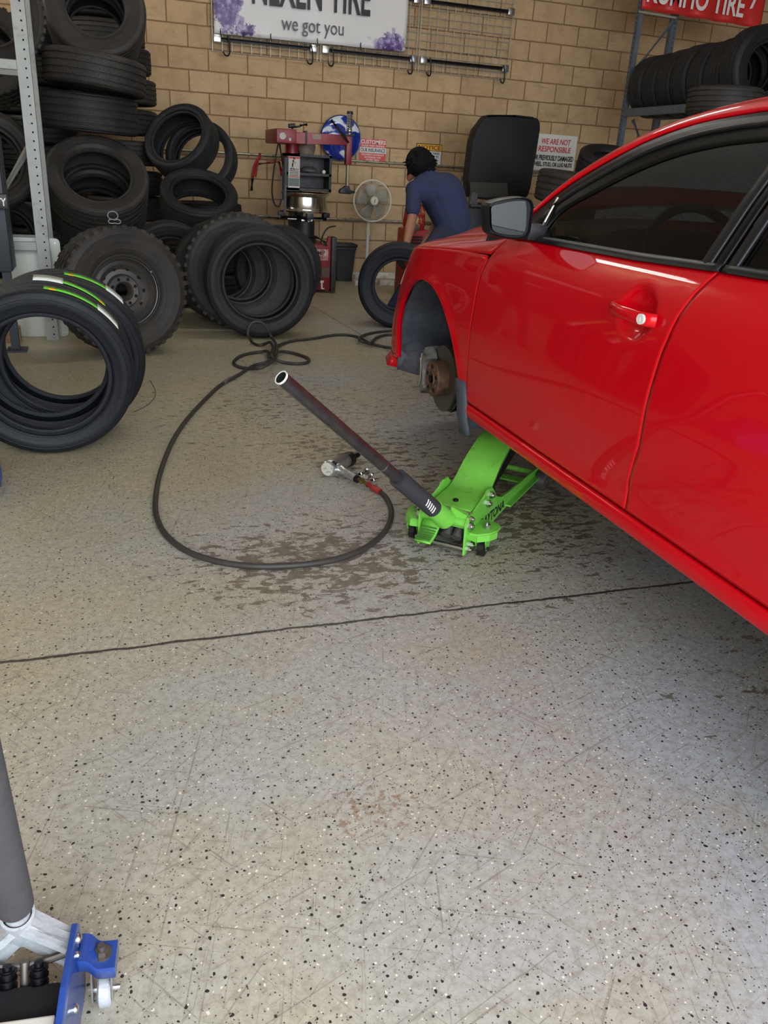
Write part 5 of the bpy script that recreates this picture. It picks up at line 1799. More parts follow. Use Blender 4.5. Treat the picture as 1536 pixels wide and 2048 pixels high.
# long handle
M_HANDLE = Mat('black_red_handle')
_tc = M_HANDLE.node('ShaderNodeTexCoord')
_n = M_HANDLE.node('ShaderNodeTexNoise', i_Scale=30.0, i_Detail=6.0)
M_HANDLE.link(_tc.outputs['Object'], _n.inputs['Vector'])
_r = M_HANDLE.ramp(_n.outputs['Fac'], [(0.35, srgb(34, 33, 34)), (0.7, srgb(50, 47, 46))])
M_HANDLE.link(_r.outputs['Color'], M_HANDLE.b.inputs['Base Color'])
M_HANDLE.b.inputs['Roughness'].default_value = 0.34
M_HANDLE.b.inputs['Coat Weight'].default_value = 0.6
M_HANDLE = M_HANDLE.m
L_ = (HT - HB).length
b = MB(); b.cyl(HB + hd_ * (L_ * 0.25), HT, 0.0195, n=28, hollow=0.003); h1 = b.build('handle_tube', M_HANDLE, jack)
b = MB(); b.cyl(HB + hd_ * (L_ * 0.42), HB + hd_ * (L_ * 0.425), 0.0205, n=28); b.build('joint_ring', M_STEEL, h1)
b = MB(); b.cyl(HT - hd_ * 0.004, HT + hd_ * 0.001, 0.0204, n=28, hollow=0.0030); b.build('end_ring', M_WHITE, h1)
b = MB(); b.cyl(HT - hd_ * 0.06, HT - hd_ * 0.058, 0.0165, n=20); b.build('inner_plug', M_UNDER, h1)
b = MB(); b.cyl(HB + hd_ * 0.01, HB + hd_ * (L_ * 0.325), 0.030, n=28, hollow=0.010); sl = b.build('foam_sleeve', M_FOAM, jack)
b = MB()
sx_, sy_, _ = basis(hd_)
vis = (CAM_C - HB).normalized(); vis = (vis - hd_ * vis.dot(hd_)).normalized(); sid = hd_.cross(vis)
for k in range(5):
    c0 = HB + hd_ * (0.075 + 0.012 * k)
    row = []
    P = []
    for a in np.linspace(-0.5 + 0.05 * k, 0.25 + 0.05 * k, 8):
        e = vis * math.cos(a) + sid * math.sin(a)
        P.append([c0 + e * 0.0308 + hd_ * (0.010 * a), c0 + e * 0.0308 + hd_ * (0.010 * a + 0.006)])
    b.grid(P)
b.build('sleeve_lettering', M_WHITETXT, sl, smooth=0)

# ------------------------------------------------------------------ air hose, wrench, nuts
M_HOSE = simple('black_rubber_hose', (52, 50, 46), 0.55, var=0.15, vscale=25)
HR = 0.0105
pth = []
fl = lambda px, py, z=HR + 0.0005: on(2, z, px, py)
for q in ((763, 986), (771, 994), (779, 1008), (783, 1024), (779, 1046), (764, 1070), (733, 1094), (690, 1113), (640, 1125), (570, 1132), (500, 1132), (436, 1123), (376, 1103), (334, 1072), (314, 1036), (311, 1000), (318, 955), (333, 910), (349, 876), (373, 840), (408, 801), (440, 771), (470, 754), (500, 735)):
    pth.append(fl(*q))
def c4(x, y): return (440 + x / 4.042, 620 + y / 4.042)
# knot of loops by the tire row
for (x, y, z) in ((300, 440, .012), (370, 425, .02), (425, 385, .03), (458, 320, .045), (450, 270, .06)):
    pth.append(on(2, z, *c4(x, y)))
TP = -3.86
def up(x, y):
    p = on(1, TP, *c4(x, y)); return p
for (x, y) in ((420, 225), (385, 155), (345, 108), (300, 93), (255, 108), (230, 155), (228, 205)):
    p = up(x, y); p.z = max(p.z, 0.012); pth.append(p)
for (x, y, z) in ((262, 262, .011), (310, 283, .011), (360, 275, .02), (405, 262, .055), (430, 300, .06), (425, 350, .045), (395, 380, .03)):
    pth.append(on(2, z, *c4(x, y)))
for (x, y, z) in ((385, 336, .03), (330, 338, .016), (235, 352, .011), (150, 382, .011), (112, 425, .011), (150, 458, .011), (230, 472, .011), (320, 470, .03), (400, 430, .05), (450, 385, .05), (465, 342, .03), (540, 338, .014), (640, 362, .011), (715, 395, .011), (700, 425, .011), (620, 434, .011), (520, 424, .012), (445, 398, .03), (415, 355, .055), (440, 305, .045)):
    pth.append(on(2, z, *c4(x, y)))
for (x, y, z) in ((500, 275, .016), (600, 248, .011), (760, 230, .011), (900, 205, .011), (1000, 200, .011), (1090, 212, .011), (1160, 240, .011), (1220, 270, .018), (1300, 291, .011), (1400, 306, .011), (1520, 300, .011), (1600, 270, .011), (1560, 220, .011), (1440, 205, .011), (1340, 202, .011), (1262, 226, .016), (1215, 268, .034), (1170, 262, .02), (1125, 235, .034), (1160, 205, .016), (1250, 182, .011), (1390, 166, .011), (1600, 150, .011), (1900, 140, .011)):
    pth.append(on(2, z, *c4(x, y)))
pth = smoothpath(pth, 7)
hose = thing('air_hose', 'long black air hose curving over the floor with loose loops before the tire row', 'hose', fl(763, 986))
b = MB(); b.tube(pth, HR, n=10); b.build('rubber_hose', M_HOSE, hose, smooth=60)
s0, s1 = fl(462, 757, 0.011), fl(452, 763, 0.011)
b = MB(); b.tube([fl(474, 751, 0.011), s0, s1, fl(446, 767, 0.011)], [0.0118, 0.0125, 0.0125, 0.0118], n=10); b.build('tape_splice', simple('grey_tape', (92, 90, 84), 0.6), hose)
A0, A1, A2, A3 = fl(717, 959, 0.026), fl(736, 969, 0.022), fl(761, 984, 0.014), fl(768, 990, 0.0115)
M_BRASS = simple('brass', (186, 160, 92), 0.35, 0.9, dirt=(110, 90, 60), dscale=40)
b = MB(); b.tube([A0, A0.lerp(A1, 0.35)], [0.009, 0.0105], n=12); b.tube([A0.lerp(A1, 0.35), A1], 0.0125, n=12); b.build('brass_coupler', M_BRASS, hose)
b = MB(); b.tube([A1, A1.lerp(A2, 0.4), A2], [0.0125, 0.0135, 0.0125], n=12); b.build('red_hose_end', simple('red_rubber_sleeve', (142, 40, 34), 0.45, var=0.2, vscale=30), hose)

M_ALLOY = simple('polished_alloy', (196, 197, 196), 0.3, 0.85, var=0.1, vscale=30)
wr = thing('impact_wrench', 'silver air impact wrench lying on the floor at the hose end', 'wrench', fl(665, 935, 0))
C0, C1 = fl(655, 938, 0.040), fl(713, 911, 0.024)
dw = (C1 - C0).normalized()
Lw = (C1 - C0).length
b = MB(); b.lathe([(0.001, -0.004), (0.030, -0.003), (0.036, 0.004), (0.038, 0.012), (0.038, 0.05), (0.036, 0.056)], c=C0, d=dw, n=36); b.lathe([(0.036, 0.056), (0.034, 0.075), (0.031, Lw * 0.62), (0.028, Lw * 0.64)], c=C0, d=dw, n=36)
b.build('wrench_body', M_ALLOY, wr, smooth=40)
xw, yw, _ = basis(dw)
b = MB(); b.lathe([(0.001, -0.0052), (0.028, -0.0042), (0.028, -0.003)], c=C0, d=dw, n=30); cp = b.build('end_cap', simple('worn_cap_label', (196, 194, 180), 0.5, dirt=(70, 66, 58), dscale=90), wr)
b = MB(); b.lathe([(0.0315, Lw * 0.60), (0.034, Lw * 0.62), (0.033, Lw * 0.76), (0.022, Lw * 0.80), (0.014, Lw * 0.81)], c=C0, d=dw, n=30); b.build('nose_cover', M_BLACK, wr)
b = MB(); b.lathe([(0.012, Lw * 0.79), (0.0125, Lw * 0.83), (0.0115, Lw * 1.06), (0.008, Lw * 1.065), (0.007, Lw * 0.98)], c=C0, d=dw, n=24); b.build('impact_socket', M_BLACKM, wr)
H0, H1 = fl(675, 936, 0.034), fl(712, 957, 0.027)
b = MB(); b.tube(smoothpath([H0 + (H0 - H1) * 0.1, H0, H0.lerp(H1, 0.35), H0.lerp(H1, 0.7), H1], 4), [0.024] * 4 + [0.021] * 4 + [0.0165] * 4 + [0.016] * 5, n=18); b.box(H0 + (H0 - H1) * 0.05 + Vector((-0.006, -0.02, 0.0)), (0.026, 0.028, 0.055), rot=Matrix.Rotation(0.5, 3, 'Z'), bevel=0.006); b.build('wrench_handle', M_ALLOY, wr, smooth=50)
b = MB(); b.tube([H1, H1 + (H1 - H0).normalized() * 0.012], 0.0165, n=16); b.build('handle_end', M_BLACK, wr)
b = MB(); b.cyl(fl(668, 928, 0.072), fl(671, 924, 0.080), 0.013, 0.009, n=16); b.build('trigger_switch', M_BLACK, wr)

for k, (px, py, a, lab) in enumerate(((720, 948, 0.5, 'leftmost in the pile'), (734, 942, 1.5, 'farthest back in the pile'), (729, 955, 2.6, 'in the middle of the pile'), (741, 951, 0.9, 'second from the right in the pile'), (746, 960, 0.15, 'at the end nearest the green jack'))):
    p = fl(px, py, 0.0115)
    d = Vector((math.cos(a), math.sin(a), 0.0))
    t = thing('lug_bolt', 'chrome wheel bolt lying beside the impact wrench, ' + lab, 'bolt', p, 'wheel bolts on the floor')
    b = MB(); b.cyl(p - d * 0.016, p, 0.0098, n=6); b.cyl(p, p + d * 0.003, 0.0112, n=16); b.build('bolt_head', M_CHROME, t)
    b = MB(); b.cyl(p + d * 0.003, p + d * 0.024, 0.0062, n=12); b.build('bolt_thread', M_STEEL, t)

# ------------------------------------------------------------------ blue jack in the near corner
M_BLUE = simple('blue_enamel', (34, 66, 140), 0.34, var=0.08, vscale=10, coat=0.3)
M_CAST = simple('cast_aluminium', (176, 180, 182), 0.5, 0.3, var=0.1, vscale=40, bump=0.15, bscale=150, dirt=(120, 118, 112), dscale=30, dlo=0.6, dhi=0.75)
bq = thing('blue_floor_jack', 'blue floor jack with a silver handle yoke at the near left corner', 'jack', (-0.93, -8.8, 0))
bpz = 0.155
e0 = on(2, bpz, 142, 1852); e1 = on(2, bpz, 106, 2048)
dy_ = (e1 - e0); dy_.z = 0; dy_.normalize()
dx_ = Vector((-dy_.y, dy_.x, 0))          # to the right of the plate
if dx_.x < 0: dx_ = -dx_
def B(x, y, z): return Vector((e0.x, e0.y, 0)) + dx_ * x + dy_ * y + Vector((0, 0, z))
PLW = 0.135
for k, x0 in enumerate((0.0, -PLW)):
    b = MB(); b.prism([(-0.012, 0.03), (0.0, 0.012), (0.5, 0.02), (0.55, 0.06), (0.4, 0.09), (0.2, bpz - 0.02), (0.1, bpz), (-0.004, bpz), (-0.014, bpz - 0.012)], B(x0, 0, 0), dy_, Vector((0, 0, 1)), 0.009 if dy_.cross(Vector((0, 0, 1))).dot(dx_) > 0 else -0.009, bevel=0.0015)
    pl = b.build('side_plate', M_BLUE, bq, smooth=30)
    sg = 1 if k == 0 else -1
    xo = x0 + (0.009 if k == 0 else 0.0)
    for (yy, zz, r) in ((0.008, 0.137, 0.0088), (0.022, 0.120, 0.006), (0.075, 0.075, 0.0075), (0.098, 0.05, 0.0085), (0.118, 0.05, 0.0065), (0.15, 0.085, 0.009)):
        b = MB(); b.sphere(B(xo, yy, zz), r, (0.8, 1, 1), n=16); b.build('bolt', M_STEEL, pl)
    # bracket
    yb0, yb1 = -0.014, 0.034
    P = []
    for f in np.linspace(0, 1, 14):
        x = (0.009 + 0.053 * f) * sg + (x0 if k else 0)
        zt = 0.120 - 0.022 * (1 / (1 + math.exp(-(f - 0.38) * 18)))
        P.append([B(x, yb0, zt - 0.022), B(x, yb0, zt), B(x, yb1, zt), B(x, yb1, zt - 0.022)])
    b = MB(); b.grid(P); b.grid([[P[-1][0], P[-1][1]], [P[-1][3], P[-1][2]]])
    bk = solid(b.build('caster_bracket', M_BLUE, bq, smooth=40), 0.004)
    cx = 0.041 * sg + (x0 if k else 0); cy = 0.008
    b = MB(); b.cyl(B(cx, cy, 0.098), B(cx, cy, 0.1005), 0.0145, n=24); b.cyl(B(cx, cy, 0.1005), B(cx, cy, 0.109), 0.0095, n=6); b.cyl(B(cx, cy, 0.109), B(cx, cy, 0.116), 0.0055, n=14); b.build('caster_nut', simple('dull_nut', (120, 112, 104), 0.4, 0.8), bk)
    b = MB(); b.cyl(B(cx, cy, 0.07), B(cx, cy, 0.094), 0.017, n=20); b.cyl(B(cx, cy, 0.070), B(cx, cy, 0.076), 0.019, n=20)
    for q in (-0.0145, 0.0145):
        b.prism([(-0.012, 0.072), (0.012, 0.072), (0.024, 0.022), (0.006, 0.018)], B(cx + q - 0.0012, cy, 0), dy_, Vector((0, 0, 1)), 0.0025)
    b.cyl(B(cx - 0.02, cy + 0.004, 0.026), B(cx + 0.022, cy + 0.004, 0.026), 0.0045, n=10)
    fk = b.build('caster_fork', M_STEEL, bq, smooth=30)
    b = MB(); b.lathe([(0.004, -0.010), (0.022, -0.010), (0.0258, -0.007), (0.0258, 0.007), (0.022, 0.010), (0.004, 0.010)], c=B(cx, cy + 0.004, 0.026), d=dx_, n=32); b.build('caster_wheel', M_CAST, bq)
# yoke with the handle socket between the plates
yc = on(2, 0.165, 40, 1842)
hb = on(2, 0.176, 36, 1834); ht = at(-33, 1560, 0.93)
hv = (ht - hb).normalized()
b = MB()
b.cyl(hb - hv * 0.055, hb + hv * 0.012, 0.0235, 0.0245, n=30, hollow=0.004)
for s in (1, -1):
    end = B(-0.0005, 0.010, 0.128) if s > 0 else B(-PLW + 0.010, 0.010, 0.128)
    mid = hb - hv * 0.01
    up_ = Vector((0, 0, 1))
    def slab(p, q, t0, t1, d0, d1):
        ax = (q - p).normalized(); fw = ax.cross(up_).normalized(); uu = fw.cross(ax).normalized()
        if uu.z < 0: uu = -uu
        c_ = []
        for o_, t_, d_ in ((p, t0, d0), (q, t1, d1)):
            c_.append([b.V(o_ + uu * (t_ * a) + fw * (d_ * e)) for a, e in ((-.5, -.5), (.5, -.5), (.5, .5), (-.5, .5))])
        b.bridge(c_[0], c_[1]); b.F(list(reversed(c_[0]))); b.F(c_[1])
    slab(mid + hv * 0.006, end + up_ * 0.006, 0.014, 0.012, 0.038, 0.034)
    slab(hb - hv * 0.05, end - up_ * 0.022, 0.012, 0.012, 0.034, 0.034)
    slab(end + up_ * 0.010 - dx_ * (0.006 * s), end - up_ * 0.026 - dx_ * (0.006 * s), 0.012, 0.012, 0.034, 0.034)
    b.tube([mid + hv * 0.012, end + up_ * 0.010], [0.011, 0.009], n=8)
    b.tube([hb - hv * 0.05, end - up_ * 0.012], [0.009, 0.008], n=8)
    b.tube([end + up_ * 0.012, end - up_ * 0.02], 0.010, n=8)
    # thick web between the two ribs
    w0, w1, w2, w3 = mid, end + up_ * 0.008, end - up_ * 0.012, hb - hv * 0.05
    nrm_ = (w1 - w0).cross(w3 - w0).normalized() * 0.005
    vs = [b.V(p + nrm_) for p in (w0, w1, w2, w3)]; vt = [b.V(p - nrm_) for p in (w0, w1, w2, w3)]
    b.F(vs); b.F(list(reversed(vt))); b.bridge(vs, vt)
b.build('handle_yoke', M_CAST, bq, smooth=40)
b = MB(); b.cyl(hb - hv * 0.04, hb + hv * 0.9, 0.0178, n=28); b.build('handle_tube', M_CAST, bq)
b = MB(); b.cyl(hb + hv * 0.046, hb + hv * 0.8, 0.0258, n=30, hollow=0.007); b.build('foam_sleeve', simple('grey_foam_sleeve', (62, 61, 63), 0.8, bump=0.12, bscale=150, var=0.1, vscale=30), bq)
b = MB(); b.tube(smoothpath([B(-PLW + 0.01, 0.020, 0.124), B(-PLW * 0.6, 0.026, 0.116), B(-PLW * 0.3, 0.024, 0.118), B(0, 0.018, 0.124)], 6), 0.0058, n=10); b.build('cross_rod', simple('dull_rod', (104, 98, 92), 0.4, 0.8), bq)
b = MB(); b.box(B(-PLW / 2 + 0.004, 0.10, 0.07), (PLW - 0.02, 0.10, 0.075), rot=Matrix.Rotation(math.atan2(dx_.y, dx_.x), 3, 'Z'), bevel=0.01); b.cyl(B(-PLW / 2, 0.15, 0.075), B(-PLW / 2, 0.32, 0.075), 0.035, n=20); b.build('hydraulic_unit', M_UNDER, bq, smooth=35)
for x in (-0.085, -0.042):
    b = MB(); b.cyl(B(x, 0.05, 0.09), B(x, 0.036, 0.125), 0.010, n=16); b.cyl(B(x, 0.0405, 0.114), B(x, 0.034, 0.130), 0.0065, n=14)
    for q in range(4):
        b.cyl(B(x, 0.05 - 0.004 * q, 0.09 + 0.010 * q), B(x, 0.0488 - 0.004 * q, 0.093 + 0.010 * q), 0.0135, n=16)
    b.build('pump_plunger', M_BLACKM, bq)
b = MB(); b.cyl(B(-0.063, 0.048, 0.085), B(-0.063, 0.026, 0.125), 0.007, n=14); b.build('release_pin', simple('dull_pin', (110, 104, 96), 0.45, 0.8), bq)
b = MB(); b.box(B(-PLW / 2 + 0.002, 0.152, 0.128), (PLW - 0.012, 0.06, 0.010), rot=Matrix.Rotation(math.atan2(dx_.y, dx_.x), 3, 'Z'), bevel=0.003); b.build('cover_plate', simple('white_cover', (206, 200, 190), 0.5), bq, smooth=0)
b = MB(); b.cyl(B(-PLW + 0.01, 0.148, 0.092), B(0.0, 0.148, 0.092), 0.008, n=14); b.build('cross_rod', M_STEEL, bq)

q_ = smoothpath([on(2, 0.002, *p) for p in ((265, 825), (287, 815), (303, 803), (311, 788), (307, 772), (300, 761))], 5)
b = MB(); b.tube(q_, 0.0013, n=6); tag(b.build('floor_scratch', M_UNDER), 'thin curved scratch on the floor right of the new tires', 'scratch')  # floor scratch built as a thin raised tube
# paper scrap and blue bin at the left edge
pp = on(2, 0.001, 2, 1508)
b = MB(); b.box(pp + Vector((-0.02, 0, 0)), (0.05, 0.02, 0.001), rot=Matrix.Rotation(0.5, 3, 'Z')); tag(b.build('paper_scrap', M_WHITE, smooth=0), 'small scrap of white paper on the floor at the left edge', 'paper')
bb = on(2, 0.0, 6, 958)
t = thing('blue_machine', 'blue painted machine corner just showing at the left edge before the new tires', 'machine', (bb.x - 0.15, bb.y - 0.1, 0))
b = MB(); b.box((bb.x - 0.15, bb.y - 0.12, 0.07), (0.30, 0.24, 0.14), bevel=0.01); b.build('foot_plate', simple('bright_blue_enamel', (36, 96, 196), 0.4), t, smooth=30)
b = MB(); b.cyl((bb.x - 0.16, bb.y - 0.12, 0.14), (bb.x - 0.16, bb.y - 0.12, 0.18), 0.06, n=20); b.build('foot_cap', M_BLUE, t)
# ------------------------------------------------------------------ red tire changer
M_MRED = simple('machine_red', (132, 28, 38), 0.42, var=0.1, vscale=8, dirt=(84, 34, 38), dscale=9, dlo=0.55, dhi=0.8)
M_MDARK = simple('machine_dark', (30, 31, 34), 0.5, dirt=(60, 56, 50), dscale=15)
TY = -1.3
T = lambda px, py, y=TY: on(1, y, px, py)
tcg = thing('tire_changer', 'red tire changing machine with swing arm against the block wall', 'tire changer', (1.15, TY, 0))
a = T(662, 500); xr = a.x; xl = xr - 0.66
zt = T(640, 492).z
b = MB(); b.box(((xl + xr) / 2, TY + 0.28, zt * 0.5 + 0.02), (xr - xl, 0.56, zt - 0.02), bevel=0.008); cab = b.build('cabinet', M_MRED, tcg, smooth=30)
b = MB(); b.box(((xl + xr) / 2, TY - 0.006, T(640, 545).z), (xr - xl - 0.02, 0.010, 0.10), bevel=0.003); b.build('grey_band', simple('grimy_band', (96, 74, 66), 0.6, var=0.2), cab, smooth=0)
b = MB(); b.prism([(0, 0), (0.045, 0), (0.045, T(650, 470).z - zt + 0.02), (0.02, T(650, 470).z - zt + 0.01), (0.0, 0.03)], (xr - 0.045, TY + 0.02, zt - 0.03), (1, 0, 0), (0, 0, 1), -0.04); b.build('side_fin', M_MRED, cab, smooth=0)
b = MB(); b.box((xr + 0.025, TY + 0.02, zt * 0.55 + 0.03), (0.05, 0.12, zt * 0.95 + 0.1), bevel=0.006); b.build('bead_pad', M_MDARK, tcg, smooth=30)
q0, q1 = T(612, 498), T(656, 521)
b = MB(); b.box(((q0.x + q1.x) / 2, TY - 0.003, (q0.z + q1.z) / 2), (q1.x - q0.x, 0.006, q0.z - q1.z), bevel=0.001)
lb = b.build('name_plate', simple('worn_white_red_label', (186, 120, 116), 0.5, dirt=(210, 200, 194), dscale=16, dlo=0.45, dhi=0.6), cab, smooth=0)
fr = wallframe(TY - 0.0065)
hz = q0.z - q1.z
text_fit('lettering', 'RIM CLAMP', q0.x - 0.10, q1.x - 0.035, q1.z + hz * 0.46, q1.z + hz * 0.92, fr, simple('maroon_lettering', (96, 20, 26), 0.5), lb, bold=0.03)
text_fit('lettering', 'SERIES', q0.x + 0.07, q1.x - 0.055, q1.z + hz * 0.10, q1.z + hz * 0.36, fr, simple('maroon_lettering', (96, 20, 26), 0.5), lb, bold=0.02)
q0 = T(639, 561); q1 = T(648, 577)
b = MB(); b.box((q0.x + 0.015, TY - 0.003, q0.z - 0.01), (0.06, 0.004, 0.022)); b.box((q0.x + 0.025, TY - 0.003, q0.z - 0.05), (0.016, 0.004, 0.06)); b.box((q0.x + 0.035, TY - 0.003, q1.z), (0.035, 0.004, 0.012)); b.build('white_mark', M_WHITE, cab, smooth=0)
# turntable and clamps
tcx, tcz = T(620, 430).x, zt
tc0 = Vector((tcx, TY + 0.25, zt))
b = MB(); b.lathe([(0.13, 0.0), (0.12, 0.05), (0.105, 0.07), (0.105, T(620, 446).z - zt), (0.07, T(620, 440).z - zt), (0.001, T(620, 440).z - zt)], c=tc0, n=36); b.build('turntable_column', M_MDARK, tcg)
cz = T(620, 440).z
for k, a in enumerate((0.15, PI - 0.1, PI / 2, -PI / 2)):
    e = Vector((math.cos(a), math.sin(a), 0))
    b = MB()
    b.tube([tc0 + e * 0.02 + Vector((0, 0, cz - zt)), tc0 + e * 0.24 + Vector((0, 0, cz - zt))], 0.020, n=4)
    b.box(tc0 + e * 0.235 + Vector((0, 0, cz - zt + 0.035)), (0.07, 0.07, 0.05), rot=Matrix.Rotation(a, 3, 'Z'), bevel=0.012)
    ar = b.build('clamp_arm', M_MDARK, tcg, smooth=30)
    b = MB(); b.cyl(tc0 + e * 0.07 + Vector((0, 0, cz - zt - 0.012)), tc0 + e * 0.20 + Vector((0, 0, cz - zt - 0.012)), 0.011, n=12); b.build('air_cylinder', M_STEEL, ar)
b = MB(); b.tube([T(553, 437), T(575, 437)], 0.012, n=10); b.tube([T(536, 434), T(555, 436)], 0.008, n=8); b.build('clamp_lever', M_MDARK, tcg)
b = MB(); b.tube(smoothpath([T(672, 452), T(656, 456), T(646, 470), T(641, 488)], 6), 0.008, n=8); b.build('air_line', M_BLACK, tcg)
for px in (612, 627):
    b = MB(); b.box(T(px, 443) + Vector((0, 0.13, 0)), (0.04, 0.03, 0.022), bevel=0.004); b.build('jaw', M_STEEL, tcg)
b = MB(); b.tube([T(632, 474), T(650, 484), T(652, 492)], 0.013, n=8); b.tube([T(598, 476), T(632, 474)], 0.015, n=8); b.build('foot_lever', M_MDARK, tcg)
# tower behind, head, swing arm
tx = T(566, 300).x
tw_ = T(588, 300, TY + 0.55)
b = MB(); b.box((tw_.x + 0.03, TY + 0.62, tw_.z / 2 + 0.005), (0.11, 0.16, tw_.z), bevel=0.01); b.build('tower', M_MDARK, tcg, smooth=30)
b = MB(); b.cyl(T(584, 312, TY + 0.4), T(584, 286, TY + 0.4), 0.062, n=24); b.build('tower_collar', M_MRED, tcg, smooth=30)
h0, h1 = T(553, 256), T(593, 288)
b = MB(); b.box(((h0.x + h1.x) / 2, TY + 0.3, (h0.z + h1.z) / 2), (h1.x - h0.x, 0.62, h0.z - h1.z), bevel=0.012); hdx = b.build('arm_head', M_MRED, tcg, smooth=30)
b = MB(); b.lathe([(0.001, 0.012), (0.03, 0.012), (0.036, 0.0)], c=T(565, 272), d=(0, -1, 0), n=24); b.build('pressure_gauge', simple('gauge_face', (170, 164, 152), 0.4), hdx)
b = MB(); b.box(T(580, 267), (0.055, 0.006, 0.045)); b.build('label', M_WHITE, hdx, smooth=0)
b = MB(); b.sphere(T(580, 279), 0.018, (1, 0.8, 1.3)); b.build('valve', M_CAST, hdx)
b = MB(); b.cyl(T(577, 252), T(590, 251), 0.020, n=14); b.tube([T(583, 257), T(592, 254), T(601, 252)], 0.009, n=8); b.tube([T(600, 251), T(614, 249)], 0.014, n=8); b.build('hand_valve', M_MDARK, hdx)
g0, g1 = T(593, 265), T(697, 292)
P2 = [T(592, 265), T(612, 265), T(694, 270), T(696, 291), T(612, 288), T(592, 288)]
b = MB(); o_ = P2[0]; b.prism([((p - o_).x, (p - o_).z) for p in P2], o_ + Vector((0, -0.01, 0)), (1, 0, 0), (0, 0, 1), -0.09, bevel=0.006); am = b.build('swing_arm', M_MRED, tcg, smooth=30)
b = MB(); b.box(T(612, 276) + Vector((0.0, 0.034, 0)), (0.02, 0.10, 0.125), bevel=0.004); b.build('arm_collar', M_MDARK, am, smooth=30)
b = MB(); b.box(T(633, 274) + Vector((0, -0.011, 0)), (0.085, 0.004, 0.045)); b.build('plate', simple('grimy_plate', (140, 118, 104), 0.5), am, smooth=0)
V0, V1 = T(699, 272), T(697, 330)
b = MB(); b.box(((V0.x + V1.x) / 2, TY + 0.03, (V0.z + V1.z) / 2), (0.055, 0.08, V0.z - V1.z), bevel=0.006); b.build('shaft_sleeve', M_MRED, tcg, smooth=30)
b = MB(); b.cyl((V1.x, TY + 0.03, V1.z), (V1.x, TY + 0.03, T(695, 376).z), 0.017, n=6); b.build('hex_shaft', simple('dull_steel_shaft', (150, 136, 124), 0.4, 0.8), tcg, smooth=0)
hc = T(694, 383)
b = MB(); b.prism([(-0.075, 0.0), (-0.072, -0.022), (0.02, -0.026), (0.085, -0.008), (0.08, 0.004), (0.03, 0.012), (0.022, 0.05), (-0.018, 0.052), (-0.03, 0.032), (-0.06, 0.022)], (hc.x, TY - 0.01, hc.z), (1, 0, 0), (0, 0, 1), -0.07, bevel=0.004); b.build('mount_head', M_BLACK, tcg, smooth=30)
sp0, sp1 = T(700, 270), T(701, 228)
b = MB(); b.cyl((sp0.x, TY + 0.03, sp0.z), (sp0.x, TY + 0.03, sp1.z), 0.017, n=14); b.cyl((sp0.x, TY + 0.03, sp1.z), (sp0.x, TY + 0.03, sp1.z + 0.025), 0.032, 0.028, n=20); b.build('shaft_top', M_MDARK, tcg)
b = MB(); b.tube([Vector((sp0.x + 0.026 * math.cos(t_), TY + 0.03 + 0.026 * math.sin(t_), sp0.z + (sp1.z - sp0.z) * t_ / (2 * PI * 13))) for t_ in np.linspace(0, 2 * PI * 13, 210)], 0.0048, n=5); b.build('return_spring', M_STEEL, tcg)
b = MB(); b.box((sp0.x - 0.005, TY + 0.02, sp0.z), (0.10, 0.10, 0.018), bevel=0.004); b.build('spring_plate', M_MDARK, tcg, smooth=30)
b = MB(); b.tube([T(662, 240, TY - 0.05), T(672, 252, TY - 0.05), T(692, 277, TY - 0.05), T(697, 285, TY - 0.03)], [0.016, 0.014, 0.009, 0.009], n=10); b.build('lock_lever', M_BLACK, tcg)
# cabinet with shelves hung on the tower
s0, s1 = T(574, 306), T(662, 386)
yb_ = TY + 0.25
s0, s1 = T(574, 306, yb_), T(662, 386, yb_)
w_ = s1.x - s0.x; h_ = s0.z - s1.z; cx_ = (s0.x + s1.x) / 2; cz_ = (s0.z + s1.z) / 2
b = MB()
b.box((cx_, yb_ + 0.24, cz_), (w_, 0.01, h_)); b.box((s0.x + 0.065, yb_ + 0.12, cz_), (0.13, 0.24, h_)); b.box((s1.x - 0.012, yb_ + 0.12, cz_), (0.024, 0.24, h_))
for z in (s0.z - 0.012, cz_ - 0.01, s1.z + 0.02):
    b.box((cx_, yb_ + 0.12, z), (w_, 0.24, 0.024))
shf = b.build('shelf_cabinet', M_MDARK, tcg, smooth=0)
p0, p1 = T(577, 312, yb_), T(599, 376, yb_)
b = MB(); b.box(((p0.x + p1.x) / 2, yb_ - 0.003, (p0.z + p1.z) / 2), (p1.x - p0.x, 0.004, p0.z - p1.z)); ps = b.build('safety_label', simple('cream_label', (206, 196, 182), 0.5), shf, smooth=0)
pw, ph = p1.x - p0.x, p0.z - p1.z
for (z0_, z1_, mt_) in ((0.93, 0.99, M_REDTXT), (0.33, 0.36, M_REDTXT), (0.05, 0.31, simple('grey_green_field', (92, 104, 96), 0.5))):
    b = MB(); b.box(((p0.x + p1.x) / 2, yb_ - 0.0055, p1.z + ph * (z0_ + z1_) / 2), (pw * 0.94, 0.002, ph * (z1_ - z0_))); b.build('label_band', mt_, ps, smooth=0)
for z_ in (0.60, 0.54, 0.49, 0.44, 0.39):
    b = MB(); b.box(((p0.x + p1.x) / 2, yb_ - 0.0055, p1.z + ph * z_), (pw * 0.8, 0.002, 0.006)); b.build('label_line', M_BLKTXT, ps, smooth=0)
px_, pz_ = (p0.x + p1.x) / 2 - 0.01, p1.z + ph * 0.78
b = MB(); b.cyl((px_ + 0.008, yb_ - 0.005, pz_ + 0.045), (px_ + 0.008, yb_ - 0.007, pz_ + 0.045), 0.012, n=14)
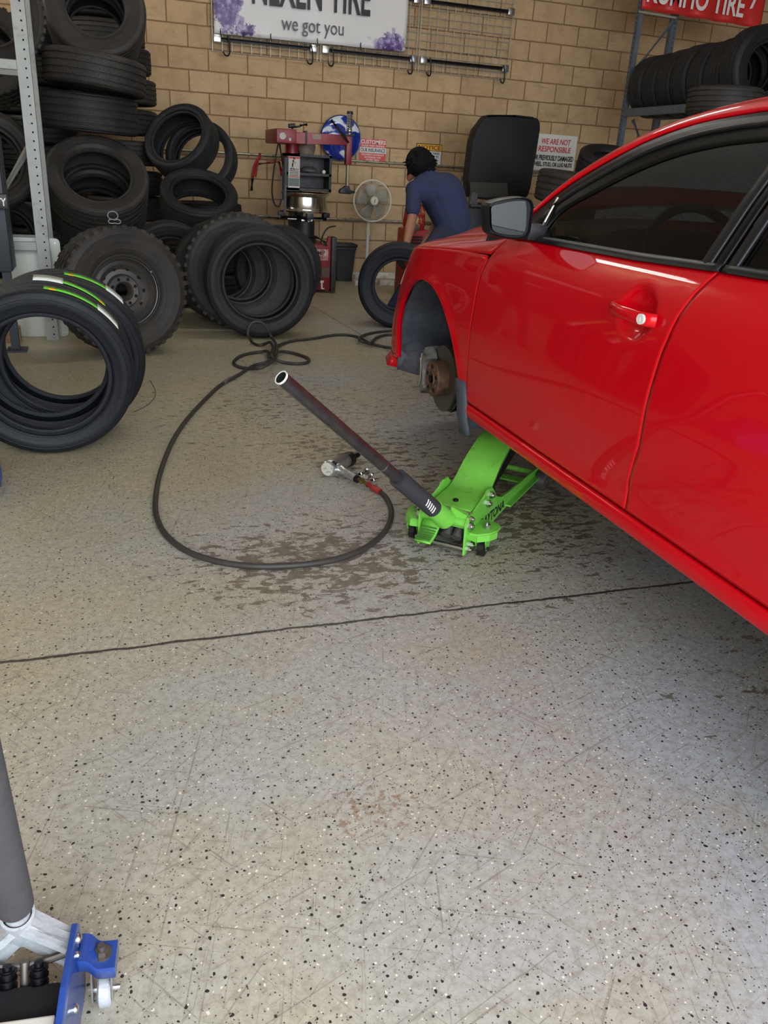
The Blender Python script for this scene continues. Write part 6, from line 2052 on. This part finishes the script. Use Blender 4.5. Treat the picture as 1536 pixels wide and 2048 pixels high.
b.tube([(px_, yb_ - 0.006, pz_ + 0.03), (px_ - 0.008, yb_ - 0.006, pz_ - 0.015)], 0.009, n=6); b.tube([(px_ - 0.008, yb_ - 0.006, pz_ - 0.015), (px_ - 0.022, yb_ - 0.006, pz_ - 0.06)], 0.005, n=6); b.tube([(px_ - 0.008, yb_ - 0.006, pz_ - 0.015), (px_ + 0.008, yb_ - 0.006, pz_ - 0.06)], 0.005, n=6); b.tube([(px_, yb_ - 0.006, pz_ + 0.02), (px_ + 0.022, yb_ - 0.006, pz_)], 0.004, n=6)
b.build('label_figure', M_BLKTXT, ps, smooth=0)
pz = T(649, 344, yb_ - 0.0)
b = MB(); b.cyl((pz.x, yb_ + 0.02, pz.z), (pz.x, yb_ + 0.03, pz.z), 0.017, n=20); tag(b.build('white_ball', M_WHITE), 'small round white disc on the dark shelf of the tire changer', 'disc')
pz = T(615, 340, yb_)
b = MB(); b.lathe([(0.001, 0.05), (0.05, 0.045), (0.08, 0.02), (0.085, 0.0), (0.001, 0.0)], c=(pz.x + 0.035, yb_ + 0.10, cz_ + 0.016), n=28); tag(b.build('plastic_bowl', simple('clear_dull_plastic', (96, 92, 88), 0.25)), 'dull plastic bowl on the upper shelf of the tire changer', 'bowl')
pz = T(616, 296, TY + 0.35)
b = MB(); b.lathe([(0.075, 0.0), (0.092, 0.05), (0.088, 0.12), (0.02, 0.15), (0.001, 0.15)], c=(pz.x, TY + 0.42, s0.z + 0.002), n=28); tag(b.build('filter_can', simple('grimy_can', (128, 116, 102), 0.55, dirt=(84, 70, 58), dscale=12)), 'grimy round can standing on top of the dark shelf cabinet', 'can')
b = MB(); b.tube(smoothpath([T(556, 288), T(549, 330), T(544, 380), T(549, 408), T(558, 412), T(563, 398)], 8), 0.008, n=8); b.build('air_line', M_BLACK, tcg)
b = MB(); b.tube([T(559, 288), T(566, 330), T(566, 400)], 0.010, n=8); b.tube([T(572, 315), T(570, 425)], 0.012, n=8); b.build('air_line', M_MDARK, tcg)
# alloy rim on the table
rz0, rz1 = T(620, 427, TY + 0.1).z, T(620, 386, TY + 0.1).z
rz0 = max(rz0, cz + 0.062)
RRm = (T(667, 425, TY + 0.25).x - T(573, 425, TY + 0.25).x) / 2
hh = rz1 - rz0
t = thing('alloy_rim', 'bare polished wheel rim lying on the turntable of the red machine', 'rim', (tcx, TY + 0.25, rz0))
b = MB(); b.lathe([(RRm * 0.93, 0.004), (RRm, 0.0), (RRm * 1.01, 0.012), (RRm * 0.95, 0.03), (RRm * 0.925, 0.05), (RRm * 0.90, hh * 0.5), (RRm * 0.88, hh * 0.78), (RRm * 0.93, hh * 0.84), (RRm * 0.97, hh * 0.90), (RRm * 1.01, hh * 0.97), (RRm, hh), (RRm * 0.95, hh * 0.99), (RRm * 0.86, hh * 0.8), (RRm * 0.86, 0.05), (RRm * 0.9, 0.01)], c=(tcx, TY + 0.25, rz0), n=72, closed=True); b.build('rim_barrel', simple('polished_rim', (196, 192, 184), 0.2, 1.0, var=0.08, vscale=5), t)
b = MB()
for k in range(5):
    a = 2 * PI * k / 5
    b.tube([(tcx, TY + 0.25, rz0 + 0.04), (tcx + RRm * 0.88 * math.cos(a), TY + 0.25 + RRm * 0.88 * math.sin(a), rz0 + 0.03)], [0.04, 0.022], n=8)
b.build('rim_spokes', simple('rim_alloy', (160, 156, 148), 0.35, 0.9), t)

# ------------------------------------------------------------------ bin and pedestal fan
FYB = -0.42
a, c = on(1, FYB, 673, 489), on(1, FYB, 713, 492)
zt_ = on(1, FYB, 690, 489).z
t = thing('waste_bin', 'black lidded waste bin between the tire changer and the fan', 'bin', ((a.x + c.x) / 2, FYB + 0.1, 0))
cx_ = (a.x + c.x) / 2
b = MB()
P = []
for z, w_ in ((0.0, 0.085), (zt_ - 0.06, 0.112), (zt_ - 0.055, 0.12), (zt_ - 0.03, 0.12)):
    P.append([(cx_ + s * w_ * 1.0, FYB + 0.12 + q * w_, z) for s, q in ((-1, -1), (1, -1), (1, 1), (-1, 1), (-1, -1))])
b.grid(P); b.F([b.V(p) for p in P[0][:4]]); b.build('bin_body', M_BLACK, t, smooth=30)
b = MB(); b.box((cx_, FYB + 0.12, zt_ - 0.012), (0.262, 0.262, 0.034), bevel=0.010); b.build('bin_lid', M_BLACK, t, smooth=30)

FY = -0.46
fc = on(1, FY, 745, 402)
FRd = (on(1, FY, 783, 402).x - on(1, FY, 709, 402).x) / 2
t = thing('pedestal_fan', 'white pedestal fan with a round wire cage before the block wall', 'fan', (fc.x, FY + 0.1, 0))
M_FANW = simple('fan_cream_plastic', (222, 214, 196), 0.45)
M_WIRE = simple('fan_wire', (186, 180, 168), 0.5)
fdv = Vector((0.0, -1.0, 0.06)).normalized()
fx, fy_, _ = basis(fdv)
b = MB(); b.tube([fc + fx * FRd * math.cos(a) + fy_ * FRd * math.sin(a) for a in np.linspace(0, 2 * PI, 64, endpoint=False)], 0.009, n=8, closed=True); b.build('cage_ring', M_FANW, t)
for nm, sg in (('front_cage', 1), ('rear_cage', -1)):
    b = MB()
    for k in range(72):
        a = 2 * PI * k / 72
        e = fx * math.cos(a) + fy_ * math.sin(a)
        pts = [fc + e * (FRd * q) + fdv * (sg * 0.075 * (1 - q ** 3)) for q in (0.2, 0.5, 0.8, 0.93, 1.0)]
        b.tube(pts, 0.0013, n=4, caps=False)
    for q in (0.45, 0.75):
        b.tube([fc + (fx * math.cos(a) + fy_ * math.sin(a)) * FRd * q + fdv * (sg * 0.075 * (1 - q ** 3)) for a in np.linspace(0, 2 * PI, 48, endpoint=False)], 0.0018, n=4, closed=True)
    b.build(nm, M_WIRE, t, smooth=60)
b = MB(); b.lathe([(0.001, 0.012), (0.036, 0.010), (0.047, 0.0), (0.047, -0.01)], c=fc + fdv * 0.075, d=fdv, n=32); bd = b.build('hub_badge', M_FANW, t)
b = MB(); b.box(fc + fdv * 0.088, (0.008, 0.003, 0.04), rot=Matrix.Rotation(0.25, 3, 'Y')); b.build('badge_mark', simple('badge_grey', (120, 116, 108), 0.5), bd, smooth=0)
for k in range(5):
    a0 = 2 * PI * k / 5
    P = []
    for i in range(8):
        r = 0.045 + (FRd * 0.84 - 0.045) * i / 7
        row = []
        for j in range(7):
            a = a0 + (j / 6 - 0.5) * (1.05 - 0.15 * i / 7) + 0.25 * i / 7
            row.append(fc + fx * r * math.cos(a) + fy_ * r * math.sin(a) + fdv * (0.03 * (j / 6 - 0.5)))
        P.append(row)
    b = MB(); b.grid(P); solid(b.build('fan_blade', simple('fan_blade_grey', (170, 166, 152), 0.4), t, smooth=60), 0.002)
b = MB(); b.lathe([(0.046, 0.03), (0.05, -0.01), (0.05, -0.03), (0.001, -0.03)], c=fc, d=fdv, n=24); b.build('blade_hub', M_FANW, t)
b = MB(); b.lathe([(0.055, -0.07), (0.062, -0.09), (0.06, -0.16), (0.035, -0.19), (0.001, -0.195)], c=fc, d=fdv, n=24); b.build('motor_housing', M_FANW, t)
pb = fc - fdv * 0.12
b = MB(); b.cyl((pb.x, pb.y, pb.z - 0.03), (pb.x, pb.y, fc.z - FRd - 0.10), 0.024, n=18); b.cyl((pb.x, pb.y, fc.z - FRd - 0.09), (pb.x, pb.y, fc.z - FRd - 0.15), 0.030, n=18); b.build('upper_pole', M_FANW, t)
b = MB(); b.cyl((pb.x, pb.y, fc.z - FRd - 0.14), (pb.x, pb.y, 0.03), 0.019, n=18); b.build('lower_pole', M_WHITE, t)
b = MB(); b.lathe([(0.15, 0.001), (0.15, 0.012), (0.13, 0.022), (0.05, 0.035), (0.03, 0.06), (0.019, 0.06)], c=(pb.x, pb.y, 0), n=36, caps=True); b.build('fan_base', M_FANW, t)

# ------------------------------------------------------------------ wheel balancer with raised black hood
BYH = -1.25
Q = lambda px, py, y=BYH: on(1, y, px, py)
t = thing('wheel_balancer', 'black wheel balancer with its tall rounded hood raised beside the worker', 'wheel balancer', (3.3, BYH + 0.3, 0))
outl = [Q(937, 394), Q(937, 360), Q(941, 325), Q(947, 280), Q(953, 258), Q(968, 240), Q(974, 231), Q(984, 229), Q(1030, 230), Q(1062, 233), Q(1077, 237), Q(1081, 246), Q(1080, 258), Q(1072, 310), Q(1062, 375), Q(1056, 393), Q(1040, 402), Q(990, 402)]
o_ = outl[0]
b = MB(); b.prism([((p - o_).x, (p - o_).z) for p in reversed(outl)], o_, (1, 0, 0), (0, 0, 1), -0.16, bevel=0.02)
hood_b = b.build('hood', simple('deep_black_hood', (7, 7, 9), 0.6), t, smooth=40)
pl = [Q(938, 394), Q(938, 364), Q(1012, 366), Q(1014, 394)]
b = MB(); b.prism([((p - pl[0]).x, (p - pl[0]).z) for p in pl], pl[0] + Vector((0.005, -0.012, 0)), (1, 0, 0), (0, 0, 1), 0.01); b.build('hood_flap', simple('brown_grey_flap', (54, 50, 44), 0.6), hood_b, smooth=0)
b = MB(); b.tube([Q(975, 232, BYH - 0.01), Q(1030, 232, BYH - 0.01), Q(1066, 236, BYH - 0.01)], 0.011, n=8); b.build('hood_edge', M_SATIN, hood_b)
c0, c1 = Q(936, 404), Q(1062, 404)
b = MB(); b.box(((c0.x + c1.x) / 2, BYH + 0.25, c0.z / 2 - 0.01), (c1.x - c0.x, 0.55, c0.z - 0.06), bevel=0.02); b.build('cabinet', M_MDARK, t, smooth=30)
b = MB(); b.box(((c0.x + c1.x) / 2, BYH + 0.2, c0.z - 0.03), (c1.x - c0.x + 0.05, 0.68, 0.03), bevel=0.006); tr = b.build('weight_tray', M_BLACK, t, smooth=30)
for k in range(4):
    b = MB(); b.sphere(Q(958 + 7 * k, 401, BYH - 0.06) + Vector((0, 0, -0.008)), 0.012, (1.4, 1, 0.6), n=10); b.build('wheel_weight', M_STEEL, tr)
b = MB(); b.prism([(0, 0), (0.10, 0), (0.08, 0.14), (0.02, 0.14)], Q(938, 414, BYH - 0.1), (1, 0, 0), (0, 0, 1), -0.05); b.build('caliper_arm', M_GREY_WHEEL, t, smooth=0)
b = MB(); b.tube([Q(922, 372, BYH), Q(924, 352, BYH)], 0.008, n=8); b.build('measuring_rod', M_MDARK, t)

# red machine half hidden behind the worker
RY_ = -1.75
Rr = lambda px, py: on(1, RY_, px, py)
t = thing('red_balancer', 'red machine with grimy stickers half hidden behind the bending worker', 'machine', (Rr(835, 480).x, RY_ + 0.15, 0))
r0, r1 = Rr(819, 470), Rr(866, 470)
b = MB(); b.box(((r0.x + r1.x) / 2, RY_ + 0.2, Rr(840, 460).z / 2), (r1.x - r0.x, 0.38, Rr(840, 460).z), bevel=0.03); b.build('lower_body', simple('machine_scarlet', (168, 36, 30), 0.4, dirt=(80, 30, 28), dscale=14), t, smooth=30)
b = MB(); b.lathe([(0.001, 0.0), (0.10, 0.0), (0.115, 0.05), (0.10, 0.2), (0.05, 0.26), (0.001, 0.27)], c=((r0.x + r1.x) / 2 - 0.02, RY_ + 0.18, Rr(840, 462).z), n=28); b.build('red_head', simple('machine_scarlet', (176, 36, 34), 0.4, dirt=(206, 190, 120), dscale=11, dlo=0.58, dhi=0.62), t)
b = MB(); b.sphere(Rr(830, 456) + Vector((0, 0.03, 0)), 0.05, (1.2, 0.6, 0.8)); b.build('dusty_knob', simple('dusty_grey', (120, 112, 104), 0.7), t)
for k in range(3):
    b = MB(); b.box(Rr(832, 474 + 6 * k) + Vector((0, -0.002, 0)), (0.14, 0.012, 0.014)); b.build('slot', M_MDARK, t, smooth=0)

# ------------------------------------------------------------------ left cabinet, white board
CY = -3.98
Lc = lambda px, py: on(1, CY, px, py)
xr = Lc(25, 545).x
t = thing('tool_cabinet', 'dark tool cabinet at the left edge, with small black boxes on its side', 'cabinet', (xr - 0.4, CY + 0.25, 0))
ztop = Lc(4, 272).z
b = MB(); b.box((xr - 0.40, CY + 0.14, 0.50 + (ztop - 0.50) / 2), (0.80, 0.28, ztop - 0.50), bevel=0.008); b.build('cabinet_body', simple('dark_slate_cabinet', (40, 46, 54), 0.5), t, smooth=30)
b = MB(); b.box((xr - 0.43, CY + 0.22, ztop + 0.06), (0.74, 0.05, 0.12)); b.build('striped_back', simple('pale_back', (220, 222, 226), 0.4), t, smooth=0)
for dx2 in (0.0, -0.5):
    b = MB(); b.box((xr - 0.04 + dx2, CY + 0.06, 0.25), (0.05, 0.05, 0.50)); b.box((xr - 0.03 + dx2, CY + 0.04, 0.006), (0.12, 0.14, 0.012)); b.build('leg', simple('dark_leg', (46, 52, 60), 0.6), t, smooth=0)
k0 = Lc(6, 402)
b = MB(); b.box((k0.x - 0.02, CY - 0.035, k0.z), (0.10, 0.07, 0.085), bevel=0.006); bx_ = b.build('side_box', M_BLACK, t, smooth=30)
fr = wallframe(CY - 0.0708)
text_fit('lettering', 'UTILITY', k0.x - 0.13, k0.x + 0.024, k0.z - 0.025, k0.z + 0.02, fr, M_WHITETXT, bx_, bold=0.02)
b = MB(); b.tube([(xr + 0.004, CY - 0.004, Lc(20, 330).z), (xr + 0.012, CY - 0.01, Lc(20, 335).z), (xr + 0.012, CY - 0.01, Lc(20, 410).z)], 0.004, n=6); b.build('wire_hook', M_BLACK, t)
wb = on(2, 0.0, 40, 690)
b = MB(); b.box((wb.x - 0.05, wb.y + 0.12, 0.05), (0.10, 0.09, 0.10), bevel=0.004); tag(b.build('wood_block', simple('raw_wood', (150, 116, 80), 0.8, var=0.15), smooth=0), 'small raw wood block beside the cabinet foot, seen through the front new tire', 'wood block')
BYW = -3.50
w = lambda px, py: on(1, BYW, px, py)
p0, p1, p2, p3 = w(30, 471), w(119, 481), w(126, 668), w(46, 668)
def rounded(x0, x1, z0, z1, r, n=6):
    out = []
    for cx, cz, a0 in ((x1 - r, z0 + r, -PI / 2), (x1 - r, z1 - r, 0), (x0 + r, z1 - r, PI / 2), (x0 + r, z0 + r, PI)):
        for k in range(n + 1):
            a = a0 + PI / 2 * k / n
            out.append((cx + r * math.cos(a), cz + r * math.sin(a)))
    return out
x0_, x1_, z1_ = p0.x - 0.05, p1.x + 0.0, (p0.z + p1.z) / 2
t = thing('white_board', 'white board with rounded corners standing at the foot of the rack', 'board', ((x0_ + x1_) / 2, BYW, 0))
b = MB(); b.prism(rounded(x0_, x1_, 0.002, z1_, 0.03), (0, BYW, 0), (1, 0, 0), (0, 0, 1), -0.02, bevel=0.002); b.build('board_sheet', simple('white_laminate', (200, 204, 194), 0.4), t, smooth=30)
for zz in (0.03, z1_ - 0.03):
    b = MB(); b.cyl((x1_ - 0.03, BYW - 0.001, zz), (x1_ - 0.03, BYW - 0.004, zz), 0.005, n=10); b.build('corner_screw', M_STEEL, t)

# ------------------------------------------------------------------ the tire being held
face_tire('black tire held upright on its tread by the bending worker', (1.520, -3.251, 0.342), nrm(-17, 0), 0.34, 0.205, 0.225, 'new')

# ------------------------------------------------------------------ the worker
M_SKIN = simple('skin', (150, 104, 80), 0.55, var=0.08, vscale=20)
M_SHIRT = simple('navy_tee_fabric', (40, 49, 80), 0.9, var=0.12, vscale=9, bump=0.25, bscale=18)
M_JEANS = simple('dark_denim', (34, 42, 62), 0.9, var=0.15, vscale=14, bump=0.2, bscale=25)
M_HAIR = simple('black_hair', (9, 8, 8), 0.75, var=0.3, vscale=60, bump=0.8, bscale=90, spec=0.2)
M_GLOVE = simple('black_glove', (24, 24, 27), 0.75, bump=0.2, bscale=90)
M_SHOE = simple('grey_work_shoe', (74, 70, 62), 0.7)
def W(px, py, y): return on(1, y, px, py)
def organic(name, mat, parent, voxel, fill, smooth_it=4):
    b = MB(); fill(b)
    o = b.build(name, mat, parent, smooth=0, fix=False)
    md = o.modifiers.new('skin', 'REMESH'); md.mode = 'VOXEL'; md.voxel_size = voxel; md.use_smooth_shade = True
    md = o.modifiers.new('relax', 'SMOOTH'); md.factor = 0.6; md.iterations = smooth_it
    return o
pelvis = W(907, 478, -2.62)
loin = W(905, 440, -2.60); chest = W(886, 392, -2.50); neckb = W(856, 356, -2.46)
neck = W(842, 345, -2.42); head = W(834, 329, -2.40)
shL = W(829, 380, -2.58); elL = W(824, 437, -2.66); wrL = W(811, 496, -2.82); haL = W(801, 522, -2.88)
shR = W(898, 380, -2.30); elR = W(880, 440, -2.30); wrR = W(842, 500, -2.70); haR = W(826, 520, -2.85)
hipL, hipR = W(888, 474, -2.68), W(922, 474, -2.58)
knL = W(846, 524, -2.86); anL = W(786, 622, -2.80); anL.z = 0.10
knR = W(930, 565, -2.62); anR = W(925, 640, -2.40); anR.z = 0.10
per = thing('person', 'person in a navy tee shirt and dark jeans bending over a tire, back turned', 'person', (pelvis.x, pelvis.y, 0))
def body(b):
    b.capsule(pelvis, loin, 0.13, 0.12); b.capsule(loin, chest, 0.12, 0.145); b.capsule(chest, neckb, 0.13, 0.06)
    b.capsule(shL, shR, 0.065, 0.065); b.capsule(neckb, neck, 0.06, 0.055); b.capsule(neck, head, 0.055, 0.075)
    b.sphere(head, 0.098, (0.82, 0.98, 1.05), n=20)
    fdir = (Vector((-0.62, 0.45, -0.64))).normalized()
    b.capsule(head + fdir * 0.075, head + fdir * 0.105 + Vector((0, 0, -0.02)), 0.022, 0.014)          # nose
    b.capsule(head + fdir * 0.06 + Vector((0, 0, -0.055)), head + fdir * 0.085 + Vector((0, 0, -0.065)), 0.035, 0.025)   # chin
    sd_ = fdir.cross(Vector((0, 0, 1))).normalized()
    for s in (-1, 1):
        b.sphere(head + sd_ * (0.083 * s) + Vector((0, 0, -0.01)), 0.026, (0.5, 1, 1.3), n=10)
    for a, e, w_, h in ((shL, elL, wrL, haL), (shR, elR, wrR, haR)):
        b.capsule(a, e, 0.055, 0.043); b.capsule(e, e.lerp(w_, 0.35), 0.043, 0.045); b.capsule(e.lerp(w_, 0.3), w_, 0.045, 0.029); b.capsule(w_, w_.lerp(h, 0.6), 0.029, 0.03)
    for h, k, a in ((hipL, knL, anL), (hipR, knR, anR)):
        b.capsule(h, k, 0.085, 0.058); b.capsule(k, k.lerp(a, 0.4), 0.056, 0.058); b.capsule(k.lerp(a, 0.4), a, 0.058, 0.038)
organic('body', M_SKIN, per, 0.012, body)
def shirt(b):
    b.capsule(loin.lerp(pelvis, 0.25), loin, 0.165, 0.168); b.capsule(loin, chest, 0.168, 0.200); b.capsule(chest, neckb, 0.190, 0.085)
    wide = (shR - shL).normalized()
    b.capsule(loin.lerp(pelvis, 0.3) - wide * 0.04, chest - wide * 0.06, 0.13, 0.14); b.capsule(loin.lerp(pelvis, 0.3) + wide * 0.03, chest + wide * 0.02, 0.13, 0.13)
    b.capsule(shL, shR, 0.082, 0.082); b.capsule(shL, chest, 0.08, 0.12); b.capsule(shR, chest, 0.08, 0.12); b.capsule(shL.lerp(neckb, 0.35), neckb, 0.075, 0.075)
    for a, e in ((shL, elL), (shR, elR)):
        b.capsule(a, a.lerp(e, 0.70), 0.074, 0.066)
organic('tee_shirt', M_SHIRT, per, 0.012, shirt, 5)
def jeans(b):
    b.capsule(pelvis, loin.lerp(pelvis, 0.5), 0.148, 0.135); b.capsule(hipL, hipR, 0.115, 0.115); b.capsule(hipL, pelvis, 0.11, 0.14)
    for h, k, a in ((hipL, knL, anL), (hipR, knR, anR)):
        b.capsule(h, k, 0.118, 0.082); b.capsule(k, a, 0.078, 0.062)
organic('jeans', M_JEANS, per, 0.013, jeans, 5)
def hair(b):
    up_ = Vector((0.25, -0.25, 0.35))
    b.sphere(head + Vector((0.012, -0.020, 0.022)), 0.122, (0.98, 1.0, 1.02), n=22)
    b.capsule(head + Vector((0.02, -0.04, 0.03)), head + Vector((0.09, -0.05, -0.04)), 0.09, 0.06)
    rr = random.Random(3)
    for k in range(70):
        a, e2 = rr.uniform(-0.7, 3.6), rr.uniform(-0.9, 0.7)
        dd = Vector((math.cos(a) * math.cos(e2), -abs(math.sin(e2)) - 0.2, math.sin(a) * math.cos(e2))).normalized()
        p = head + Vector((0.012, -0.02, 0.022)) + dd * 0.112
        b.capsule(p, p + dd * 0.03 + Vector((rr.uniform(-0.035, 0.035), 0, rr.uniform(-0.05, 0.0))), 0.012, 0.004, n=7)
    for k in range(26):
        a = rr.uniform(-0.6, 2.6)
        p = head + Vector((-0.02 + 0.10 * math.cos(a), -0.05 - 0.03 * rr.random(), 0.03 + 0.07 * math.sin(a)))
        b.capsule(p, p + Vector((rr.uniform(-0.05, 0.03), -0.01, rr.uniform(-0.10, -0.04))), 0.014, 0.005, n=8)
    for k in range(5):
        p = head + Vector((-0.085 + 0.008 * k, -0.03 - 0.012 * k, 0.0))
        b.capsule(p, p + Vector((-0.003, 0.0, -0.085 + 0.01 * k)), 0.020, 0.008, n=8)
organic('hair', M_HAIR, per, 0.006, hair, 1)
def glove(wr_, ha_, curl):
    def fill(b):
        d = (ha_ - wr_).normalized()
        side = d.cross(Vector((0, -1, 0.15))).normalized()
        b.capsule(wr_ + d * -0.01, wr_ + d * 0.03, 0.036, 0.034)
        for s in (-0.026, -0.009, 0.009, 0.026):
            b.capsule(wr_ + d * 0.03 + side * s * 0.9, wr_ + d * 0.095 + side * s, 0.019, 0.0155)
        for k, (s, L1, L2, L3) in enumerate(((-0.028, 0.036, 0.024, 0.020), (-0.0095, 0.042, 0.028, 0.022), (0.0095, 0.040, 0.026, 0.021), (0.028, 0.032, 0.020, 0.018))):
            p = wr_ + d * 0.098 + side * s
            q = d.copy()
            for L, cu in ((L1, 0.25), (L2, 0.85), (L3, 0.7)):
                q = (q + curl * cu).normalized()
                b.capsule(p, p + q * L, 0.0128, 0.0112, n=10)
                p = p + q * L
        p = wr_ + d * 0.035 - side * 0.03
        q = (d - side * 0.75 + curl * 0.3).normalized(); b.capsule(p, p + q * 0.045, 0.017, 0.0145, n=10); p = p + q * 0.045
        q = (d + curl * 0.5).normalized(); b.capsule(p, p + q * 0.034, 0.0145, 0.012, n=10)
    return fill
organic('glove', M_GLOVE, per, 0.0055, glove(wrL, haL, Vector((0.25, -0.5, -0.35))), 2)
organic('glove', M_GLOVE, per, 0.0055, glove(wrR, haR, Vector((-0.2, -0.5, -0.35))), 2)
for an, dr_ in ((anL, Vector((-0.93, 0.35, 0))), (anR, Vector((-0.2, 0.98, 0)))):
    dr_ = dr_.normalized()
    def fill(b, an=an, dr_=dr_):
        base = Vector((an.x, an.y, 0.046))
        b.capsule(base - dr_ * 0.055, base + dr_ * 0.10, 0.044, 0.047); b.capsule(base + dr_ * 0.09, base + dr_ * 0.165 + Vector((0, 0, -0.008)), 0.047, 0.036); b.capsule(an + Vector((0, 0, 0.03)), base, 0.05, 0.046)
    organic('shoe', M_SHOE, per, 0.009, fill, 3)
